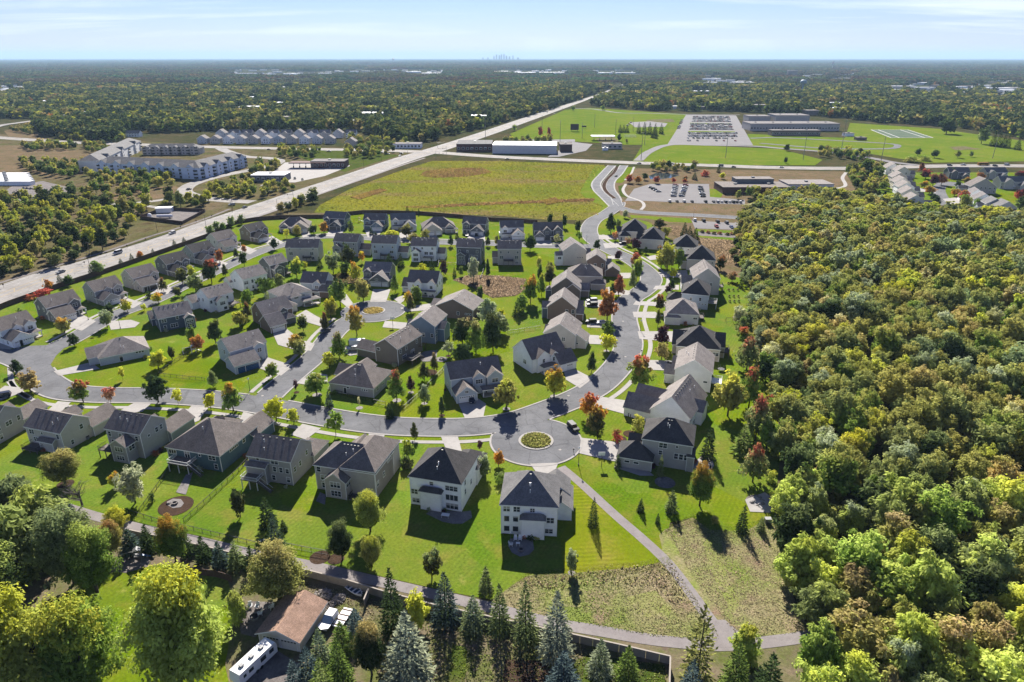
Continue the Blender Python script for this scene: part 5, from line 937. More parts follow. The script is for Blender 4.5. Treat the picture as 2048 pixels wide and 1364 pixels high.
def kit(kind, variants, nc, nl, ls, mat='leaf', seed=0):
    return [(crown_mesh('crown', kind, seed + i, nc, nl, ls, mat), trunk_mesh(kind, seed + i)) for i in range(variants)]
KIT = {'m': kit('maple', 4, 58, 26, .040, seed=1), 'c': kit('cone', 3, 52, 26, .040, seed=11), 's': kit('spruce', 3, 17, 15, .042, 'needle', seed=21), 'o': kit('oak', 4, 52, 26, .042, seed=31),
       't': kit('thin', 2, 18, 14, .075, seed=41), 'b': kit('shrub', 3, 26, 14, .06, seed=51), 'w': kit('willow', 3, 70, 24, .042, seed=61), 'x': [(None, trunk_mesh('bare', 70 + i)) for i in range(2)],
       'M': kit('maple', 3, 280, 54, .0145, seed=81), 'S': kit('spruce', 3, 30, 24, .024, 'needle', seed=91), 'O': kit('oak', 4, 88, 34, .026, seed=101), 'W': kit('willow', 3, 120, 36, .024, seed=111), 'P': kit('pine', 1, 24, 18, .024, 'needle', seed=121),
       'f': kit('oak', 3, 16, 6, .11, seed=131)}
KNAME = {'m': 'shade_tree', 'c': 'conical_tree', 's': 'spruce_tree', 'o': 'oak_tree', 't': 'young_tree', 'b': 'shrub', 'w': 'willow_tree', 'x': 'bare_tree', 'M': 'maple_tree', 'S': 'spruce_tree', 'O': 'oak_tree', 'W': 'willow_tree', 'P': 'pine_tree', 'f': 'distant_tree'}
KWORD = {'m': 'rounded tree', 'c': 'conical tree', 's': 'spruce', 'o': 'broad tree', 't': 'young tree', 'b': 'shrub', 'w': 'feathery tree', 'x': 'bare tree', 'M': 'maple', 'S': 'spruce', 'O': 'broad tree', 'W': 'feathery tree', 'P': 'pine'}
TINT = dict(green=(.085, .125, .022), dgreen=(.042, .066, .022), ggreen=(.105, .125, .045), olive=(.147, .143, .038), yg=(.23, .25, .03), yellow=(.50, .36, .025), orange=(.46, .18, .03), red=(.32, .075, .05), rust=(.25, .115, .05),
            ochre=(.215, .175, .065), maroon=(.06, .028, .035), silver=(.175, .19, .115), blue=(.06, .088, .085), salmon=(.42, .20, .12), brown=(.16, .12, .055), tan=(.29, .225, .12), lime=(.20, .25, .05), dolive=(.065, .07, .025), sage=(.12, .145, .065))
TINT = {k: tuple(min(.6, c * f) for c in v) for k, v in TINT.items() for f in [2.6 if k in ('green', 'ggreen', 'olive', 'yg', 'silver', 'sage', 'lime', 'tan', 'ochre', 'brown') else 1.7]}
CWORD = dict(green='green', dgreen='dark green', ggreen='grey-green', olive='olive', yg='yellow-green', yellow='yellow', orange='orange', red='red', rust='rust-coloured', ochre='ochre', maroon='dark purple', silver='silvery', blue='blue-green', salmon='salmon', brown='brown', tan='tan', lime='lime green', dolive='dark olive', sage='sage green')
def plant(kind, t1, t2, loc, h, w, label=None, group=None, rz=None, rnd=R, jit=.12, name=None, cat=None):
    cm, tm = rnd.choice(KIT[kind])
    o = empty(name or KNAME[kind], loc, rnd.uniform(0, 6.28) if rz is None else rz, label, cat or ('shrub' if kind == 'b' else 'tree'), group)
    o.scale = (w, w, h)
    if kind != 'b': link('trunk', tm, o)
    if cm:
        c = link('crown', cm, o)
        for nm, t in (('tint', t1), ('tint2', t2 or t1)):
            k = (1 + rnd.uniform(-jit, jit)) * (.55 if kind in 'sSP' else .85 if kind in 'MW' else 1); v = TINT[t] if isinstance(t, str) else t
            c[nm] = [v[0] * k * (1 + rnd.uniform(-jit, jit) * .5), v[1] * k, v[2] * k]
        o['_c'] = 1; del o['_c']
    return o
TREES = """
c dgreen dgreen 35 746 719 23;W sage sage 1512 606 565 48;W sage lime 1500 650 608 46;W silver sage 1524 700 655 50;m green red 1488 690 655 34;W sage sage 1496 560 520 40;m dgreen green 1530 760 705 46;b ggreen silver 1505 700 684 22;b olive ochre 1516 740 720 24;m olive green 1546 850 790 46;b dgreen red 1538 812 790 24;m ggreen olive 1560 920 850 52;b lime yg 1540 960 940 24;b ochre yellow 1544 1000 985 14;b ochre orange 1548 1014 1000 14;b olive ochre 1430 1045 1034 18;m ochre brown 61 783 744 45;m green red 167 805 763 38;t salmon red 222 805 776 26;o dgreen dgreen 317 805 755 48;t yg yellow 357 809 780 21;m yellow yellow 422 817 784 23;c green orange 467 822 768 42;
c ggreen ggreen 427 774 741 20;m yg yellow 317 737 703 37;t yg yg 246 760 735 12;m dgreen dgreen 150 692 667 23;m dolive dgreen 345 719 692 16;m rust orange 395 702 671 29;m green green 385 690 655 22;m dgreen dolive 432 687 641 31;
M olive ochre 131 967 901 82;m yg orange 232 976 946 26;O silver silver 271 1006 940 60;W ggreen sage 52 1062 938 115;x tan tan 165 1012 960 70;x tan tan 40 1000 955 60;b dgreen dgreen 305 1003 986 12;m dolive dgreen 481 1034 977 34;
m olive orange 594 705 664 34;m ggreen olive 601 714 680 29;c green brown 679 716 664 33;m yg yg 659 735 700 28;m green olive 546 756 725 26;m green olive 634 790 741 47;t maroon maroon 593 784 761 10;s dgreen blue 659 815 782 17;t tan tan 719 816 795 6;
c green red 794 800 739 38;c maroon maroon 822 784 752 17;c dolive dgreen 849 761 723 23;c dolive brown 869 744 706 16;c ggreen silver 849 807 770 26;s dgreen dgreen 780 836 806 19;c dgreen dgreen 884 830 795 17;t silver ggreen 897 711 684 23;m dgreen dgreen 927 722 686 42;
m dgreen brown 925 692 629 42;c green ochre 952 707 640 38;m dgreen dolive 986 702 625 46;m olive yg 1013 818 750 52;m yellow yellow 553 841 795 42;m yg yg 588 847 816 25;t green green 672 871 826 36;c dolive dolive 829 880 846 17;m green yg 817 915 879 27;b dolive dgreen 812 937 915 24;b dgreen maroon 795 930 912 20;
t maroon maroon 960 902 882 12;m orange orange 997 932 903 23;m ggreen silver 966 956 912 31;b green ggreen 1000 966 944 22;M lime yg 741 1062 984 64;m yg orange 1108 792 738 47;m yg yellow 1213 701 668 34;m green dgreen 1217 672 643 26;c dgreen dgreen 1183 746 703 19;
m maroon maroon 1323 694 650 29;m ochre olive 1323 719 684 31;m green red 1280 778 713 53;m orange red 1179 836 789 36;m dolive orange 1194 873 814 41;b red dolive 1234 882 860 21;b olive yg 1276 863 830 28;s dgreen ggreen 1235 936 909 14;s ggreen ggreen 1320 952 909 15;
s dgreen dgreen 1414 917 858 31;M green orange 1399 1012 930 60;s dgreen ggreen 1342 1023 980 26;c ggreen red 1493 740 674 50;c green red 1497 816 734 50;m olive yg 1455 832 752 62;c ggreen red 1510 882 794 56;s ggreen green 1484 907 853 42;c ggreen red 1505 964 890 52;m green olive 1532 902 833 44;
S dgreen dgreen 1186 1052 995 22;m ggreen silver 1143 1146 1097 29;s dgreen dgreen 1281 1023 997 15;s dgreen dgreen 1315 1047 1027 10;s dgreen dgreen 1483 1064 1011 23;s ggreen ggreen 1521 1062 1034 18;S dgreen ggreen 1050 1284 1164 54;S blue silver 1111 1314 1183 76;S blue blue 1125 1404 1304 82;
S dgreen silver 1199 1349 1279 52;S dgreen green 1253 1360 1292 50;P dolive olive 1390 1380 1211 92;S blue blue 1375 1425 1320 64;S dgreen green 1467 1380 1288 62;W lime yg 1485 1322 1258 64;S dgreen dgreen 1530 1405 1308 72;s dgreen dgreen 537 1050 994 34;S blue dgreen 554 1098 1026 38;s dgreen dgreen 568 1062 1040 16;
M dgreen ggreen 685 1119 1043 57;M olive yellow 744 1132 1071 50;m dolive ggreen 864 1157 1099 43;s dgreen ggreen 972 1183 1132 29;M olive ochre 560 1196 1097 132;S dgreen dgreen 788 1264 1137 56;m yg yg 836 1252 1183 50;S dgreen blue 892 1245 1145 58;S blue ggreen 947 1256 1192 52;S dgreen ggreen 999 1264 1168 48;
S blue silver 819 1362 1222 104;M dgreen ochre 744 1350 1246 74;S blue blue 714 1274 1217 42;S dgreen green 686 1304 1243 52;S blue ggreen 645 1334 1257 48;S dgreen green 682 1368 1279 54;S blue blue 625 1394 1293 64;S blue blue 598 1414 1320 60;S ggreen green 652 1424 1318 72;
W ggreen lime 45 1150 1000 160;M ggreen sage 150 1165 1014 140;M green lime 195 1185 1056 110;W ggreen lime 100 1100 985 130;M dgreen lime -20 1230 1090 170;M lime yellow 62 1420 1203 210;M green yg 178 1400 1206 180;M lime yellow 388 1388 1140 212;M green orange 352 1122 1037 72;M olive rust 224 1112 1044 62;M yg yellow 236 1062 1018 50;
s dgreen dgreen 300 1104 1050 34;s dgreen blue 265 1104 1058 42;s dgreen dgreen 378 1112 1066 28;s dgreen dgreen 410 1123 1073 32;s dgreen blue 443 1133 1083 32;s ggreen ggreen 475 1134 1083 36;s dgreen dgreen 505 1138 1093 28;s blue blue 143 1035 1002 26;W lime olive 480 1245 1180 44;
m olive orange 130 665 634 34;t ggreen ggreen 46 665 640 22;b dgreen dgreen 43 635 617 14;m dgreen dgreen 220 633 607 20;m yellow ochre 255 624 599 24;t yg yg 289 622 609 13;m yellow orange 317 606 587 21;b dgreen dgreen 299 596 582 14;c dolive rust 328 584 554 16;m dolive olive 356 593 574 19;m dolive olive 366 569 532 26;o ggreen ggreen 392 583 549 34;
m yg yellow 386 560 530 18;m dgreen red 424 567 513 34;m rust rust 440 526 499 19;c dolive dgreen 451 553 529 14;m salmon orange 489 506 489 12;c dgreen green 473 516 497 11;m dgreen dgreen 489 533 504 17;o ggreen silver 215 655 622 27;m green green 497 618 574 26;c dolive rust 496 637 604 17;m olive yellow 480 653 619 31;
m ggreen green 197 549 521 24;s dgreen dgreen 184 551 529 13;s dgreen dgreen 243 531 517 11;s dgreen dgreen 265 525 507 12;s dgreen dgreen 307 509 497 9;s dgreen dgreen 350 496 479 11;s dgreen dgreen 369 488 474 10;m orange red 282 519 500 14;m orange rust 100 581 559 18;b red red 88 594 577 32;b rust red 60 600 588 18;s dgreen dgreen 122 571 549 15;m dgreen green 139 571 550 19;
m ggreen green 420 471 451 18;m ggreen green 435 464 443 15;m green green 447 461 445 13;m ggreen green 463 454 433 19;m ggreen green 483 448 429 15;m dgreen dgreen 549 499 476 17;m olive ochre 596 473 447 18;m dgreen dgreen 627 468 449 18;t yg yg 574 476 459 12;m orange ochre 648 467 443 20;o ggreen green 703 468 442 15;s dgreen dgreen 743 469 454 9;m dgreen dgreen 753 481 465 9;
m yg yg 783 479 458 30;m dolive olive 813 475 448 25;m olive olive 852 481 459 18;m olive ochre 827 487 467 25;s dgreen dgreen 914 478 464 9;c dgreen dgreen 902 493 471 13;c dolive dgreen 976 493 474 11;m olive dgreen 993 491 471 11;m dolive dgreen 698 536 489 28;t orange yellow 724 526 503 14;o ggreen silver 667 547 506 32;m green dgreen 690 550 524 24;m green yg 594 556 516 30;m yellow yg 610 538 522 14;
s dgreen dgreen 640 536 513 13;s dgreen dgreen 779 532 507 17;s dgreen dgreen 802 534 507 16;m yg orange 712 564 524 24;m olive ochre 727 602 556 36;c green dgreen 791 585 551 17;s dgreen dgreen 864 542 519 13;m maroon dolive 888 552 519 18;b yellow yg 845 541 527 16;s dgreen dgreen 909 553 534 8;m green ggreen 922 553 532 10;o silver silver 947 562 516 25;c dgreen dgreen 976 557 519 11;
m green dgreen 681 612 561 37;m olive yellow 662 638 595 29;c dolive rust 651 662 624 18;m dgreen olive 607 662 629 21;m olive orange 714 672 612 35;c dolive brown 822 624 589 17;m yellow orange 817 611 583 17;m green ggreen 834 602 569 22;m dgreen green 960 602 572 17;o ggreen olive 560 582 549 26;m green dgreen 532 592 555 35;b silver ggreen 537 601 582 20;o silver ggreen 978 658 599 48;o ggreen silver 1000 668 628 46;
m yellow yg 1002 640 618 18;c dgreen dgreen 1221 466 427 22;o ggreen green 1236 461 439 14;o silver tan 1250 436 420 14;t salmon orange 1230 481 464 14;m dolive maroon 1318 456 437 27;m olive green 1330 476 452 22;m olive yellow 1334 540 484 42;m yg yellow 1322 536 501 30;m green dgreen 1357 536 494 28;m maroon maroon 1270 501 476 20;o salmon tan 1256 491 474 13;c dgreen dgreen 1291 508 494 11;b dgreen rust 1319 509 490 12;
s dgreen dgreen 1368 473 444 16;s dgreen dgreen 1378 478 452 16;s dgreen dgreen 1390 481 455 16;m dgreen dgreen 1193 501 479 15;m maroon maroon 1236 521 499 15;m rust red 1271 535 501 22;m green yg 1273 562 516 28;c ggreen ggreen 1264 582 539 17;c rust red 1237 592 551 27;c dgreen green 1224 593 567 15;m rust orange 1214 642 581 40;
m dgreen dgreen 1060 502 471 24;t tan olive 1114 488 470 15;m dgreen dgreen 1129 456 429 12;m dgreen dgreen 1100 448 425 12;m dgreen olive 1155 466 439 15;t green green 1159 483 464 11;t olive yg 1078 546 514 13;m olive dolive 1101 546 521 15;c dgreen green 1080 561 529 13;m dolive olive 1099 571 531 26;m green orange 1061 607 552 34;c green yg 1083 592 547 19;m green dgreen 1044 622 586 26;s dgreen green 1035 632 599 21;
m yellow yg 1346 556 536 18;c dgreen dgreen 1343 581 557 13;m maroon maroon 1335 591 570 13;b ggreen silver 1338 598 582 13;m dolive rust 1319 623 589 23;c dolive olive 1315 653 619 12;m brown rust 1464 564 544 19;s dgreen dgreen 1481 576 557 10;m dgreen rust 1440 541 511 21;o tan silver 1475 652 614 27;c ggreen green 1483 667 633 27;
s dgreen dgreen 1012 457 440 7;s dgreen dgreen 690 441 428 6;s dgreen dgreen 815 428 412 7;s dgreen dgreen 825 429 417 5;s dgreen dgreen 838 430 416 5;m red orange 1258 366 348 17;m orange rust 1276 367 352 14;m red rust 1312 367 352 14;m red rust 1347 366 355 9;m red orange 1369 366 357 9;m dgreen dgreen 1289 360 346 12;s dgreen dgreen 1389 359 344 11;m dgreen rust 1370 362 352 10;b red rust 1410 352 340 18;m yellow yg 1444 358 345 12;s dgreen dgreen 1437 345 328 8;m olive green 1476 398 378 14;
c rust maroon 1842 345 326 14;m maroon red 1851 358 338 22;m maroon rust 1865 372 347 20;m rust maroon 1882 370 347 22;m dgreen green 1901 356 336 14;m rust orange 1960 360 343 17;m olive orange 1932 368 354 16;m dgreen dgreen 1915 376 361 13;m orange olive 1908 392 377 20;m red olive 1926 402 377 22;m olive green 1926 416 389 24;m green green 1955 416 398 16;m red maroon 2036 402 378 22;m dgreen dgreen 2044 428 390 36;m maroon red 2040 355 340 22;
m orange olive 1858 388 371 22;c dgreen dgreen 1862 395 384 10;c dgreen dgreen 1866 402 388 13;c dgreen dgreen 1872 410 392 16;m olive orange 1848 376 362 18;m dgreen green 1733 350 318 26;m olive dolive 1708 352 326 20;m rust olive 1718 366 350 18;m dgreen green 1712 378 356 14;m olive green 1735 382 366 22;s dgreen dgreen 1746 354 340 12;c dgreen dgreen 1768 396 381 9;c dgreen dgreen 1757 392 380 8;m dgreen dgreen 1700 338 326 18;m ggreen olive 1762 338 322 16;
m red maroon 1080 275 253 10;m red maroon 1098 275 254 9;s dgreen dgreen 1240 265 249 9;s dgreen dgreen 1247 265 249 9;s dgreen dgreen 1254 265 250 9;s dgreen dgreen 1277 267 245 10;s dgreen dgreen 1288 268 244 11;s dgreen dgreen 1299 269 245 12;s dgreen dgreen 1310 270 246 11;s dgreen dgreen 1322 268 247 11;s dgreen dgreen 1308 276 254 14;m dgreen dgreen 1238 283 267 9;m olive green 1253 287 276 6;m dgreen dgreen 1573 302 288 12;m dgreen dgreen 1571 327 314 8;m dgreen dgreen 1892 268 237 36;m ggreen dgreen 1962 288 255 26;
s dgreen dgreen 1985 293 262 14;s dgreen dgreen 1996 294 262 14;s dgreen dgreen 2006 295 266 13;s dgreen dgreen 2014 295 268 12;s dgreen dgreen 2034 300 276 14;m dgreen green 1679 317 298 12;m dgreen green 1693 316 296 11;m dgreen green 1711 316 301 8;m ggreen green 1725 318 300 14;m dgreen green 1835 312 296 12;m dgreen green 1869 316 297 16;m olive green 1915 316 300 12;m ggreen green 1942 314 302 9;b olive green 1822 324 312 30;b olive green 1850 322 312 24
"""
treelist = []
for ent in TREES.replace('\n', '').split(';'):
    f = ent.split()
    if len(f) != 7: continue
    k, t1, t2 = f[:3]; bx, by, ty, wp = map(float, f[3:])
    base = at(bx, by); h = max(1.0, zat(bx, by, ty)); w = max(.8, wp * mpp(by, h * .5) * (1.22 if k in 'sSP' else 1.08))
    treelist.append([k, t1, t2, base, h, w])
def nearest_house(p):
    return min(HOUSES.items(), key=lambda kv: (kv[1][0] - p).length)[1]
NOT_HOUSE = {}
def describe(k, t1, t2, base, h):
    hs = nearest_house(base); d = base - hs[0]
    rel = ('right of' if d.x > 0 else 'left of') if abs(d.x) > abs(d.y) * .9 else ('behind' if d.y > 0 else 'in front of')
    a, b = CWORD[t1], CWORD[t2]
    colw = a if t1 == t2 else '%s-topped %s' % (b, a)
    size = ('small ' if h < 3.6 else 'tall ' if h > 9.5 else '') if k not in 'bt' else ''
    return '%s%s %s' % (size, colw, KWORD[k]), rel, hs[1], d.length
desc = [describe(t[0], t[1], t[2], t[3], t[4]) for t in treelist]
by = {}
for i, d in enumerate(desc): by.setdefault(d[:3], []).append(i)
ORD = ['nearest', 'second', 'third', 'fourth', 'fifth', 'sixth', 'seventh', 'eighth', 'ninth', 'tenth']
LBL = {}
for k, ii in by.items():
    ii.sort(key=lambda i: desc[i][3])
    far = desc[ii[0]][3] > 32
    for n, i in enumerate(ii):
        LBL[i] = ('' if len(ii) == 1 else ORD[min(n, 9)] + ' ') + '%s %s%s the %s' % (k[0], 'well ' if far and k[1] != 'in front of' else 'far ' if far else '', k[1], k[2])
for i in LBL:
    if len(LBL[i].replace('-', ' ').split()) > 16: LBL[i] = LBL[i].replace('well ', '').replace('far ', '').replace('small ', '')
    if len(LBL[i].replace('-', ' ').split()) > 16: LBL[i] = LBL[i].replace('tall ', '').replace('rounded ', '')
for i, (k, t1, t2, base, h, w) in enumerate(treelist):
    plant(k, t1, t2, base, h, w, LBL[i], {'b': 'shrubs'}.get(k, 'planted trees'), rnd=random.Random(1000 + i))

# --- woods: the largest in view one by one, the rest as one mass
def in_px(p, poly): return inpoly(px_of((p[0], p[1], 0)), poly)
def poisson(poly_px, r0, seed, xlim=(-60, 2120), ylim=1440, tries=16000):
    g = random.Random(seed); W_ = [at(*q) for q in poly_px]; x0, x1 = min(p.x for p in W_), max(p.x for p in W_); y0, y1 = min(p.y for p in W_), max(p.y for p in W_)
    cell = {}; out = []
    for _ in range(tries):
        p = (g.uniform(x0, x1), g.uniform(y0, y1)); q = px_of((*p, 0))
        if not (xlim[0] < q[0] < xlim[1] and q[1] < ylim) or not inpoly(q, poly_px): continue
        c = (int(p[0] // r0), int(p[1] // r0)); ok = True
        for i in (-1, 0, 1):
            for j in (-1, 0, 1):
                for o in cell.get((c[0] + i, c[1] + j), ()):
                    if (o[0] - p[0]) ** 2 + (o[1] - p[1]) ** 2 < r0 * r0: ok = False
        if ok: cell.setdefault(c, []).append(p); out.append(p)
    return out
PALETTE = [('olive', 'olive', 34), ('ggreen', 'olive', 16), ('ggreen', 'silver', 8), ('green', 'olive', 14), ('olive', 'yg', 9), ('olive', 'ochre', 8), ('dgreen', 'ggreen', 6), ('ochre', 'tan', 4), ('olive', 'yellow', 5), ('olive', 'tan', 5), ('green', 'yg', 6), ('ochre', 'olive', 1), ('tan', 'tan', 1), ('sage', 'sage', 5)]
PAL = [(a, b) for a, b, n in PALETTE for _ in range(n)]
wood = poisson(FOREST, 5.2, 5)
from mathutils import noise as mnoise
rows = []
g = random.Random(77)
for p in wood:
    q = px_of((*p, 0)); r = math.hypot(p[0], p[1]); nv = mnoise.noise(Vector((p[0] * .035, p[1] * .035, 3.1))) * .5 + .5
    w = g.choice([g.uniform(6.0, 8.5), g.uniform(7.5, 10.5), g.uniform(9.5, 13)]); h = 4.5 + w * g.uniform(.55, .85)
    idx = min(len(PAL) - 1, max(0, int((.55 * nv + .45 * g.random()) * len(PAL)))); t1, t2 = PAL[idx] if g.random() < .4 else g.choice(PAL); kind = 'O'
    if q[1] > 1010: t1, t2 = g.choice([('lime', 'yg'), ('lime', 'lime'), ('green', 'lime'), ('ggreen', 'lime'), ('olive', 'lime'), ('dgreen', 'ggreen'), ('olive', 'brown'), ('lime', 'silver')]); kind = 'W' if g.random() < .6 else 'O'; w *= 1.1
    if q[0] < 1640 and q[1] < 900: h *= .85
    if q[1] < 475: h *= .72
    rows.append([p, q, r, w, h, t1, t2, kind])
rows.sort(key=lambda a: a[2])
vis = [a for a in rows if -40 < a[1][0] < 2090 and a[1][1] < 1430]
ind = vis[:300]; rest = vis[300:]
UNITS = 'zeroth first second third fourth fifth sixth seventh eighth ninth tenth eleventh twelfth thirteenth fourteenth fifteenth sixteenth seventeenth eighteenth nineteenth'.split()
def nth(n):
    if n < 20: return UNITS[n]
    t = ['twent', 'thirt', 'fort', 'fift', 'sixt', 'sevent', 'eight', 'ninet', 'hundred', 'hundred-ten'][n // 10 - 2]
    return t + 'ieth' if n % 10 == 0 else t + 'y-' + UNITS[n % 10]
LEVELS = [(560, 'tall beige gable'), (625, 'low white hip'), (690, 'widest dark roof'), (750, 'pale grey gable'), (825, 'white farmhouse'), (905, 'grey hipped house'), (965, 'stone bed'), (1040, 'meadow top'), (1110, 'meadow middle'), (1180, 'branch path bend'), (1245, 'trail junction'), (1310, 'beige wall end'), (1390, 'bottom edge')]
lvgrp = {}
for i, a in enumerate(ind): lvgrp.setdefault(min(LEVELS, key=lambda l: abs(l[0] - a[1][1]))[1], []).append(i)
WLAB = {}
for nm, ii in lvgrp.items():
    for n, i in enumerate(sorted(ii, key=lambda i: ind[i][1][0])): WLAB[i] = (nm, nth(n + 1))
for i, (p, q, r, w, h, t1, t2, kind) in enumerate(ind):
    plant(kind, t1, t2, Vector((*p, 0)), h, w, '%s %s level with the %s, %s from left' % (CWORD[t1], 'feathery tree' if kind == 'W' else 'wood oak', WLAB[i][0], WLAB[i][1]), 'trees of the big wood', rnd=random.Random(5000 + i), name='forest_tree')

def points_stuff(name, P, protos):
    """P rows: x, y, z, width, height, rot, tint, tint2, pick -> one object that plants the tree crowns named in protos"""
    me = bpy.data.meshes.new(name); n = len(P)
    me.vertices.add(n); me.vertices.foreach_set('co', np.array([r[:3] for r in P], dtype=np.float32).ravel())
    def attr(nm, ty, key, arr): a = me.attributes.new(nm, ty, 'POINT'); a.data.foreach_set(key, np.array(arr, dtype=np.float32 if ty != 'INT' else np.int32).ravel())
    attr('scl', 'FLOAT_VECTOR', 'vector', [(r[3], r[3], r[4]) for r in P]); attr('rot', 'FLOAT_VECTOR', 'vector', [(0, 0, r[5]) for r in P])
    attr('tint', 'FLOAT_VECTOR', 'vector', [r[6] for r in P]); attr('tint2', 'FLOAT_VECTOR', 'vector', [r[7] for r in P]); attr('pick', 'INT', 'value', [r[8] for r in P])
    o = link(name, me); tag(o, kind='stuff')
    ng = bpy.data.node_groups.new(name, 'GeometryNodeTree')
    ng.interface.new_socket('Geometry', in_out='INPUT', socket_type='NodeSocketGeometry'); ng.interface.new_socket('Geometry', in_out='OUTPUT', socket_type='NodeSocketGeometry')
    N, L = ng.nodes, ng.links
    gi, go = N.new('NodeGroupInput'), N.new('NodeGroupOutput'); iop = N.new('GeometryNodeInstanceOnPoints'); jn = N.new('GeometryNodeJoinGeometry')
    for pr in protos:
        oi = N.new('GeometryNodeObjectInfo'); oi.transform_space = 'ORIGINAL'; oi.inputs['Object'].default_value = pr; oi.inputs['As Instance'].default_value = False
        gti = N.new('GeometryNodeGeometryToInstance'); L.new(oi.outputs['Geometry'], gti.inputs[0]); L.new(gti.outputs[0], jn.inputs[0])
    def named(nm, ty):
        a = N.new('GeometryNodeInputNamedAttribute'); a.data_type = ty; a.inputs['Name'].default_value = nm; return a.outputs[0]
    L.new(gi.outputs[0], iop.inputs['Points']); L.new(jn.outputs[0], iop.inputs['Instance']); iop.inputs['Pick Instance'].default_value = True
    L.new(named('pick', 'INT'), iop.inputs['Instance Index']); L.new(named('scl', 'FLOAT_VECTOR'), iop.inputs['Scale'])
    er = N.new('FunctionNodeEulerToRotation'); L.new(named('rot', 'FLOAT_VECTOR'), er.inputs[0]); L.new(er.outputs[0], iop.inputs['Rotation'])
    L.new(iop.outputs[0], go.inputs[0])
    md = o.modifiers.new('planting', 'NODES'); md.node_group = ng
    return o
def tints(g, a, b, jit=.18):
    k = 1 + g.uniform(-jit, jit); A, B_ = TINT[a], TINT[b]; return [v * k for v in A], [v * k for v in B_]
def crown_objs(prefix, meshes):
    ids = [m[0] for m in meshes]; out = []
    for me in ids:
        for o in bpy.data.objects:
            if o.data is me and o.name.startswith('crown'): out.append(o); break
    return out
# a few trees of the coarser kind stand alone at the far field edges
for i, (bx, by_, h, w) in enumerate([(1030, 262, 9, 9), (1146, 222, 10, 10), (1205, 221, 11, 11)]):
    cm, tm = KIT['f'][i]; o = empty('shade_tree', at(bx, by_), i, ['green broad tree beside the far highway fence', 'green broad tree at the top corner of the sports field', 'green broad tree at the back fence of the sports field'][i], 'tree', 'trees of the school fields'); o.scale = (w, w, h)
    link('trunk', tm, o); c = link('crown', cm, o); c['tint'] = list(TINT['green']); c['tint2'] = list(TINT['olive'])
PO, PF = crown_objs('crown', KIT['o']), crown_objs('crown', KIT['f'])
if not PO: PO = PF
P = []
for (p, q, r, w, h, t1, t2, kind) in rest:
    a, b = tints(g, t1, t2, .12); P.append((p[0], p[1], 0, w, h, g.uniform(0, 6.28), a, b, g.randrange(len(PO))))
for p in poisson(FOREST, 4.5, 6, tries=9000):                       # understorey between the crowns
    if g.random() < .85: a, b = tints(g, g.choice(['olive', 'olive', 'brown', 'ggreen']), 'olive'); w = g.uniform(4.0, 6.5); P.append((p[0], p[1], -.3, w, w * 1.1, g.uniform(0, 6.28), a, b, g.randrange(len(PO))))
points_stuff('forest_canopy', P, PO)

# --- scrub woods west of the highway, one by one
WESTP = [[(0, 402), (60, 398), (150, 404), (270, 412), (300, 420), (262, 442), (262, 470), (205, 500), (160, 516), (120, 532), (60, 545), (0, 555), (-60, 560), (-60, 405)]]
wl_ = poisson(WESTP[0], 8.3, 8, tries=7000)
for q in ([(180, 356), (345, 350), (345, 376), (290, 378), (200, 372)], [(35, 325), (175, 330), (180, 352), (130, 358), (60, 345)], [(410, 385), (500, 358), (512, 395), (450, 398)], [(70, 392), (200, 386), (290, 376), (300, 392), (200, 400), (90, 402)], [(520, 330), (560, 332), (545, 345), (500, 350)], [(330, 402), (420, 402), (400, 416), (330, 414)], [(690, 300), (790, 304), (740, 318), (690, 316)], [(560, 300), (640, 303), (620, 318), (560, 316)], [(20, 262), (80, 250), (108, 262), (60, 270)], [(110, 250), (250, 266), (250, 282), (120, 280)], [(1010, 284), (1100, 283), (1100, 288), (1010, 290)], [(1640, 300), (1740, 310), (1720, 322), (1640, 315)], [(512, 398), (560, 372), (590, 378), (530, 398)], [(170, 292), (215, 295), (205, 308), (175, 304)], [(40, 292), (150, 292), (150, 300), (60, 302)],
          [(1490, 392), (1650, 386), (1680, 398), (1560, 405), (1495, 420)], [(620, 396), (632, 388), (628, 408), (560, 426), (590, 410)], [(1300, 336), (1390, 338), (1388, 346), (1310, 345)], [(1480, 425), (1494, 425), (1486, 540), (1462, 520)], [(1690, 340), (1760, 342), (1770, 380), (1720, 388)], [(700, 278), (800, 286), (830, 292), (790, 298), (700, 292)]):
    wl_ += [p for p in poisson(q, 7.5, 9, tries=900)]
wl_.sort(key=lambda p: p[1])
W_IND, W_REST = wl_[:230], wl_[230:]; scn = {}
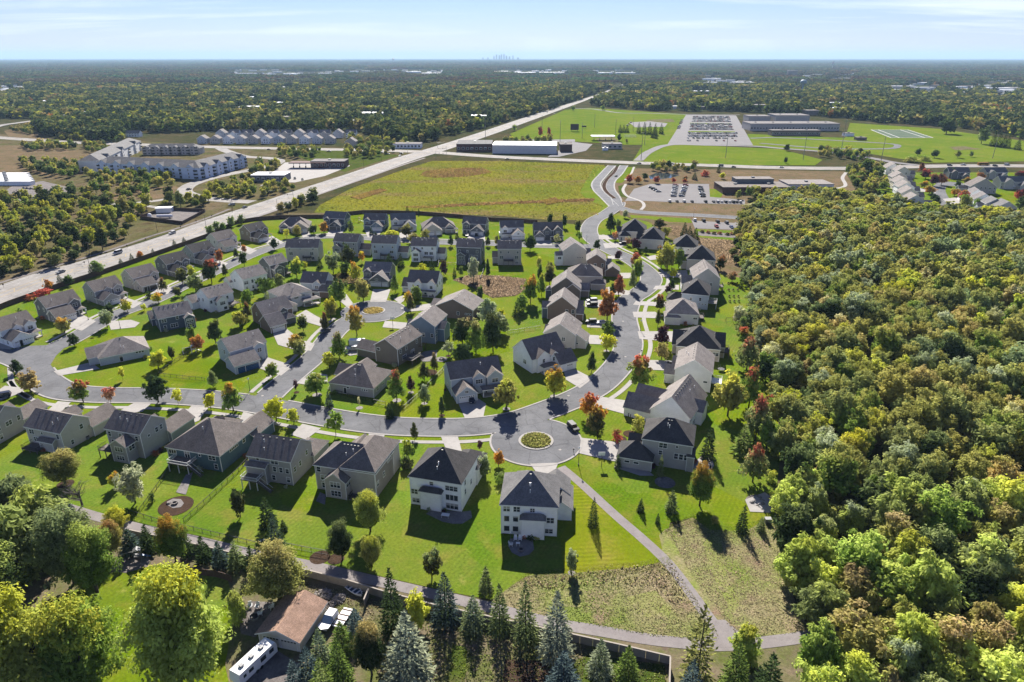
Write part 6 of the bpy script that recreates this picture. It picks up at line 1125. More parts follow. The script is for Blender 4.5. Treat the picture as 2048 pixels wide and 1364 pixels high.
for i, p in enumerate(W_IND):
    q = px_of((*p, 0)); t1, t2 = g.choice([('olive', 'yg'), ('green', 'olive'), ('dgreen', 'ggreen'), ('yg', 'yg'), ('olive', 'ochre'), ('ggreen', 'olive'), ('dgreen', 'dolive'), ('olive', 'yellow'), ('lime', 'yg'), ('dgreen', 'dgreen')])
    w = g.uniform(5, 9.5); h = w * g.uniform(.8, 1.35)
    if q[0] > 1200: w *= .8; h *= .7
    if q[0] < 520 and q[1] < 400: w *= .85; h *= .62
    where = min([(60, 410, 'grey storage yard'), (330, 450, 'utility yard'), (30, 545, 'highway bend at left'), (180, 480, 'yellow scrub clump'), (280, 362, 'apartment wings'), (470, 380, 'bank drive'), (560, 385, 'curving side street'), (100, 340, 'reddish prairie'), (190, 300, 'far left road'), (1560, 396, 'community centre'), (1345, 342, 'pond'), (1478, 480, 'garden plot'), (1725, 362, 'seven pale houses'), (750, 288, 'far restaurant'), (610, 400, 'near crossing')], key=lambda l: (l[0] - q[0]) ** 2 + 4 * (l[1] - q[1]) ** 2)[2]
    scn[where] = scn.get(where, 0) + 1
    plant('m' if g.random() < .7 else 'o', tuple(v * .78 for v in TINT[t1]), tuple(v * .78 for v in TINT[t2]), Vector((*p, 0)), h, w, '%s tree near the %s, %s counted from the front' % (CWORD[t1], where, nth(scn[where])), 'scrub trees', rnd=random.Random(9000 + i), name='scrub_tree')
P = []
for p in W_REST:
    a, b = tints(g, *g.choice([('olive', 'yg'), ('dgreen', 'ggreen'), ('green', 'olive'), ('olive', 'ochre')])); w = g.uniform(5, 9); P.append((p[0], p[1], 0, w, w * g.uniform(.8, 1.2), g.uniform(0, 6.28), a, b, g.randrange(len(PO))))
points_stuff('scrub_growth', P or [(0, -50, -9, 1, 1, 0, TINT['olive'], TINT['olive'], 0)], PO)
# ------------------------------------------------------------------ far country: low buildings, woods, skyline
def flat_building(name, label, x0, x1, yb, h, d, wall='white', roofm='light', cat='building', group=None, win=0, skew=0.0, parapet=True, tall=None):
    A, B_ = at(x0, yb), at(x1, yb + skew); v = B_ - A; L = v.length; a = math.atan2(v.y, v.x)
    c = A + v * .5 + Vector((-math.sin(a), math.cos(a), 0)) * d / 2
    r = empty(name, c, a, label, cat, group)
    m = MB(); m.box(-L / 2, L / 2, -d / 2, d / 2, -.5, h); m.build('wall', WL.get(wall) or M[wall], r)
    t = MB(); t.box(-L / 2 - .2, L / 2 + .2, -d / 2 - .2, d / 2 + .2, h + .004, h + .45); t.build('roof', SH.get(roofm) or M[roofm], r)
    if win:
        n = win; ww = L / n * .55; wh = min(2.2, h * .45); f = MB(); p = MB()
        for i in range(n):
            x = -L / 2 + L * (i + .5) / n; f = MB(); f.box(x - ww / 2 - .15, x + ww / 2 + .15, -d / 2 - .08, -d / 2, h * .3 - .15, h * .3 + wh + .15); o = f.build('window', M['white'], r)
            p = MB(); p.poly([(x - ww / 2, -d / 2 - .09, h * .3), (x + ww / 2, -d / 2 - .09, h * .3), (x + ww / 2, -d / 2 - .09, h * .3 + wh), (x - ww / 2, -d / 2 - .09, h * .3 + wh)]); p.build('pane', M['glass'], o)
    for i in range(max(1, int(L / 25))):
        u = MB(); x = -L / 2 + L * (i + .5) / max(1, int(L / 25)); u.box(x - 1.2, x + 1.2, -1, 1, h + .45, h + 1.5); u.build('roof_unit', M['grey_metal'], r)
    return r
FARB = []
def far(x0, x1, yb, h, d, wall, what, roofm='white'):
    FARB.append((x0, x1, yb)); flat_building('warehouse' if h < 14 else 'office_block', what, x0, x1, yb, h, d, wall, roofm, group='far commercial buildings')
for a in [(447, 463, 147, 9, 40, 'white', 'white flat-roofed hall at the left of the far shopping strip'), (470, 512, 149, 7, 30, 'white', 'long white hall right of the first far hall'), (2, 24, 184, 8, 30, 'white', 'white low hall among trees at the far left edge'), (27, 44, 179, 8, 25, 'beige', 'beige low hall beside the white one at far left'),
          (318, 342, 138, 9, 50, 'grey', 'small grey hall in the far woods at left'), (515, 540, 151, 8, 25, 'white', 'white shed at the left of the pale far roofs'), (545, 562, 146, 9, 30, 'palegrey', 'grey-white hall behind the far white sheds'), (566, 596, 150, 8, 30, 'white', 'white long hall in the middle of the far sheds'), (600, 622, 153, 7, 25, 'palegrey', 'pale low hall before the far sheds'),
          (636, 662, 149, 8, 30, 'white', 'white hall right of the pale far sheds'), (664, 690, 153, 7, 25, 'palegrey', 'pale hall right of the white far hall'), (724, 738, 137, 9, 40, 'palegrey', 'tiny pale hall near the far water tower'), (700, 716, 145, 9, 30, 'white', 'tiny white hall in the far trees left of centre'), (812, 841, 146, 9, 40, 'white', 'white hall with grey roof left of the far centre'),
          (843, 886, 149, 8, 40, 'beige', 'beige long hall left of the far centre'), (931, 956, 152, 8, 30, 'white', 'white hall just left of the skyline'), (984, 1016, 146, 11, 40, 'palegrey', 'pale hall with tall wing under the skyline'), (1026, 1071, 148, 9, 40, 'white', 'white hall right under the skyline'), (1079, 1146, 148, 10, 50, 'tan', 'long sunlit tan hall right of the skyline'),
          (1191, 1225, 148, 8, 40, 'white', 'white hall right of the sunlit tan hall'), (1232, 1282, 148, 8, 40, 'palegrey', 'grey-white long hall towards the right'), (1395, 1442, 161, 9, 30, 'white', 'white-roofed hall on the far right, upper of a pair'), (1400, 1436, 169, 8, 25, 'palegrey', 'pale hall below the white-roofed far right hall'), (1473, 1523, 169, 8, 25, 'brown', 'brown-walled low hall on the far right'),
          (1576, 1594, 150, 26, 25, 'brown', 'brown office block left of the water tower'), (1620, 1651, 158, 9, 30, 'white', 'white domed-looking hall right of the brown block'), (1786, 1830, 178, 9, 30, 'beige', 'beige hall in the right-hand far woods'), (1832, 1872, 180, 8, 25, 'palegrey', 'pale hall beside the beige far hall'), (1706, 1714, 146, 20, 15, 'slate', 'small dark tower block in the far right woods'),
          (1320, 1338, 122, 30, 40, 'slate', 'grey far block on the horizon right of the skyline'), (1384, 1420, 188, 8, 25, 'palegrey', 'low pale school wing in the woods behind the fields'), (1180, 1205, 153, 7, 20, 'white', 'small white shop on the far road'), (1965, 2010, 162, 9, 30, 'white', 'white hall in the right far distance'), (1905, 1925, 150, 9, 30, 'white', 'tiny white hall at the upper far right')]:
    far(*a)
def water_tower(label, px, yb, yt, wpx, col):
    b = at(px, yb); h = zat(px, yb, yt); r = wpx * mpp(yb) / 2
    o = empty('water_tower', b, 0, label, 'water tower', 'far water towers')
    m = MB(); m.lathe([(r * .35, 0), (r * .22, h * .12), (r * .2, h * .55), (r * .3, h * .62)], 14); m.build('stem', M[col], o)
    m = MB(); m.lathe([(r * .3, h * .6), (r * .95, h * .72), (r, h * .82), (r * .8, h * .93), (r * .35, h * .99), (.01, h)], 16); m.build('tank', M[col], o)
M['tower_blue'] = plain('tower_paint_blue', (.28, .40, .46), .5); M['tower_white'] = plain('tower_paint_white', (.6, .6, .6), .5)
water_tower('pale blue water tower rising from the right-hand woods', 1604, 184, 159, 13, 'tower_blue'); water_tower('small white water tower on the far horizon left of centre', 787, 126, 116, 5, 'tower_white')
water_tower('tiny grey water tower on the horizon at left', 682, 127, 120, 4, 'grey_metal'); water_tower('thin white water tower in the far right distance', 1664, 140, 123, 4, 'tower_white')
FARB += [(1598, 1611, 184)]
# skyline
RS = 24000
M['tower_glass'] = plain('tower_facade', (.22, .24, .27), .4, var=.15, scale=.02)
kx = RS * CP + CAM_H * SP
for i, (px, yt, wp, nm) in enumerate([(966, 113, 3, 'low block left of the skyline'), (976, 112.5, 3, 'second low block left of the skyline'), (988, 109, 3, 'first stepped tower of the skyline'), (993, 105.5, 3.2, 'slim tower of the skyline, left group'), (999, 107, 4, 'broad slab of the skyline, middle'), (1003, 104.5, 3, 'tall pointed tower of the skyline'), (1008, 104, 3.4, 'tallest flat-topped tower of the skyline'), (1013, 108.5, 4, 'shorter block right of the tallest tower'), (1019, 110, 4, 'low block at right of the skyline'), (1026, 108, 3, 'last slim tower at right of the skyline'), (1036, 113, 5, 'low hall right of the skyline')]):
    v = yt - 682; h = CAM_H - RS * (F_PX * SP + v * CP) / (F_PX * CP - v * SP); w = wp / F_PX * kx * .85; h *= .78
    o = empty('skyscraper', ((px - 1024) / F_PX * kx, RS, 0), 0, nm + ', hazy on the horizon', 'skyscraper', 'city skyline')
    m = MB(); m.box(-w / 2, w / 2, -w / 2, w / 2, 0, h * .82); m.build('tower', M['tower_glass'], o); m = MB(); m.box(-w * .36, w * .36, -w * .36, w * .36, h * .82, h); m.build('crown_block', M['tower_glass'], o)
# far woods: single crowns to 2.6 km, groves beyond
BANDS = [(445, 910, 139, 154, 120), (1020, 1290, 141, 149, 45), (1380, 1545, 152, 172, 40), (1560, 1725, 136, 166, 70), (1760, 2060, 164, 190, 60), (-10, 64, 174, 188, 16), (600, 860, 122, 134, 40), (1100, 2040, 122, 136, 70), (0, 420, 150, 240, 26), (440, 1040, 165, 250, 40), (1240, 2040, 172, 232, 40)]
gb = random.Random(15); ROOFS = []; rf_ = MB()
for x0, x1, y0, y1, n in BANDS:                # the far town: too many small pale roofs among the trees to count
    for _ in range(n):
        px, py = gb.uniform(x0, x1), gb.uniform(y0, y1)
        if not inpoly((px, py), FAR_WOOD): continue
        p = at(px, py); big = gb.random() < (.5 if y1 < 192 and x1 - x0 > 60 else .08); w, dd, h = (gb.uniform(18, 55), gb.uniform(14, 30), gb.uniform(6, 10)) if big else (gb.uniform(8, 15), gb.uniform(7, 11), gb.uniform(5.5, 8))
        rf_.obox((p.x, p.y), w / 2, dd / 2, 0, h, gb.uniform(-.25, .25), gb.choice([0, 0, 0, 1, 2])); ROOFS.append((px, py, w / 2 / mpp(py) + 1))
tag(rf_.build('distant_town', [M['white'], WL['beige'], SH['taupe']]), kind='stuff')
def clear_far(q):
    x, y = q
    for rx, ry, rw in ROOFS:
        if abs(x - rx) < rw and -2.5 < y - ry < 1.2 + (ry - 118) * .05: return True
    for x0, x1, yb in FARB:
        if x0 - 3 < x < x1 + 3 and yb - 7 < y < yb + 3.0 + (yb - 125) * .05: return True
    return False
FARCLR = [[(640, 166), (720, 160), (800, 166), (720, 172)], [(840, 166), (900, 164), (890, 169)], [(240, 262), (300, 264), (300, 276), (250, 276)], [(1980, 180), (2100, 182), (2100, 187), (1970, 185)], [(1205, 190), (1240, 172), (1300, 160), (1310, 162), (1230, 186), (1215, 196)]]
g = random.Random(4); P = []; y = 560.0
while y < 2600:
    s = 8.2 + y * .0042
    x = -y * .80
    while x < y * .80:
        xx, yy = x + g.uniform(-.5, .5) * s, y + g.uniform(-.5, .5) * s; q = px_of((xx, yy, 0)); x += s
        if not (-30 < q[0] < 2080) or not inpoly(q, FAR_WOOD) or clear_far(q) or any(inpoly(q, c) for c in FARCLR): continue
        if abs((q[0] - 1150) * .36 + (q[1] - 205)) < 3 and 1080 < q[0] < 1280: continue
        nv = mnoise.noise(Vector((xx * .006, yy * .006, 1))) + .5 * mnoise.noise(Vector((xx * .03, yy * .03, 5))); rr = g.random() + nv * .35
        t = ('dgreen', 'dgreen') if rr < .30 else ('dgreen', 'ggreen') if rr < .50 else ('ggreen', 'dgreen') if rr < .64 else ('green', 'olive') if rr < .78 else ('olive', 'olive') if rr < .88 else ('ochre', 'olive') if rr < .95 else ('olive', 'yg') if rr < 1.03 else ('yellow', 'ochre') if rr < 1.07 else ('orange', 'rust') if rr < 1.1 else ('brown', 'ochre')
        a, b = tints(g, *t, .2); a = [v * .56 for v in a]; b = [v * (.8 if rr > .9 else .56) for v in b]
        w = s * g.uniform(.85, 1.7); P.append((xx, yy, -.5, w, g.uniform(8, 13) + w * .25, g.uniform(0, 6.28), a, b, g.randrange(len(PF))))
    y += s
points_stuff('distant_woods', P, PF); print('far trees', len(P))
# groves: one real patch of wood mesh per kind, planted on to the horizon
def grove_mesh(seed, size=150, s=15):
    gg = random.Random(seed); rs = np.random.default_rng(seed); V = []; var = []; top = []; y = -size / 2
    while y < size / 2:
        x = -size / 2
        while x < size / 2:
            c = np.array([x + gg.uniform(-.5, .5) * s, y + gg.uniform(-.5, .5) * s, gg.uniform(5, 8.5)]); rad = s * gg.uniform(.45, .8); cv = gg.random()
            for _ in range(20):
                d = rs.normal(size=3); d[2] = abs(d[2]) * .9; d /= np.linalg.norm(d); p = c + d * rad * np.array([1, 1, .75]); n = d + rs.normal(size=3) * .4; n /= np.linalg.norm(n)
                u = np.cross(n, rs.normal(size=3)); u /= np.linalg.norm(u); w = np.cross(n, u); k = rad * gg.uniform(.28, .5); V.extend([p - u * k, p - w * k, p + u * k, p + w * k]); var.append(min(1, max(0, cv * .7 + rs.random() * .3))); top.append(min(1, max(0, rs.normal() * .3 + (cv > .8) * .7)))
            x += s
        y += s
    V = np.array(V, dtype=np.float32); n = len(V) // 4; me = bpy.data.meshes.new('grove'); me.vertices.add(len(V)); me.vertices.foreach_set('co', V.ravel()); me.loops.add(n * 4); me.loops.foreach_set('vertex_index', np.arange(n * 4, dtype=np.int32))
    me.polygons.add(n); me.polygons.foreach_set('loop_start', np.arange(0, n * 4, 4, dtype=np.int32))
    for nm, arr in (('var', var), ('top', top)): me.attributes.new(nm, 'FLOAT', 'POINT').data.foreach_set('value', np.repeat(np.array(arr, dtype=np.float32), 4))
    me.materials.append(M['leaf']); me.update(); return me
GR = []
for i in range(3):
    o = link('grove', grove_mesh(i), None, (-700 + 600 * i, 2750, 0)); tag(o, kind='stuff'); o['tint'] = [.035, .048, .02]; o['tint2'] = [.07, .06, .02]; GR.append(o)
P = []; y = 2700.0
while y < 23000:
    s = 125 if y < 9000 else 230; k = s / 125; x = -y * .78
    while x < y * .78:
        xx, yy = x + g.uniform(-.3, .3) * s, y + g.uniform(-.3, .3) * s; x += s; q = px_of((xx, yy, 0))
        if clear_far(q) or clear_far((q[0] + 2, q[1] - 1)) or any(inpoly(q, c) for c in FARCLR): continue
        nv = mnoise.noise(Vector((xx * .0011, yy * .0011, 9)))
        if nv > .34 and g.random() < .6: continue
        a = [v * g.uniform(.6, 1.6) for v in (.05, .062, .028)]; b = [v * g.uniform(.7, 1.4) for v in (.12, .10, .04)]; P.append((xx, yy, 0, k, g.uniform(.85, 1.25), g.uniform(0, 6.28), a, b, g.randrange(3)))
    y += s
points_stuff('horizon_woods', P, GR); print('groves', len(P))
for (x0, x1, yb, lab) in [(251, 279, 274, 'white farmhouse alone before the far left woods'), (197, 214, 270, 'small white barn left of the lone farmhouse')]:
    house('Z%d' % x0, lab[:40], lab, (x1, yb, yb - 10, x0, yb - 10), 9, wall='white', roofm='light', h=5, vents=0, pipes=0, wins='0n', lvl=LV2, group='houses far off')

# ------------------------------------------------------------------ school, shops, apartments in the middle distance
flat_building('school_building', 'long low school block with brown roof nearest the running track', 1543, 1640, 272, 7, 16, 'brown', 'light', 'school', win=22); flat_building('school_building', 'main school block with tall grey windows behind the low block', 1500, 1678, 262, 10, 40, 'taupe', 'light', 'school', win=30, skew=0)
flat_building('school_building', 'rear gymnasium block of the school', 1550, 1618, 245, 11, 40, 'taupe', 'light', 'school'); flat_building('school_building', 'corner school wing beside the parking rows', 1497, 1540, 244, 9, 30, 'taupe', 'light', 'school')
flat_building('ticket_booth', 'brown bleacher building beside the track', 1713, 1733, 281, 3.5, 8, 'brown', 'brown', 'building'); flat_building('ticket_booth', 'white tent-like hut near the stadium', 1690, 1708, 273, 4, 10, 'white', 'light', 'building')
flat_building('brick_hall', 'dark-roofed brick hall at the highway crossing', 913, 984, 303, 8, 40, 'brick', 'grey', 'building', win=8); flat_building('white_hall', 'white metal-roofed sports hall beside the dark-roofed hall', 985, 1113, 307, 9, 36, 'palegrey', 'white', 'building', skew=1); flat_building('brick_annex', 'small brown brick annex right of the white hall', 1120, 1144, 304, 8, 22, 'brick', 'brown', 'building')
flat_building('field_house', 'grey utility building near the ball field', 1206, 1244, 298, 5.5, 14, 'taupe', 'light', 'building', win=4); flat_building('white_shed', 'small white container before the grey utility building', 1205, 1216, 301, 2.6, 3, 'white', 'white', 'shed')
flat_building('shop', 'red and tan convenience store behind the fuel canopy', 622, 690, 336, 6, 18, 'brick', 'light', 'shop', win=8); flat_building('bank', 'small dark-and-white bank building by the side street', 503, 570, 364, 5.5, 18, 'slate', 'white', 'shop', win=7); flat_building('restaurant', 'low white restaurant under the trees at the crossing', 786, 842, 297, 5, 16, 'white', 'light', 'shop', win=8)
def canopy(label, x0, x1, yb, h, d, mat, n):
    A, B_ = at(x0, yb), at(x1, yb); L = (B_ - A).length; r = empty('fuel_canopy', (A + B_) / 2 + Vector((0, d / 2, 0)), 0, label, 'canopy')
    m = MB(); m.box(-L / 2, L / 2, -d / 2, d / 2, h - .9, h); m.build('roof', M[mat], r)
    for i in range(n): x = -L / 2 + L * (i + .5) / n; m = MB(); m.box(x - .2, x + .2, -.2, .2, 0, h - .9); m.build('post', M['grey_metal'], r); p = MB(); p.box(x - .5, x + .5, -1.2, -.5, 0, 1.7); p.build('fuel_pump', M['black'], r)
    return r
canopy('dark red fuel station canopy with a row of pumps', 578, 652, 337, 5.5, 12, 'brick', 6); canopy('white pavilion roof beside the ball field', 1183, 1230, 282, 6, 14, 'white', 4)
# community centre with long clerestory
r = flat_building('community_centre', 'long brick community centre with window strip roof beside the parking rows', 1445, 1580, 388, 5, 26, 'brick', 'brown', 'building', win=0)
r2 = flat_building('community_centre', 'glazed upper hall of the community centre', 1470, 1545, 380, 8.5, 12, 'slate', 'taupe', 'building', win=16); flat_building('community_centre', 'round-ended grey wing of the community centre', 1575, 1666, 383, 5.5, 22, 'palegrey', 'taupe', 'building', win=6)
# apartment building: three wings with gables and balconies
def wing(label, x0, y0, x1, y1, d, h, gables, wall='palegrey', stack=True):
    A, B_ = at(x0, y0), at(x1, y1); v = B_ - A; L = v.length; a = math.atan2(v.y, v.x); c = A + v / 2 + Vector((-math.sin(a), math.cos(a), 0)) * d / 2
    r = empty('apartment_building', c, a, label, 'apartment building', 'apartment wings')
    wm = MB(); walls(wm, -L / 2, L / 2, -d / 2, d / 2, h, 'hip', .5); fa = MB()
    t, e, rd = roof_faces('hip', -L / 2, L / 2, -d / 2, d / 2, h, .5, .6); t.build('roof', SH['grey'], r); fa.v += e.v; fa.f += e.f; fa.m += e.m
    for i in range(gables):
        x = -L / 2 + L * (i + .5) / gables; walls(wm, x - 4, x + 4, -d / 2 - 1.2, 0, h - .1, 'gy', .7); t, e, _ = roof_faces('gy', x - 4, x + 4, -d / 2 - 1.2, 0, h - .1, .7, .4); t.build('roof', SH['grey'], r); k = len(fa.v); fa.v += e.v; fa.f += [tuple(q + k for q in f) for f in e.f]; fa.m += e.m
    wm.build('wall', WL[wall], r); fa.build('fascia', M['white'], r)
    n = gables * 2
    bm_ = MB(); bm_.box(-1.6, 1.6, -1.6, 0, -.15, 0); bm_.box(-1.6, 1.6, -1.6, -1.53, .1, 1.05); bm_.box(-1.6, -1.53, -1.6, 0, .1, 1.05); bm_.box(1.53, 1.6, -1.6, 0, .1, 1.05); bme = bm_.mesh('balcony', M['black'])
    for i in range(n + 1):
        x = -L / 2 + 3 + (L - 6) * i / n
        for z in (1.0, 4.0, 7.0):
            if abs(((i * .5) % 1) - .0) < .01 and z > .9: link('balcony', bme, r, (x, -d / 2 - .01, z + 0.05))
            add_window(r, (-L / 2, L / 2, -d / 2 - (1.22 if i % 2 else 0), d / 2), 'n', x + L / 2, z, 1.8, 1.6, 2, 1)
    return r
wing('long pale apartment wing, walls in bluish shade, facing the scrub', 197, 347, 400, 359, 18, 10.4, 7, 'shade_blue'); wing('angled pale apartment wing, walls in bluish shade, at the right end', 402, 359, 495, 333, 18, 10.4, 4, 'shade_blue'); wing('rear apartment wing running back from the left end', 203, 343, 284, 300, 18, 10.4, 3, 'palegrey')
wing('low rear townhouse wing behind the apartment court', 286, 310, 400, 309, 16, 7, 6, 'taupe')
TN = ['first', 'second', 'third', 'fourth', 'fifth', 'sixth', 'seventh', 'eighth', 'ninth', 'tenth', 'eleventh', 'twelfth']
for i in range(11):
    x = 393 + i * 25.5; wl2 = ['sky', 'beige', 'white', 'palegrey', 'beige', 'white'][i % 6]
    house('T%d' % i, 'townhouse', 'pale gabled townhouse, %s from the left in the front row along the highway' % TN[i], (x + 21, 287.5, 279, x + 1, 279), 11, roof='gy', wall=wl2, roofm='taupe', pitch=.6, h=6.2, vents=0, pipes=0, wins='0n', lvl=LV2, group='townhouses along the highway', ov=.3); HOUSES.pop('T%d' % i)
for i in range(11):
    x = 430 + i * 26
    house('U%d' % i, 'townhouse', 'pale gabled townhouse, %s from the left in the rear row' % TN[i], (x + 22, 276, 268, x + 1, 268), 11, roof='gx' if i % 3 else 'gy', wall=['palegrey', 'white', 'beige'][i % 3], roofm='taupe', pitch=.65, h=6.4, vents=0, pipes=0, wins='0n', lvl=LV2, group='townhouses along the highway', ov=.3, blocks=[(.2, .7, -1, 4, 6.3, 'gy')]); HOUSES.pop('U%d' % i)
house('T12', 'townhouse', 'brown-grey house at the right end of the townhouse rows', (712, 294, 283, 690, 283), 12, roof='gy', wall='taupe', roofm='taupe', h=6.4, vents=0, pipes=0, group='townhouses along the highway'); HOUSES.pop('T12')
for i in range(6):      # storage units at the left edge
    flat_building('storage_unit', 'long white storage unit, %s from the front at the left edge' % TN[i], -40, 62 - i * 2, 371 - i * 3.2, 3, 6, 'white', 'white', 'shed', 'storage units')
# scoreboard, stands, light poles
def post_board(name, label, px, yb, w, h0, h1, mat, cat):
    o = empty(name, at(px, yb), 0, label, cat); m = MB(); m.box(-w / 2, w / 2, -.2, .2, h0, h1); m.build('board', M[mat], o)
    for s in (-1, 1): m = MB(); m.box(s * w * .35 - .15, s * w * .35 + .15, .2, .5, 0, h0 + (h1 - h0) * .8); m.build('post', M['rust_post'], o)
    return o
post_board('scoreboard', 'large dark scoreboard at the outfield edge of the ball field', 1149, 263, 12, 2, 10.5, 'rust_post', 'scoreboard'); post_board('scoreboard', 'small black scoreboard right of the large one', 1168, 257, 7, 2, 4.2, 'black', 'scoreboard')
o = empty('bleachers', at(1261, 275), 0, 'grey metal bleachers beside the dark spruces', 'bleachers')
for i in range(6): m = MB(); m.box(-8, 8, i * .9, i * .9 + .6, .4 + i * .5, .5 + i * .5); m.build('bench', M['grey_metal'], o)
for i in range(4): m = MB(); m.box(-7.6 + i * 5, -7.4 + i * 5, 0, 5.4, 0, .4); m.build('frame', M['grey_metal'], o)
# ------------------------------------------------------------------ vehicles
PAINT = {k: plain('car_paint_' + k, c, 0.5, spec=.12, var=.02) for k, c in dict(white=(.65, .65, .65), black=(.015, .016, .018), grey=(.14, .145, .15), silver=(.38, .39, .40), blue=(.03, .07, .20), red=(.30, .02, .02), tan=(.30, .25, .18), navy=(.02, .03, .07)).items()}
def car_parts(kind):
    """side outline (y along the car, z up) for body and cabin"""
    if kind == 'suv': return 4.7, .95, [(-2.35, .35), (-2.35, .95), (-1.2, 1.08), (2.3, 1.08), (2.35, .5), (2.3, .35)], [(-1.15, 1.08), (-.55, 1.68), (2.0, 1.70), (2.28, 1.08)]
    if kind == 'van': return 5.4, 1.0, [(-2.7, .4), (-2.7, 1.0), (-1.9, 1.2), (2.65, 1.2), (2.7, .4)], [(-1.9, 1.2), (-1.2, 2.1), (2.6, 2.15), (2.66, 1.2)]
    if kind == 'pickup': return 5.5, .98, [(-2.75, .45), (-2.75, 1.05), (-1.3, 1.15), (2.7, 1.15), (2.75, .45)], [(-1.3, 1.15), (-.7, 1.75), (.7, 1.75), (.95, 1.15)]
    return 4.5, .9, [(-2.25, .3), (-2.25, .75), (-1.0, .9), (1.9, .92), (2.25, .8), (2.25, .3)], [(-1.0, .9), (-.3, 1.38), (1.0, 1.40), (1.8, .92)]
_cm = {}
def car_meshes(kind, col):
    k = (kind, col)
    if k in _cm: return _cm[k]
    L, hw, body, cab = car_parts(kind); p = PAINT[col]
    b = MB(); b.prism(body, -hw, hw); b.prism([(y * .97, z + .02) for y, z in body], -hw * .93, hw * .93)
    rf = MB(); ys = [q[0] for q in cab]; zt = max(q[1] for q in cab); y0, y1 = cab[1][0], cab[2][0]
    rf.box(-hw * .86, hw * .86, y0 - .1, y1 + .1, zt - .06, zt + .02)
    for y in (y0 + .1, (y0 + y1) / 2, y1 - .1):
        for s in (-1, 1): rf.box(s * hw * .83 - .03, s * hw * .83 + .03, y - .05, y + .05, cab[0][1] - .02, zt - .03)
    gl = MB(); n = len(gl.v); wb, wt = hw * .9, hw * .78
    for (y, z) in cab: w_ = wb if z < zt - .3 else wt; gl.v += [(-w_, y, z - (.03 if z > zt - .2 else 0)), (w_, y, z - (.03 if z > zt - .2 else 0))]
    q = len(cab); gl.f += [tuple(2 * i for i in range(q)), tuple(2 * i + 1 for i in reversed(range(q)))] + [(2 * i, 2 * i + 1, 2 * ((i + 1) % q) + 1, 2 * ((i + 1) % q)) for i in range(q)]; gl.m += [0] * (q + 2)
    wh = MB(); wh.bar((-.11, 0, 0), (.11, 0, 0), .33, n=12); rim = MB(); rim.bar((-.12, 0, 0), (.12, 0, 0), .19, n=8)
    lt = MB(); lt.box(-.16, .16, -.04, .04, -.08, .08)
    one = MB()
    for m_, i in ((b, 0), (rf, 0), (gl, 1)):
        kk = len(one.v); one.v += m_.v; one.f += [tuple(a + kk for a in f) for f in m_.f]; one.m += [i] * len(m_.f)
    for s in (-1, 1):
        for y in (-.3 * L, .3 * L): one.bar((s * hw - .1 * s - .1, y, .33), (s * hw - .1 * s + .1, y, .33), .33, 2, 8)
    _cm[k] = (L, hw, b.mesh('body', p), rf.mesh('roof', p), gl.mesh('windows', M['car_glass']), wh.mesh('wheel', M['tyre']), rim.mesh('rim', M['grey_metal']), lt.mesh('headlight', M['white']), one.mesh('parked_car', [p, M['car_glass'], M['tyre']]), lt.mesh('tail_light', PAINT['red']))
    return _cm[k]
def car(px, py, yaw, kind, col, label, group='cars', full=False, z=.1, name='parked_car', cat='car'):
    L, hw, b, rf, gl, wh, rim, lt, one, tl = car_meshes(kind, col); p = at(px, py); p.z = z
    if not full:
        o = link(name, one, None, p, math.radians(yaw)); return tag(o, label, cat, group)
    o = empty(name, p, math.radians(yaw), label, cat, group); link('body', b, o); link('roof', rf, o); link('windows', gl, o)
    for s in (-1, 1):
        for y in (-.3 * L, .3 * L): w = link('wheel', wh, o, (s * (hw - .1), y, .33)); link('rim', rim, w)
        link('headlight', lt, o, (s * hw * .7, -L / 2 - .01, .72)); link('tail_light', tl, o, (s * hw * .75, L / 2 + .01, .78))
    return o
def car_here(*a, **k): return car(*a, full=True, **k)
car_here(1146, 858, 24, 'suv', 'black', 'dark SUV with pale roof rack at the rim of the roundabout', z=.12); car_here(943, 803, 16, 'sedan', 'navy', 'dark car on the driveway of the three-gabled pale blue house', z=.14)
car_here(708, 701, -84, 'suv', 'white', 'white SUV on the driveway by the olive gabled house', z=.14); car_here(1184, 604, -80, 'suv', 'silver', 'silver SUV in the driveway of four cars', z=.14); car_here(1184, 612, -82, 'suv', 'black', 'black SUV nearest the street tree in the same driveway', z=.14)
car_here(1182, 646, -86, 'suv', 'black', 'black SUV beside the brown house with two windows', z=.14); car_here(1203, 648, -84, 'sedan', 'white', 'white car half under the yellow-green street tree', z=.14); car_here(6, 795, -62, 'suv', 'navy', 'dark blue car cut by the left edge', z=.14)
car_here(651, 664, -35, 'sedan', 'grey', 'grey car parked at the kerb of the small circle street', z=.12); car(672, 459, 10, 'sedan', 'blue', 'blue car before the open navy garage', z=.14); car(934, 472, 4, 'sedan', 'tan', 'tan car left of two before the white and charcoal house', z=.14); car(953, 472, 4, 'sedan', 'black', 'black car right of two before the white and charcoal house', z=.14)
car(1246, 489, -80, 'suv', 'black', 'black SUV on the drive of the black-roofed house at the bend', z=.14)
HY = -14.8
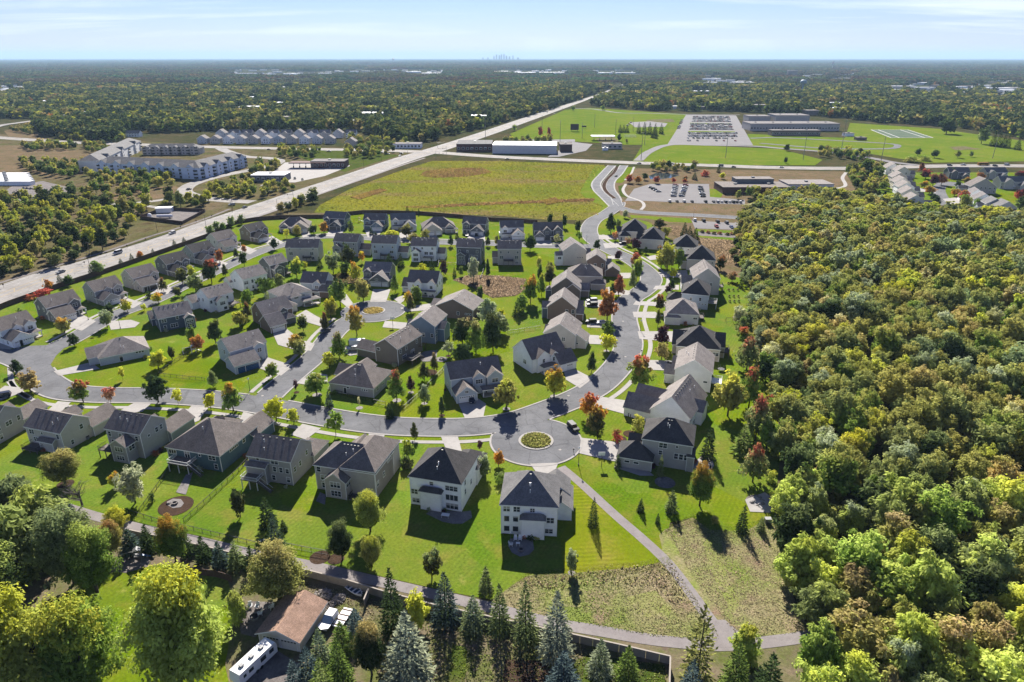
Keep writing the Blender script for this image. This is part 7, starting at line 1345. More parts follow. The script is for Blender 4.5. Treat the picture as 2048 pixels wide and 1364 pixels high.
for px, py, yaw, kd, c, lab in [(122, 546, HY, 'sedan', 'silver', 'silver car on the highway, nearest the left edge'), (236, 508, HY, 'van', 'white', 'white van on the highway beside the row of small spruces'), (345, 468, HY, 'suv', 'white', 'white SUV on the highway before the utility yard'), (464, 411, -60, 'suv', 'silver', 'silver car turning out of the side street'), (490, 416, HY + 180, 'sedan', 'grey', 'grey car waiting at the signals'), (378, 380, 150, 'sedan', 'black', 'black car on the curving side street'),
                               (538, 300, 88, 'sedan', 'black', 'black car, leftmost on the far highway'), (605, 302, 88, 'sedan', 'tan', 'tan car second from left on the far highway'), (658, 304, 88, 'pickup', 'grey', 'grey pickup on the far highway before the pines'), (700, 303, 88, 'suv', 'black', 'black SUV on the far highway near the restaurant'), (756, 308, 88, 'sedan', 'black', 'black car in the queue before the crossing'), (764, 306, 88, 'sedan', 'white', 'white car in the queue before the crossing'), (776, 309, 88, 'sedan', 'silver', 'silver car in the queue before the crossing'), (803, 308, 60, 'suv', 'black', 'black SUV turning in the crossing'),
                               (800, 313, HY, 'sedan', 'white', 'white car in the crossing'), (1014, 319, -90, 'sedan', 'black', 'black car on the far highway by the brick annex'), (1278, 328, -88, 'sedan', 'black', 'black car on the far highway above the boulevard'), (1344, 329, -88, 'pickup', 'white', 'white pickup on the far highway above the pond'), (1441, 333, -88, 'van', 'grey', 'grey lorry-like van on the far highway'), (1467, 335, 92, 'sedan', 'black', 'black car behind the grey van on the far highway'), (1563, 336, 92, 'sedan', 'white', 'white car on the far highway near the underpass'),
                               (1899, 332, 90, 'suv', 'navy', 'dark SUV on the far highway above the second neighbourhood'), (1926, 331, 90, 'pickup', 'white', 'white pickup on the far highway left of the school bus'), (1990, 333, 90, 'suv', 'black', 'black SUV right of the school bus'), (2013, 331, 90, 'van', 'white', 'white van near the right edge of the far highway'), (1232, 353, 160, 'sedan', 'black', 'black car on the boulevard below the far highway'),
                               (1109, 228, HY, 'sedan', 'black', 'black car far up the highway'), (1124, 217, HY, 'sedan', 'white', 'white car far up the highway'), (1094, 226, HY, 'sedan', 'grey', 'grey car far up the highway'), (546, 325, 40, 'sedan', 'grey', 'grey car by the fuel station drive'), (661, 338, 80, 'sedan', 'silver', 'silver car beside the fuel pumps'), (590, 358, 20, 'suv', 'grey', 'grey SUV in the bank car park'), (605, 360, 20, 'sedan', 'black', 'black car in the bank car park')]:
    car(px, py, yaw, kd, c, lab, 'cars on the roads', z=.17)
b = empty('school_bus', at(1966, 331) + Vector((0, 0, .17)), math.radians(90), 'orange school bus on the far highway at right', 'bus')
m = MB(); m.prism([(-4.6, .5), (-5.6, .6), (-5.6, 1.5), (-4.6, 1.8), (-4.4, 3.0), (5.5, 3.0), (5.6, .5)], -1.25, 1.25); M['bus'] = plain('bus_paint', (.50, .24, .02), .5); m.build('body', M['bus'], b)
m = MB(); m.box(-1.27, 1.27, -3.8, 5.0, 1.8, 2.5); m.build('windows', M['car_glass'], b)
for s in (-1, 1):
    for y in (-3.5, 3.5): m = MB(); m.bar((s * 1.1 - .15, y, .5), (s * 1.1 + .15, y, .5), .5, n=10); m.build('wheel', M['tyre'], b)
g = random.Random(21); CC = ['white', 'white', 'silver', 'silver', 'white', 'black', 'grey', 'blue', 'red', 'silver', 'navy', 'tan']
# school car park: rows surveyed by their end pixels
for (x0, x1, y0, y1, n, yaw, fill, nm) in [(1387, 1458, 235, 235.5, 23, 2, .9, 'rear block back row'), (1386, 1459, 239, 239.5, 23, 182, .95, 'rear block second row'), (1385, 1460, 243.5, 244, 24, 2, .9, 'rear block front row'), (1382, 1462, 249.5, 250, 25, 182, .97, 'middle block back row'), (1381, 1463, 254.5, 255, 25, 2, .97, 'middle block second row'), (1380, 1465, 259.5, 260, 25, 182, .95, 'middle block front row'),
                                           (1378, 1473, 267, 267.5, 28, 2, .95, 'front block back row'), (1377, 1475, 272, 272.5, 28, 182, .95, 'front block second row'), (1376, 1476, 277.5, 278, 28, 2, .6, 'front block third row'), (1376, 1478, 282.5, 283, 28, 2, .25, 'front block sparse row'), (1357, 1364, 258, 241, 8, 60, .9, 'short left row'), (1255, 1262, 252, 246, 3, 30, 1, 'ball field row')]:
    cn = 0
    for i in range(n):
        if g.random() > fill: continue
        cn += 1
        t = i / max(1, n - 1); c = g.choice(CC); car(x0 + (x1 - x0) * t, y0 + (y1 - y0) * t, yaw + g.uniform(-3, 3), g.choice(['sedan', 'sedan', 'suv', 'suv', 'pickup']), c, '%s car, %s from left, %s, school car park' % (c, nth(cn), nm), 'cars in the school car park', z=.36)
xt = MB()                                            # the rest of the packed rows, too many and too small to single out
for (x0, x1, y, n) in [(1387, 1458, 233.6, 22), (1386, 1459, 237, 22), (1386, 1460, 241.6, 23), (1382, 1462, 248.6, 24), (1381, 1463, 252, 24), (1381, 1464, 257.2, 24), (1378, 1473, 268.6, 26), (1377, 1475, 274, 26)]:
    for i in range(n):
        if g.random() < .88:
            p = at(x0 + (x1 - x0) * (i + g.uniform(.2, .5)) / n, y); k = g.choice([0, 0, 0, 1, 1, 2, 3]); xt.obox((p.x, p.y), .9, 2.2, .62, 1.15, .03, k); xt.obox((p.x, p.y + .2), .76, 1.1, 1.15, 1.62, .03, k); xt.obox((p.x, p.y + .2), .78, 1.35, 1.16, 1.5, .03, 4)
tag(xt.build('packed_cars', [PAINT['white'], PAINT['silver'], PAINT['black'], PAINT['navy'], M['car_glass']]), kind='stuff')
for (x0, y0, x1, y1, n, nm, yaw, cs) in [(1302, 376, 1317, 384, 4, 'at the left of the community centre lot', 88, ['black', 'black', 'navy', 'silver']), (1351, 372, 1347, 393, 8, 'in the left column of the middle rows', 88, None), (1371, 372, 1363, 393, 8, 'in the right column of the middle rows', 88, None), (1400, 375, 1406, 394, 7, 'in the column beside the lawn', 88, ['black', 'navy', 'black', 'grey', 'white', 'black', 'black'])]:
    for i in range(n): t = i / (n - 1); c = cs[i % len(cs)] if cs else g.choice(CC); car(x0 + (x1 - x0) * t, y0 + (y1 - y0) * t, yaw, g.choice(['sedan', 'suv']), c, '%s car %s, %s from the back' % (c, nm, nth(i + 1)), 'cars at the community centre', z=.12)
for i, (x, c) in enumerate([(1339, 'white'), (1354, 'black'), (1368, 'white'), (1384, 'black'), (1411, 'black'), (1427, 'grey'), (1435, 'white'), (1443, 'white'), (1451, 'grey'), (1459, 'white'), (1466, 'black'), (1473, 'black'), (1480, 'white')]): car(x, 404 + i * .15, 178, 'sedan' if i % 2 else 'suv', c, '%s car in the bottom row of the community centre lot, %s from the left' % (c, nth(i + 1)), 'cars at the community centre', z=.12)
for x, y, c, yaw in [(1389, 442, 'white', 178), (1407, 443, 'black', 178), (1435, 445, 'black', 178), (1453, 447, 'grey', 178), (1433, 455, 'red', 0), (1463, 456, 'blue', 0)]: car(x, y, yaw, 'suv' if c != 'blue' else 'sedan', c, '%s car in the small lot beside the garden plot%s' % (c, ', left one' if x == 1407 else ', right one' if x == 1435 else ''), 'cars in the small lot', z=.12)

# ------------------------------------------------------------------ street furniture
def lamp(px, py, h, label, arm=False):
    o = empty('street_lamp', at(px, py), 0, label, 'street lamp', 'street lamps'); m = MB(); m.cyl(0, 0, 0, h - .5, .09, n=8, r2=.06); m.cyl(0, 0, 0, .5, .17, n=8); m.build('post', M['black'], o)
    m = MB(); m.lathe([(.08, h - .55), (.22, h - .35), (.25, h - .1), (.16, h + .1), (.01, h + .22)], 10); m.build('lantern', M['grey_metal' if arm else 'white'], o)
for i, (x, y, h, lb) in enumerate([(1157, 931, 5.6, 'black street lamp at the lower right rim of the roundabout'), (500, 782, 4.6, 'black street lamp at the corner of the circle street'), (1281, 662, 4.6, 'black lamp on the verge by the wide dark-roofed house'), (1358, 553, 4.6, 'black lamp beside the drive of the tall beige house'), (317, 587, 4.6, 'black lamp on the western street near the taupe house'), (241, 657, 4.6, 'black lamp by the navy house driveway'), (177, 640, 4.6, 'black lamp before the white garage doors'), (630, 477, 4.6, 'black lamp near the fence bend'), (1173, 488, 5, 'black lamp at the crossroads'), (1387, 434, 6, 'tall lamp beside the small car park'), (1345, 572, 4.6, 'black lamp by the maroon shrub on the bend')]): lamp(x, y, h, lb)
def pole(px, py, h, label, arms=1, mat='rust_post', group='utility poles', r=.14):
    o = empty('utility_pole', at(px, py), 0, label, 'utility pole', group); m = MB(); m.cyl(0, 0, 0, h, r, n=7, r2=r * .6); m.build('post', M[mat], o)
    for i in range(arms): m = MB(); m.box(-1.3, 1.3, -.06, .06, h - .6 - i * 1.0, h - .45 - i * 1.0); m.build('crossarm', M[mat], o)
for x, y, h, lb in [(183, 548, 11, 'brown utility pole before the brown fence'), (182, 517, 9, 'second utility pole on the scrub side of the highway'), (413, 458, 9, 'utility pole at the spruces by the fence'), (315, 464, 8, 'utility pole beside the utility yard'), (465, 425, 8, 'utility pole at the side street corner'), (728, 338, 9, 'thin utility pole by the shop'), (763, 322, 8, 'thin utility pole before the crossing')]: pole(x, y, h, lb)
for x, y, h, lb in [(1282, 320, 28, 'tall grey steel pole at the boulevard entry'), (1289, 290, 26, 'tall grey steel pole left of the car park'), (1451, 316, 26, 'tall thin pole before the school car park'), (1606, 320, 24, 'tall leaning pole near the underpass'), (1762, 322, 24, 'tall thin pole by the far road bend'), (1985, 317, 24, 'tall thin pole at the far right'), (1683, 298, 34, 'white cell mast with dark base'), (1120, 284, 26, 'floodlight mast behind the white hall'), (971, 280, 30, 'tall cell mast behind the dark-roofed hall'), (1084, 258, 20, 'floodlight mast left of the scoreboard'), (1189, 255, 20, 'floodlight mast right of the scoreboard'), (1164, 277, 20, 'floodlight mast before the small scoreboard'), (1231, 268, 20, 'floodlight mast by the spruce clump'), (1266, 263, 20, 'floodlight mast behind the spruce clump')]: pole(x, y, h, lb, 1, 'grey_metal', 'tall masts', .32)
def signal(px, py, yaw, label, L=9):
    o = empty('traffic_signal', at(px, py), math.radians(yaw), label, 'traffic light', 'traffic signals'); m = MB(); m.cyl(0, 0, 0, 9, .16, n=8, r2=.1); m.build('post', M['grey_metal'], o); m = MB(); m.bar((0, 0, 6), (-L, 0, 6.6), .1, n=6, r2=.06); m.bar((0, 0, 8.9), (-2.4, 0, 9.3), .06, n=5); m.build('mast_arm', M['grey_metal'], o)
    for k in (.45, .95): m = MB(); m.box(-L * k - .18, -L * k + .18, -.2, .2, 5.7, 6.8); m.build('signal_head', M['black'], o)
for a in [(588, 405, 20, 'mast-arm traffic light on the field corner of the near crossing'), (556, 424, -160, 'mast-arm traffic light on the fence corner of the near crossing'), (466, 418, -20, 'traffic light at the side street mouth'), (533, 398, 160, 'traffic light on the far corner of the near crossing'), (893, 308, 20, 'mast-arm traffic light at the field corner of the far crossing'), (872, 318, 160, 'traffic light at the near corner of the far crossing'), (815, 308, -20, 'traffic light at the left corner of the far crossing'), (875, 296, 190, 'traffic light by the dark-roofed hall')]: signal(*a)
for i, (x, y) in enumerate([(8, 576), (170, 531), (213, 512), (255, 497), (362, 459), (393, 447), (424, 436), (292, 484)]):
    o = empty('road_sign', at(x, y), .3, 'small dark sign post on the highway verge, %s from the left' % TN[i], 'road sign', 'verge signs'); m = MB(); m.cyl(0, 0, 0, 2.2, .05, n=5); m.build('post', M['rust_post'], o); m = MB(); m.box(-.35, .35, -.06, -.03, 1.5, 2.2); m.build('sign_plate', M['rust_post'], o)

# ------------------------------------------------------------------ fences and walls: every panel its own part
def panel_fence(name, label, P, h, L, mat, cat, thick=.12, cap=None, gap=.03, post=None, base=0):
    Q = resample(pts(P), L); o = empty(name, Q[len(Q) // 2], 0, label, cat); c0 = Q[len(Q) // 2]; ms = {}
    for a, b_ in list(zip(Q, Q[1:]))[:298]:
        v = b_ - a; l = v.length
        if l < .3: continue
        k = round(l, 1)
        if k not in ms:
            m = MB(); m.box(gap, k - gap, -thick / 2, thick / 2, base, h)
            if cap: m.box(0, k, -thick, thick, h, h + cap)
            if post: m.box(-post / 2, post / 2, -post / 2, post / 2, 0, h + .1)
            ms[k] = m.mesh('panel', M[mat])
        link('panel', ms[k], o, a - c0, math.atan2(v.y, v.x))
    return o
panel_fence('privacy_fence', 'tall brown board fence between the highway and the western street', [(-60, 646), (15, 613), (112, 578), (212, 546), (312, 511), (412, 476), (475, 447), (512, 441)], 2.3, 2.4, 'fence_brown', 'fence', cap=.06)
panel_fence('privacy_fence', 'brown board fence along the crop field behind the back row', [(512, 441), (560, 437), (647, 436), (687, 431), (725, 427), (775, 427), (837, 429), (912, 435), (987, 442), (1024, 443), (1075, 447)], 2.3, 2.4, 'fence_brown', 'fence', cap=.06)
panel_fence('boundary_wall', 'beige panel wall between the trail and the bottom yards', [(262, 1073), (400, 1103), (520, 1132), (616, 1154), (699, 1175), (763, 1195), (870, 1224), (1000, 1252), (1152, 1285), (1237, 1304), (1339, 1328)], 1.9, 2.4, 'fence_beige', 'wall', .14, .05)
panel_fence('boundary_wall', 'beige panel wall turning down to the bottom edge', [(1339, 1329), (1336, 1420)], 1.9, 2.4, 'fence_beige', 'wall', .14, .05); panel_fence('boundary_wall', 'short beige wall stub behind the rowing boat', [(738, 1192), (729, 1214)], 1.9, 1.3, 'fence_beige', 'wall', .14, .05)
panel_fence('utility_fence', 'brown fence round the utility yard', [(281, 437), (330, 420), (412, 424), (365, 449), (281, 438)], 2.2, 2.4, 'fence_brown', 'fence')
panel_fence('yard_fence', 'dark timber fence behind the big yellow maple', [(360, 1140), (400, 1150), (440, 1155), (465, 1165)], 1.7, 2.2, 'fence_brown', 'fence')
def rail_fence(label, P, h=1.3, L=2.4):
    Q = resample(pts(P), L); c0 = Q[0]; o = empty('metal_fence', c0, 0, label, 'fence', 'black yard fences'); pm = MB(); pm.box(-.045, .045, -.045, .045, 0, h + .05); pm = pm.mesh('post', M['black']); ms = {}
    for i, a in enumerate(Q):
        link('post', pm, o, a - c0)
        if i + 1 < len(Q):
            v = Q[i + 1] - a; k = round(v.length, 1)
            if k < .3: continue
            if k not in ms:
                m = MB()
                for z in (.15, h - .15, h): m.box(0, k, -.02, .02, z - .025, z + .025)
                for q in range(int(k / .3)): m.box(q * .3 - .01, q * .3 + .01, -.01, .01, .1, h)
                ms[k] = m.mesh('railing', M['black'])
            link('railing', ms[k], o, a - c0, math.atan2(v.y, v.x))
for lb, P in [('black railing between the trail and the sloping lawns at left', [(258, 1028), (331, 1050), (387, 1062), (453, 1078), (512, 1092)]), ('black railing along the trail by the mulched bank', [(565, 1093), (619, 1104), (656, 1110)]), ('black railing running uphill between two front row lawns', [(368, 1045), (416, 1002), (475, 946), (500, 918)]), ('black railing beside the teal house lawn', [(280, 1026), (345, 935)]), ('black railing before the grey bungalow', [(672, 787), (720, 800), (772, 811)]), ('black railing running up beside the red-topped tree', [(808, 818), (833, 796), (857, 772), (890, 738)]), ('black railing across the lawn of the blue-grey bungalow', [(317, 752), (360, 757), (410, 762)]), ('black railing uphill from the blue-grey bungalow', [(320, 748), (350, 725), (378, 708)]), ('black railing left of the white middle-row house', [(876, 536), (880, 518)]), ('black railing right of the charcoal middle-row house', [(895, 529), (915, 530)]), ('black railing at the last of the middle row', [(961, 560), (972, 528)]), ('black railing behind the beige low gabled house', [(1015, 667), (1080, 657)])]: rail_fence(lb, P)

# ------------------------------------------------------------------ garden and yard things
def thing(name, px, py, yaw, label, cat, group=None, z=0.0): return empty(name, at(px, py) + Vector((0, 0, z)), math.radians(yaw), label, cat, group)
def chair(px, py, yaw, label, mat='white', group='garden chairs', z=.12):
    o = thing('garden_chair', px, py, yaw, label, 'chair', group, z); m = MB(); m.box(-.33, .33, -.35, .35, .35, .43); m.build('seat', M[mat], o); m = MB(); m.prism([(.3, .4), (.36, .4), (.62, 1.1), (.55, 1.1)], -.33, .33); m.build('backrest', M[mat], o)
    for s in (-1, 1):
        m = MB(); m.box(s * .36 - .05, s * .36 + .05, -.4, .45, .58, .64); m.build('armrest', M[mat], o)
        for y in (-.35, .35): m = MB(); m.box(s * .36 - .04, s * .36 + .04, y - .04, y + .04, 0, .58); m.build('leg', M[mat], o)
def table(px, py, yaw, label, w, d, mat='grey_metal', z=.12):
    o = thing('patio_table', px, py, yaw, label, 'table', 'patio tables', z); m = MB(); m.box(-w / 2, w / 2, -d / 2, d / 2, .7, .76); m.build('tabletop', M[mat], o)
    for sx_ in (-1, 1):
        for sy in (-1, 1): m = MB(); m.box(sx_ * w * .42 - .03, sx_ * w * .42 + .03, sy * d * .42 - .03, sy * d * .42 + .03, 0, .7); m.build('leg', M[mat], o)
def fire_pit(px, py, r, label, z=.12, n=14):
    o = thing('fire_pit', px, py, 0, label, 'fire pit', 'fire pits', z)
    for i in range(n): m = MB(); a = 6.283 * i / n; m.obox((math.cos(a) * r, math.sin(a) * r), r * .2, .12, 0, .42, a + math.pi / 2); m.build('stone', M['rock'], o)
    m = MB(); m.cyl(0, 0, 0, .12, r * .85, n=14); m.build('ash_bed', M['black'], o)
fire_pit(509, 1236, .95, 'stone ring fire pit in the gravel yard left of the brown-roofed garage'); fire_pit(883, 719, .75, 'stone fire pit on the round patio right of the olive house', .15); fire_pit(1042, 1101, .6, 'small fire pit on the patio behind the last white house', .13); fire_pit(350, 1008, .6, 'fire pit on the patio below the teal house', .13)
for i, (x, y, a, lb) in enumerate([(501, 1216, 20, 'white garden chair left of the two upper chairs by the gravel fire pit'), (515, 1217, 0, 'white garden chair behind the gravel fire pit, right of the upper pair'), (520, 1231, -60, 'white garden chair right of the gravel fire pit'), (543, 1218, -40, 'white garden chair nearest the brown-roofed garage'), (1031, 1081, 0, 'white patio chair, left of the pair against the last white house'), (1040, 1081, 0, 'white patio chair, right of the pair against the last white house'), (1022, 1092, 80, 'pale patio chair at the left of the fire-pit patio')]): chair(x, y, a, lb)
table(891, 1035, -12, 'pale table alone on the curved stone patio', 1.9, 1.1, 'white'); table(1036, 1092, 0, 'low white table on the fire-pit patio', .9, .6, 'white'); table(1410, 935, 20, 'dark table on the patio right of the grey hipped house', 1.6, 1.0, 'black')
for x, y, a, lb in [(1404, 939, 60, 'dark chair left of the patio table by the tall spruce'), (1417, 940, -80, 'dark chair right of the patio table by the tall spruce')]: chair(x, y, a, lb, 'black', 'dark patio chairs')
def umbrella(px, py, r, h, label, mat='black', z=.1):
    o = thing('parasol', px, py, 0, label, 'parasol', 'parasols', z); m = MB(); m.cyl(0, 0, 0, h, .04, n=6); m.build('pole', M['grey_metal'], o); m = MB(); m.lathe([(r, h - .55), (r * .55, h - .2), (.02, h)], 8); m.build('canopy', M[mat], o)
umbrella(1021, 1078, .35, 2.3, 'closed white parasol beside the last white house', 'white'); umbrella(2026, 378, 1.7, 2.6, 'white parasol behind the broad house beyond the wood', 'white')
# pergola behind the olive house
o = thing('pergola', 838, 702, -20, 'black pergola beside the deck of the olive house', 'pergola', z=.1)
for sx_ in (-2, 2):
    for sy in (-1.6, 1.6): m = MB(); m.box(sx_ - .08, sx_ + .08, sy - .08, sy + .08, 0, 2.6); m.build('post', M['wood'], o)
for i in range(8): m = MB(); x = -2.2 + i * .63; m.box(x - .04, x + .04, -2, 2, 2.66, 2.82); m.build('rafter', M['wood'], o)
for sy in (-1.6, 1.6): m = MB(); m.box(-2.3, 2.3, sy - .06, sy + .06, 2.5, 2.66); m.build('beam', M['wood'], o)
# basketball hoops
def hoop(px, py, yaw, label):
    o = thing('basketball_hoop', px, py, yaw, label, 'basketball hoop', 'basketball hoops'); m = MB(); m.bar((0, 0, 0), (0, 0, 3.0), .08, n=6); m.bar((0, 0, 2.8), (0, -.9, 3.2), .05, n=5); m.build('post', M['black'], o)
    m = MB(); m.box(-.9, .9, -.98, -.93, 2.9, 4.0); m.build('backboard', M['white'], o); m = MB(); m.box(-.3, .3, -1.0, -.985, 3.1, 3.5); m.box(-.24, .24, -1.004, -1.0, 3.16, 3.44, 1); m.build('target_square', [M['black'], M['white']], o)
    m = MB()
    for i in range(12): a, b_ = 6.283 * i / 12, 6.283 * (i + 1) / 12; m.bar((math.cos(a) * .23, -1.28 + math.sin(a) * .23, 3.05), (math.cos(b_) * .23, -1.28 + math.sin(b_) * .23, 3.05), .015, n=4)
    m.build('rim', PAINT['red'], o)
hoop(1203, 934, 180, 'black basketball hoop beside the wide driveway at the roundabout'); hoop(786, 654, 190, 'basketball hoop beside the steel-blue house driveway')
# mailboxes, bins, air conditioners, hydrant boxes
def box_thing(name, px, py, yaw, label, cat, sx_, sy, h, mat, group, lid=None, z=0.0):
    o = thing(name, px, py, yaw, label, cat, group, z); m = MB(); m.box(-sx_ / 2, sx_ / 2, -sy / 2, sy / 2, 0, h); m.build('body', M[mat], o); m = MB(); m.box(-sx_ / 2 - .05, sx_ / 2 + .05, -sy / 2 - .05, sy / 2 + .05, h, h + .08); m.build('lid', M[lid or mat], o)
M['util_green'] = plain('utility_green', (.035, .075, .055), .6)
for a in [('utility_box', 524, 1087, 10, 'green utility box beside the blue spruce on the trail', 'utility box', 1.1, .8, .8, 'util_green', 'utility boxes'), ('utility_box', 1535, 1046, 0, 'grey utility box at the edge of the big wood', 'utility box', 1.4, 1.0, 1.3, 'grey_metal', 'utility boxes'), ('bin', 1256, 902, 10, 'black bin left of the pair at the farmhouse garage', 'bin', .7, .7, 1.1, 'black', 'wheeled bins'), ('bin', 1262, 833, 10, 'white-topped bin at the dark garage roof corner', 'bin', .7, .7, 1.1, 'black', 'wheeled bins', 'white'), ('bin', 1258, 832, 10, 'dark bin left of the white-topped bin', 'bin', .7, .7, 1.1, 'black', 'wheeled bins'),
          ('bin', 954, 790, 10, 'black bin before the small garage door of the pale blue house', 'bin', .7, .7, 1.1, 'black', 'wheeled bins'), ('air_conditioner', 1290, 938, -17, 'dark air conditioner against the low garage wing', 'air conditioner', .95, .95, .9, 'grey_metal', 'air conditioners', 'black'), ('air_conditioner', 175, 878, 10, 'air conditioner between the first two front row houses', 'air conditioner', .9, .9, .9, 'grey_metal', 'air conditioners', 'black'), ('air_conditioner', 740, 1000, 0, 'air conditioner beside the twin-hipped house', 'air conditioner', .9, .9, .9, 'grey_metal', 'air conditioners', 'black'), ('bin', 1336, 729, 0, 'dark bin at the pale grey house garage', 'bin', .7, .7, 1.1, 'black', 'wheeled bins'), ('bin', 1341, 729, 0, 'second dark bin at the pale grey house garage', 'bin', .7, .7, 1.1, 'black', 'wheeled bins')]: box_thing(*a)
for i, (x, y, lb) in enumerate([(1147, 905, 'dark mailbox cluster at the roundabout rim'), (1283, 707, 'dark mailbox on the verge below the wide dark-roofed house'), (1325, 556, 'dark mailbox on the verge at the bend'), (1180, 655, 'dark mailbox by the brown house driveway'), (577, 838, 'dark mailbox between the two yellow trees'), (244, 612, 'dark mailbox on the western street'), (780, 600, 'dark mailbox by the circle')]):
    o = thing('mailbox', x, y, 0, lb, 'mailbox', 'mailboxes'); m = MB(); m.box(-.05, .05, -.05, .05, 0, 1.0); m.build('post', M['black'], o); m = MB(); m.prism([(-.25, 1.0), (.25, 1.0), (.25, 1.25), (.1, 1.38), (-.1, 1.38), (-.25, 1.25)], -.2, .2); m.build('box', M['black'], o)
for i, (x, y, nm) in enumerate([(525, 792, 'circle street corner'), (890, 843, 'street before the white gabled house'), (1251, 714, 'street beside the yellow-green tree'), (1120, 900, 'roundabout lane'), (1246, 643, 'street above the paired driveways'), (1294, 570, 'bend of the loop street'), (1137, 792, 'street near the orange tree'), (420, 762, 'lawn corner')]): tag(disc('manhole_cover', at(x, y), .42, .122, 'concrete', 14), 'pale manhole cover in the %s' % nm, 'manhole cover', 'manhole covers', 'thing')
for o in [o for o in bpy.data.objects if o.name.startswith('manhole')]: del o['kind']
# tree-ring mulch
for i, (x, y, r) in enumerate([(634, 790, 1.5), (794, 801, 1.4), (849, 807, 1.0), (822, 785, 1.0), (1108, 793, 1.3), (1013, 818, 1.2), (1143, 1146, .8), (1213, 702, 1.1), (719, 816, 1.1), (593, 785, .9), (131, 968, 2.0), (897, 712, 1.0), (884, 831, .9)]): disc('tree_ring', at(x, y), r, .06, 'rock' if i < 9 else 'mulch', 18)
# foundation beds with stones
for i, (x, y, r, mt) in enumerate([(575, 960, 2.2, 'mulch'), (1330, 965, 2.6, 'gravel'), (1520, 1006, 3.4, 'gravel'), (860, 745, 2.5, 'mulch'), (1012, 1062, 1.2, 'mulch'), (640, 1115, 2.2, 'mulch'), (672, 1118, 1.8, 'mulch'), (1260, 868, 2.0, 'mulch'), (1242, 878, 1.6, 'mulch'), (1318, 735, 2.2, 'gravel')]): disc('garden_bed', at(x, y), r, .07, mt, 20, 1)
g = random.Random(31)
for i in range(16):
    x, y = g.choice([(1515, 1005), (1330, 965), (352, 1015), (1520, 1000)]); p = at(x + g.uniform(-18, 18), y + g.uniform(-12, 12)); m = MB(); r = g.uniform(.25, .6); m.lathe([(r * .7, -.1), (r, r * .35), (r * .6, r * .75), (.02, r * .85)], 6); o = m.build('boulder', M['rock'], None, p, g.uniform(0, 6))
    tag(o, 'rounded grey boulder in the %s' % ('stone bed at the wood edge' if x > 1500 else 'rockery beside the grey hipped house' if x > 1000 else 'fire-pit patio below the teal house'), 'boulder', 'garden boulders')
# shrubs against the houses
for key, (cen, nick, w, d, h) in list(HOUSES.items()):
    if key[0] in 'NPZ' or key == 'G1' or cen.y > 330: continue
    g = random.Random(key + 's'); o_ = [o for o in bpy.data.objects if o.type == 'EMPTY' and o.get('category') == 'house' and (o.location - cen).length < .01][0]
    pal_ = [('dgreen', 'dgreen'), ('green', 'ggreen'), ('olive', 'yg'), ('rust', 'red'), ('maroon', 'maroon'), ('silver', 'silver')]; g.shuffle(pal_)
    for i in range(g.choice([2, 3, 3, 4])):
        u = g.uniform(-.5, .5) * w; side = g.choice([-1, 1]); p = Vector((u, -d / 2 - g.uniform(.9, 1.6), 0)) if g.random() < .55 else Vector((side * (w / 2 + g.uniform(.9, 1.5)), g.uniform(-.45, .3) * d, 0))
        q = o_.matrix_basis @ p; s_ = g.uniform(.8, 1.8); t = pal_[i]
        plant('b', *t, q, s_ * g.uniform(.7, 1.1), s_ * 1.2, '%s shrub against the wall of the %s' % (CWORD[t[0]], nick), 'foundation shrubs', rnd=g)
# rowing boat, cabin boat, trailers, camper
o = thing('rowing_boat', 710, 1184, -38, 'open white rowing boat with three bench seats on the dirt', 'boat', 'boats', .05)
prof = [(-2.1, .75), (-1.2, .85), (0, .85), (1.1, .68), (1.8, .35), (2.15, .05)]; m = MB(); inn = MB()
for (x0, w0), (x1, w1) in zip(prof, prof[1:]):
    for s in (-1, 1):
        q = [(x0, s * w0, .62), (x1, s * w1, .62 + (.12 if x1 > 1.5 else 0)), (x1, s * w1 * .72, .05), (x0, s * w0 * .72, .05)]; m.poly(q if s < 0 else q[::-1])
        inn.poly([(x0, s * w0 * .94, .6), (x0, s * w0 * .7, .12), (x1, s * w1 * .7, .12), (x1, s * w1 * .94, .6)])
        m.box(min(x0, x1), max(x0, x1), s * (w0 + w1) / 2 - .05, s * (w0 + w1) / 2 + .05, .6, .68)
    m.poly([(x0, -w0 * .72, .05), (x1, -w1 * .72, .05), (x1, w1 * .72, .05), (x0, w0 * .72, .05)]); inn.poly([(x0, -w0 * .7, .12), (x1, -w1 * .7, .12), (x1, w1 * .7, .12), (x0, w0 * .7, .12)])
m.poly([(-2.1, -.75, .62), (-2.1, .75, .62), (-2.1, .54, .05), (-2.1, -.54, .05)]); m.build('hull', M['white'], o); M['boat_in'] = plain('boat_interior', (.10, .14, .22), .6); inn.build('interior', M['boat_in'], o)
for x, w in ((-1.2, .78), (-.1, .78), (.95, .66)): m = MB(); m.box(x - .16, x + .16, -w, w, .42, .48); m.build('bench', M['white'], o)
o = thing('cabin_boat', 660, 1246, 74, 'white-covered boat with blue windscreen cover beside the garage', 'boat', 'boats', .1)
m = MB(); m.prism([(-.7, .4), (.7, .4), (1.15, 1.2), (-1.15, 1.2)], -2.4, 1.6); m.poly([(-2.4, -1.15, 1.2), (-3.1, 0, 1.3), (-2.4, 1.15, 1.2)]); m.poly([(-2.4, -1.15, 1.2), (-2.4, -.7, .4), (-3.1, 0, 1.3)]); m.poly([(-2.4, 1.15, 1.2), (-3.1, 0, 1.3), (-2.4, .7, .4)]); m.build('hull', M['white'], o)
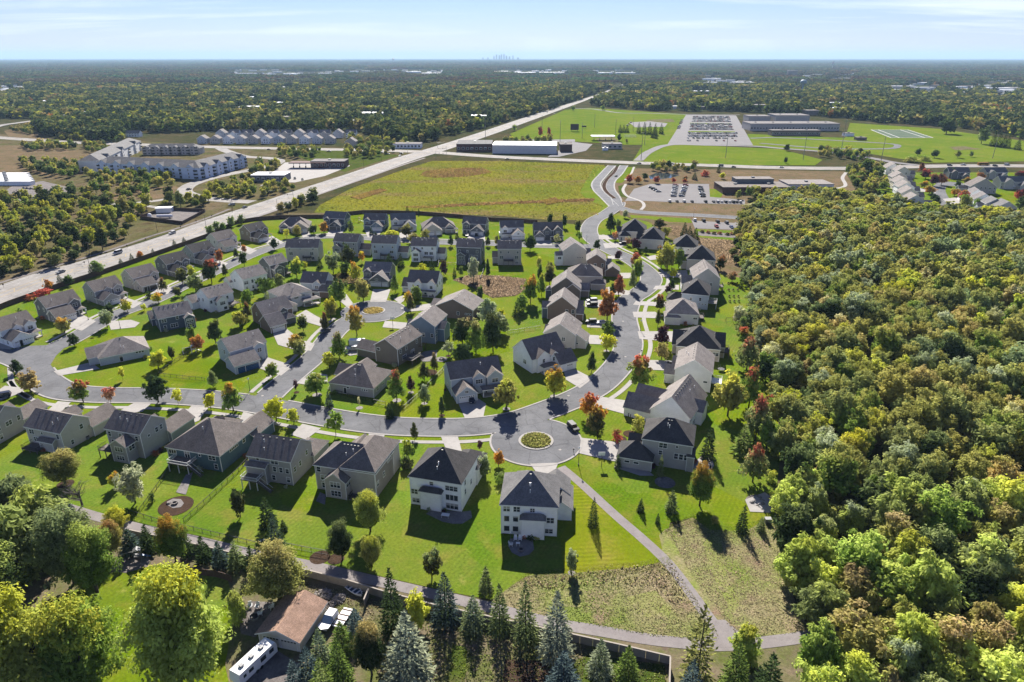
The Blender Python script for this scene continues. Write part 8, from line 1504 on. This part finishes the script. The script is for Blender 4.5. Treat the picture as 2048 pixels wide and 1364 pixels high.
m = MB(); m.prism([(-1.05, 1.2), (-.85, 2.0), (.85, 2.0), (1.05, 1.2)], -.2, 1.7); m.build('cover', M['white'], o); M['boat_blue'] = plain('blue_cover', (.10, .17, .30), .4); m = MB(); m.poly([(-1.5, -1.0, 1.22), (-.21, -.86, 2.0), (-.21, .86, 2.0), (-1.5, 1.0, 1.22)]); m.poly([(-1.5, -1.0, 1.22), (-.21, -1.04, 1.22), (-.21, -.86, 2.0)]); m.poly([(-1.5, 1.0, 1.22), (-.21, .86, 2.0), (-.21, 1.04, 1.22)]); m.build('windscreen', M['boat_blue'], o)
for s in (-1, 1): m = MB(); m.bar((.6, s * 1.0 - .1, .3), (.6, s * 1.0 + .1, .3), .3, n=10); m.build('wheel', M['tyre'], o)
m = MB(); m.bar((-3.0, 0, .45), (-4.3, 0, .4), .05); m.build('tow_bar', M['white'], o)
o = thing('flat_trailer', 686, 1240, 74, 'white flat boat trailer covered with leaves, half under the blue spruce', 'trailer', None, .1); m = MB(); m.box(-2.4, 2.4, -1.0, 1.0, .5, .62); m.build('bed', M['white'], o)
for i in range(4): m = MB(); m.box(-2.1 + i * 1.3, -1.9 + i * 1.3, -1.0, 1.0, .62, .7); m.build('slat', M['wood'], o)
for s in (-1, 1): m = MB(); m.bar((0, s * 1.1 - .1, .3), (0, s * 1.1 + .1, .3), .3, n=10); m.build('wheel', M['tyre'], o)
o = thing('travel_trailer', 511, 1336, 62, 'long white travel trailer with dark side windows before the garage', 'camper', None, .1)
m = MB(); m.prism([(-4.2, .5), (-4.4, 1.2), (-4.1, 2.9), (3.9, 3.0), (4.2, 2.4), (4.2, .5)], -1.22, 1.22, axis='y'); bm = m.build('body', M['white'], o)
for (x0, x1, z0, z1, s) in [(-2.2, -1.2, 1.5, 2.2, -1), (.4, 1.6, 1.4, 2.3, -1), (2.4, 3.4, 1.5, 2.3, -1), (-3.4, -2.8, 1.5, 2.1, -1)]:
    m = MB(); m.box(x0, x1, s * 1.24 - .02, s * 1.24 + .02, z0, z1); m.build('window', M['glass'], o)
m = MB(); m.box(-.6, .1, -1.25, -1.22, .6, 2.5); m.build('door', M['white'], o)
for x in (-2.6, -.4, 1.8): m = MB(); m.box(x - .35, x + .35, -.35, .35, 3.0, 3.28); m.build('roof_vent', M['grey_metal'], o)
for x in (-.6, .4):
    for s in (-1, 1): m = MB(); m.bar((x, s * 1.15 - .12, .36), (x, s * 1.15 + .12, .36), .36, n=10); m.build('wheel', M['tyre'], o)
o = thing('cargo_trailer', 1002, 473, 4, 'small white cargo trailer on the driveway of the back row', 'trailer', None, .14); m = MB(); m.box(-1.1, 1.1, -2.2, 2.2, .5, 2.6); m.build('body', M['white'], o)
for s in (-1, 1): m = MB(); m.bar((s * 1.1 - .1, 0, .33), (s * 1.1 + .1, 0, .33), .33, n=10); m.build('wheel', M['tyre'], o)
o = thing('enclosed_trailer', 715, 692, 0, 'white enclosed trailer beside the olive house garage', 'trailer', None, .14); m = MB(); m.box(-2.8, 2.8, -1.1, 1.1, .5, 2.6); m.build('body', M['white'], o)
for x in (-.5, .5): m = MB(); m.bar((x, -1.15, .33), (x, -1.0, .33), .33, n=10); m.build('wheel', M['tyre'], o)
# firewood: each log a part
lm = MB(); lm.bar((-.28, 0, 0), (.28, 0, 0), .13, n=6); M['log'] = plain('split_log', (.34, .30, .27), .9, var=.45, scale=4); lm = lm.mesh('log', M['log'])
for px, py, rx, ry, n, lb in [(640, 1196, 2.6, 1.9, 190, 'large heap of split firewood behind the garage'), (678, 1199, 1.5, 1.2, 90, 'smaller heap of firewood right of the large heap'), (662, 1212, 1.2, .8, 30, 'scatter of split logs between the two heaps')]:
    o = thing('firewood_heap', px, py, 60, lb, 'firewood', 'firewood heaps'); g = random.Random(px)
    for i in range(n):
        a, r = g.uniform(0, 6.28), math.sqrt(g.random()); z = (1 - r) * 1.1 * g.uniform(.3, 1) + .12; l = link('log', lm, o, (math.cos(a) * r * rx, math.sin(a) * r * ry, z)); l.rotation_euler = (g.uniform(-.4, .4), g.uniform(-.5, .5), g.uniform(0, 6.28))
# play set, swing sets
def playset(px, py, yaw, label, mat='wood', slide='white'):
    o = thing('swing_set', px, py, yaw, label, 'swing set', 'play sets')
    m = MB(); m.bar((-2.2, 0, 2.3), (2.0, 0, 2.3), .08); m.build('beam', M[mat], o)
    for x in (-2.2, .6, 2.0):
        for s in (-1, 1): m = MB(); m.bar((x, 0, 2.3), (x, s * 1.0, 0), .06); m.build('leg', M[mat], o)
    for x in (-1.5, -.4): m = MB(); m.box(x - .22, x + .22, -.1, .1, .5, .55); m.build('swing_seat', M['black'], o); m = MB(); m.bar((x - .2, 0, .5), (x - .2, 0, 2.25), .015, n=4); m.bar((x + .2, 0, .5), (x + .2, 0, 2.25), .015, n=4); m.build('swing_chain', M['grey_metal'], o)
    m = MB(); m.box(.7, 1.9, -.6, .6, 1.2, 1.3); m.build('platform', M[mat], o); m = MB(); m.prism([(.5, 2.5), (1.3, 3.1), (2.1, 2.5), (2.1, 2.42), (1.3, 3.0), (.5, 2.42)], -.7, .7, axis='y'); m.build('roof', M[mat], o)
    m = MB(); m.prism([(1.9, 1.25), (3.9, .25), (3.9, .15), (1.9, 1.15)], -.25, .25, axis='y'); m.build('slide', M[slide], o)
M['slide_blue'] = plain('slide_blue', (.06, .20, .48), .4)
playset(264, 1122, 20, 'grey play frame with blue slide in the shade of the left trees', 'grey_metal', 'slide_blue'); playset(715, 444, 10, 'brown wooden swing set behind the blue-brown house', 'wood'); playset(380, 706, 30, 'white play set between two lawns below the navy house', 'white'); playset(1462, 646, 0, 'wooden play set at the wood edge behind the low hipped house', 'wood'); playset(486, 738, 30, 'white climbing frame beside the blue garage doors', 'white')
def trampoline(px, py, r, label):
    o = thing('trampoline', px, py, 0, label, 'trampoline', 'trampolines'); m = MB(); m.cyl(0, 0, .78, .84, r, n=20); m.build('mat', M['black'], o); m = MB()
    for i in range(8): a = 6.283 * i / 8; m.bar((math.cos(a) * r, math.sin(a) * r, 0), (math.cos(a) * r, math.sin(a) * r, 1.9), .035, n=5)
    m.build('frame', M['grey_metal'], o)
trampoline(757, 460, 1.8, 'round black trampoline behind the blue-brown house'); trampoline(1442, 742, 1.2, 'small black trampoline on the pale grey house deck lawn')
# chair garden at the wood edge
k = 0
for j, y in enumerate((568, 581, 594, 604)):
    for i, x in enumerate((1456, 1465, 1474)): chair(x + j, y, 180, '%s-row %s timber lounge chair in the chair garden at the wood edge' % (['back', 'second', 'third', 'front'][j], ['left', 'middle', 'right'][i]), 'wood', 'chair garden', .05)
# utility yard equipment and west yard rocks
o = thing('tank_shed', 330, 424, 8, 'white flat-roofed shed in the utility yard', 'shed', None, .1); m = MB(); m.box(-5, 5, -3, 3, 0, 3); m.build('wall', M['white'], o); m = MB(); m.box(-5.3, 5.3, -3.3, 3.3, 3, 3.25); m.build('roof', M['white'], o)
o = thing('storage_tank', 330, 436, 5, 'long white horizontal tank in the utility yard', 'tank', None, .1); m = MB(); m.bar((-5, 0, 1.3), (5, 0, 1.3), 1.0, n=12); m.build('tank', M['white'], o)
for x in (-3, 3): m = MB(); m.box(x - .2, x + .2, -.8, .8, 0, .6); m.build('support', M['grey_metal'], o)
o = thing('storage_tank', 300, 436, 0, 'round white vessel left of the long tank', 'tank', None, .1); m = MB(); m.lathe([(1.3, 0), (1.3, 2.2), (.8, 2.9), (.01, 3.1)], 12); m.build('tank', M['white'], o)
for i in range(7): x = 48 + i * 7; m = MB(); m.lathe([(1.6, 0), (1.2, .9), (.3, 1.5), (.02, 1.6)], 8); o = m.build('spoil_heap', M['rock'], None, at(x, 377 + i * .6)); tag(o, 'small pale gravel heap, %s of the line in the grey yard' % TN[i], 'gravel heap', 'gravel heaps')
for i, (x, y) in enumerate([(1405, 465), (1416, 466), (1428, 468), (1440, 468), (1455, 470), (1463, 469)]): t = ('rust', 'brown') if i % 2 else ('dolive', 'brown'); plant('b', *t, at(x, y), 1.8, 3.4, '%s bush in the gravel garden plot, %s from the left' % (CWORD[t[0]], TN[i]), 'garden plot bushes')
# football field markings and goals
sheet('football_field', [(1742, 260), (1815, 260), (1866, 276), (1782, 276)], .35, 'field'); M['turf'] = ground_mat('turf_field', (.16, .21, .15), (.19, .235, .17), .05); bpy.data.objects['football_field'].data.materials[0] = M['turf']
for a, b_ in [((1742, 260), (1815, 260)), ((1782, 276), (1866, 276)), ((1742, 260), (1782, 276)), ((1815, 260), (1866, 276)), ((1756, 260), (1799, 276)), ((1800, 260), (1850, 276))]: ribbon('field_line', [at(*a), at(*b_)], -.8, .8, .40, 'white_line')
ribbon('running_track', curve(pts([(1500, 277), (1560, 276), (1700, 283), (1780, 288), (1795, 293), (1770, 298), (1650, 297), (1520, 287)]), 4), -4, 4, .38, 'asphalt')
# ------------------------------------------------------------------ low growth: crop rows, meadow grass, island planting
def tufts(name, poly, n, h, w, tint, tint2, seed, z=.03, mat='tuft', rows=None):
    rs = np.random.default_rng(seed); W_ = [at(*q) for q in poly] if not isinstance(poly[0], Vector) else poly; A = np.array([(p.x, p.y) for p in W_]); lo, hi_ = A.min(0), A.max(0); P = rs.uniform(lo, hi_, (n * 3, 2)); ins = np.zeros(len(P), bool); j = len(A) - 1
    for i in range(len(A)):
        c = ((A[i, 1] > P[:, 1]) != (A[j, 1] > P[:, 1])) & (P[:, 0] < (A[j, 0] - A[i, 0]) * (P[:, 1] - A[i, 1]) / (A[j, 1] - A[i, 1] + 1e-9) + A[i, 0]); ins ^= c; j = i
    P = P[ins][:n]; n = len(P)
    if rows: ca, sa = math.cos(rows[1]), math.sin(rows[1]); u = P @ np.array([ca, sa]); v = P @ np.array([-sa, ca]); v = np.round(v / rows[0]) * rows[0] + rs.normal(size=n) * .12; P = np.stack([u * ca - v * sa, u * sa + v * ca], 1)
    a = rs.uniform(0, 6.28, n); d = np.stack([np.cos(a), np.sin(a)], 1); hh = h * rs.uniform(.5, 1.3, n); ww = w * rs.uniform(.6, 1.3, n); l = rs.normal(size=(n, 2)) * .35 * h
    V = np.zeros((n, 4, 3), np.float32); V[:, 0, :2] = P - d * ww[:, None] / 2; V[:, 1, :2] = P + d * ww[:, None] / 2; V[:, 2, :2] = P + d * ww[:, None] * .4 + l; V[:, 3, :2] = P - d * ww[:, None] * .4 + l; V[:, :2, 2] = z; V[:, 2, 2] = z + hh; V[:, 3, 2] = z + hh * .9
    me = bpy.data.meshes.new(name); me.vertices.add(n * 4); me.vertices.foreach_set('co', V.ravel()); me.loops.add(n * 4); me.loops.foreach_set('vertex_index', np.arange(n * 4, dtype=np.int32)); me.polygons.add(n); me.polygons.foreach_set('loop_start', np.arange(0, n * 4, 4, dtype=np.int32))
    pat = np.array([mnoise.noise(Vector((x * .04, y * .04, seed))) for x, y in P]); tp = np.clip((pat * 1.6 + rs.normal(size=n) * .25 + .35), 0, 1)
    for nm, arr in (('var', rs.uniform(0, 1, n)), ('top', tp)): me.attributes.new(nm, 'FLOAT', 'POINT').data.foreach_set('value', np.repeat(arr.astype(np.float32), 4))
    me.materials.append(M[mat]); me.update(); o = link(name, me); o['tint'] = list(tint); o['tint2'] = list(tint2); return tag(o, kind='stuff')
tufts('crop_rows', CROP, 16000, .4, .9, (.17, .175, .022), (.22, .19, .04), 3, rows=(1.5, .25))
for sd, pl in ((21, [(800, 414), (960, 406), (1190, 397), (1186, 403), (1000, 409), (850, 417)]), (22, [(850, 343), (900, 336), (965, 336), (985, 345), (930, 354), (870, 356), (838, 352)]), (23, [(1080, 402), (1110, 396), (1122, 404), (1095, 410)]), (24, [(700, 395), (760, 378), (775, 381), (720, 399)])): tufts('crop_rows', pl, 3800, .5, 1.0, (.21, .12, .06), (.27, .19, .05), sd)
tufts('meadow_grass', MEAD_A, 7000, .16, .2, (.33, .27, .16), (.24, .31, .07), 4); tufts('meadow_grass', MEAD_B, 7000, .16, .2, (.36, .29, .18), (.26, .31, .08), 5)
tufts('meadow_brush', [(1040, 1160), (1140, 1147), (1320, 1126), (1350, 1140), (1372, 1195), (1350, 1215), (1310, 1170), (1240, 1172), (1100, 1180), (1050, 1172)], 500, .35, .3, (.34, .24, .16), (.24, .25, .08), 6)
tufts('prairie_grass', PRB, 6000, .4, .45, (.34, .25, .17), (.28, .20, .13), 7); tufts('prairie_grass', PRC, 2500, .7, .5, (.22, .16, .09), (.14, .12, .04), 8)
tufts('prairie_grass', [(1340, 452), (1380, 458), (1392, 476), (1480, 482), (1492, 510), (1440, 538), (1425, 505), (1380, 485), (1345, 470)], 9000, .4, .5, (.34, .25, .16), (.28, .2, .12), 9)
tufts('yard_weeds', [(560, 1150), (760, 1200), (1000, 1262), (1150, 1292), (1335, 1335), (1335, 1400), (1000, 1420), (700, 1300)], 8000, .2, .25, (.26, .21, .12), (.17, .21, .05), 10)
for c, s in ((BULB1, 11), (BULB2, 12)):
    tufts('island_planting', [c + Vector((math.cos(2 * math.pi * i / 24) * 4.1, math.sin(2 * math.pi * i / 24) * 4.1, 0)) for i in range(24)], 1500, .4, .35, (.24, .27, .06) if s == 11 else (.42, .32, .10), (.34, .30, .11) if s == 11 else (.48, .34, .13), s, .2)
tufts('meadow_fringe', [(1030, 1165), (1060, 1140), (1140, 1136), (1280, 1124), (1340, 1112), (1345, 1130), (1322, 1136), (1280, 1146), (1140, 1160), (1062, 1162)], 2600, .1, .16, (.24, .32, .04), (.34, .30, .10), 14)
tufts('meadow_fringe', [(1320, 1062), (1385, 1026), (1420, 1050), (1490, 1052), (1548, 1026), (1556, 1050), (1490, 1075), (1420, 1074), (1385, 1048), (1345, 1075)], 2600, .1, .16, (.24, .32, .04), (.34, .30, .12), 15)
# ------------------------------------------------------------------ air
hz = MB(); hz.box(-49000, 49000, -3500, 49000, -1.2, 330.0); ho = hz.build('haze', []); tag(ho, kind='stuff')
m = bpy.data.materials.new('haze_air'); m.use_nodes = True; nt = m.node_tree; nt.nodes.clear(); out = nt.nodes.new('ShaderNodeOutputMaterial'); pv = nt.nodes.new('ShaderNodeVolumePrincipled')
pv.inputs['Color'].default_value = (.52, .76, 1.0, 1); pv.inputs['Density'].default_value = HAZE_DENSITY; pv.inputs['Anisotropy'].default_value = 0.0
nt.links.new(pv.outputs[0], out.inputs['Volume']); ho.data.materials.append(m)
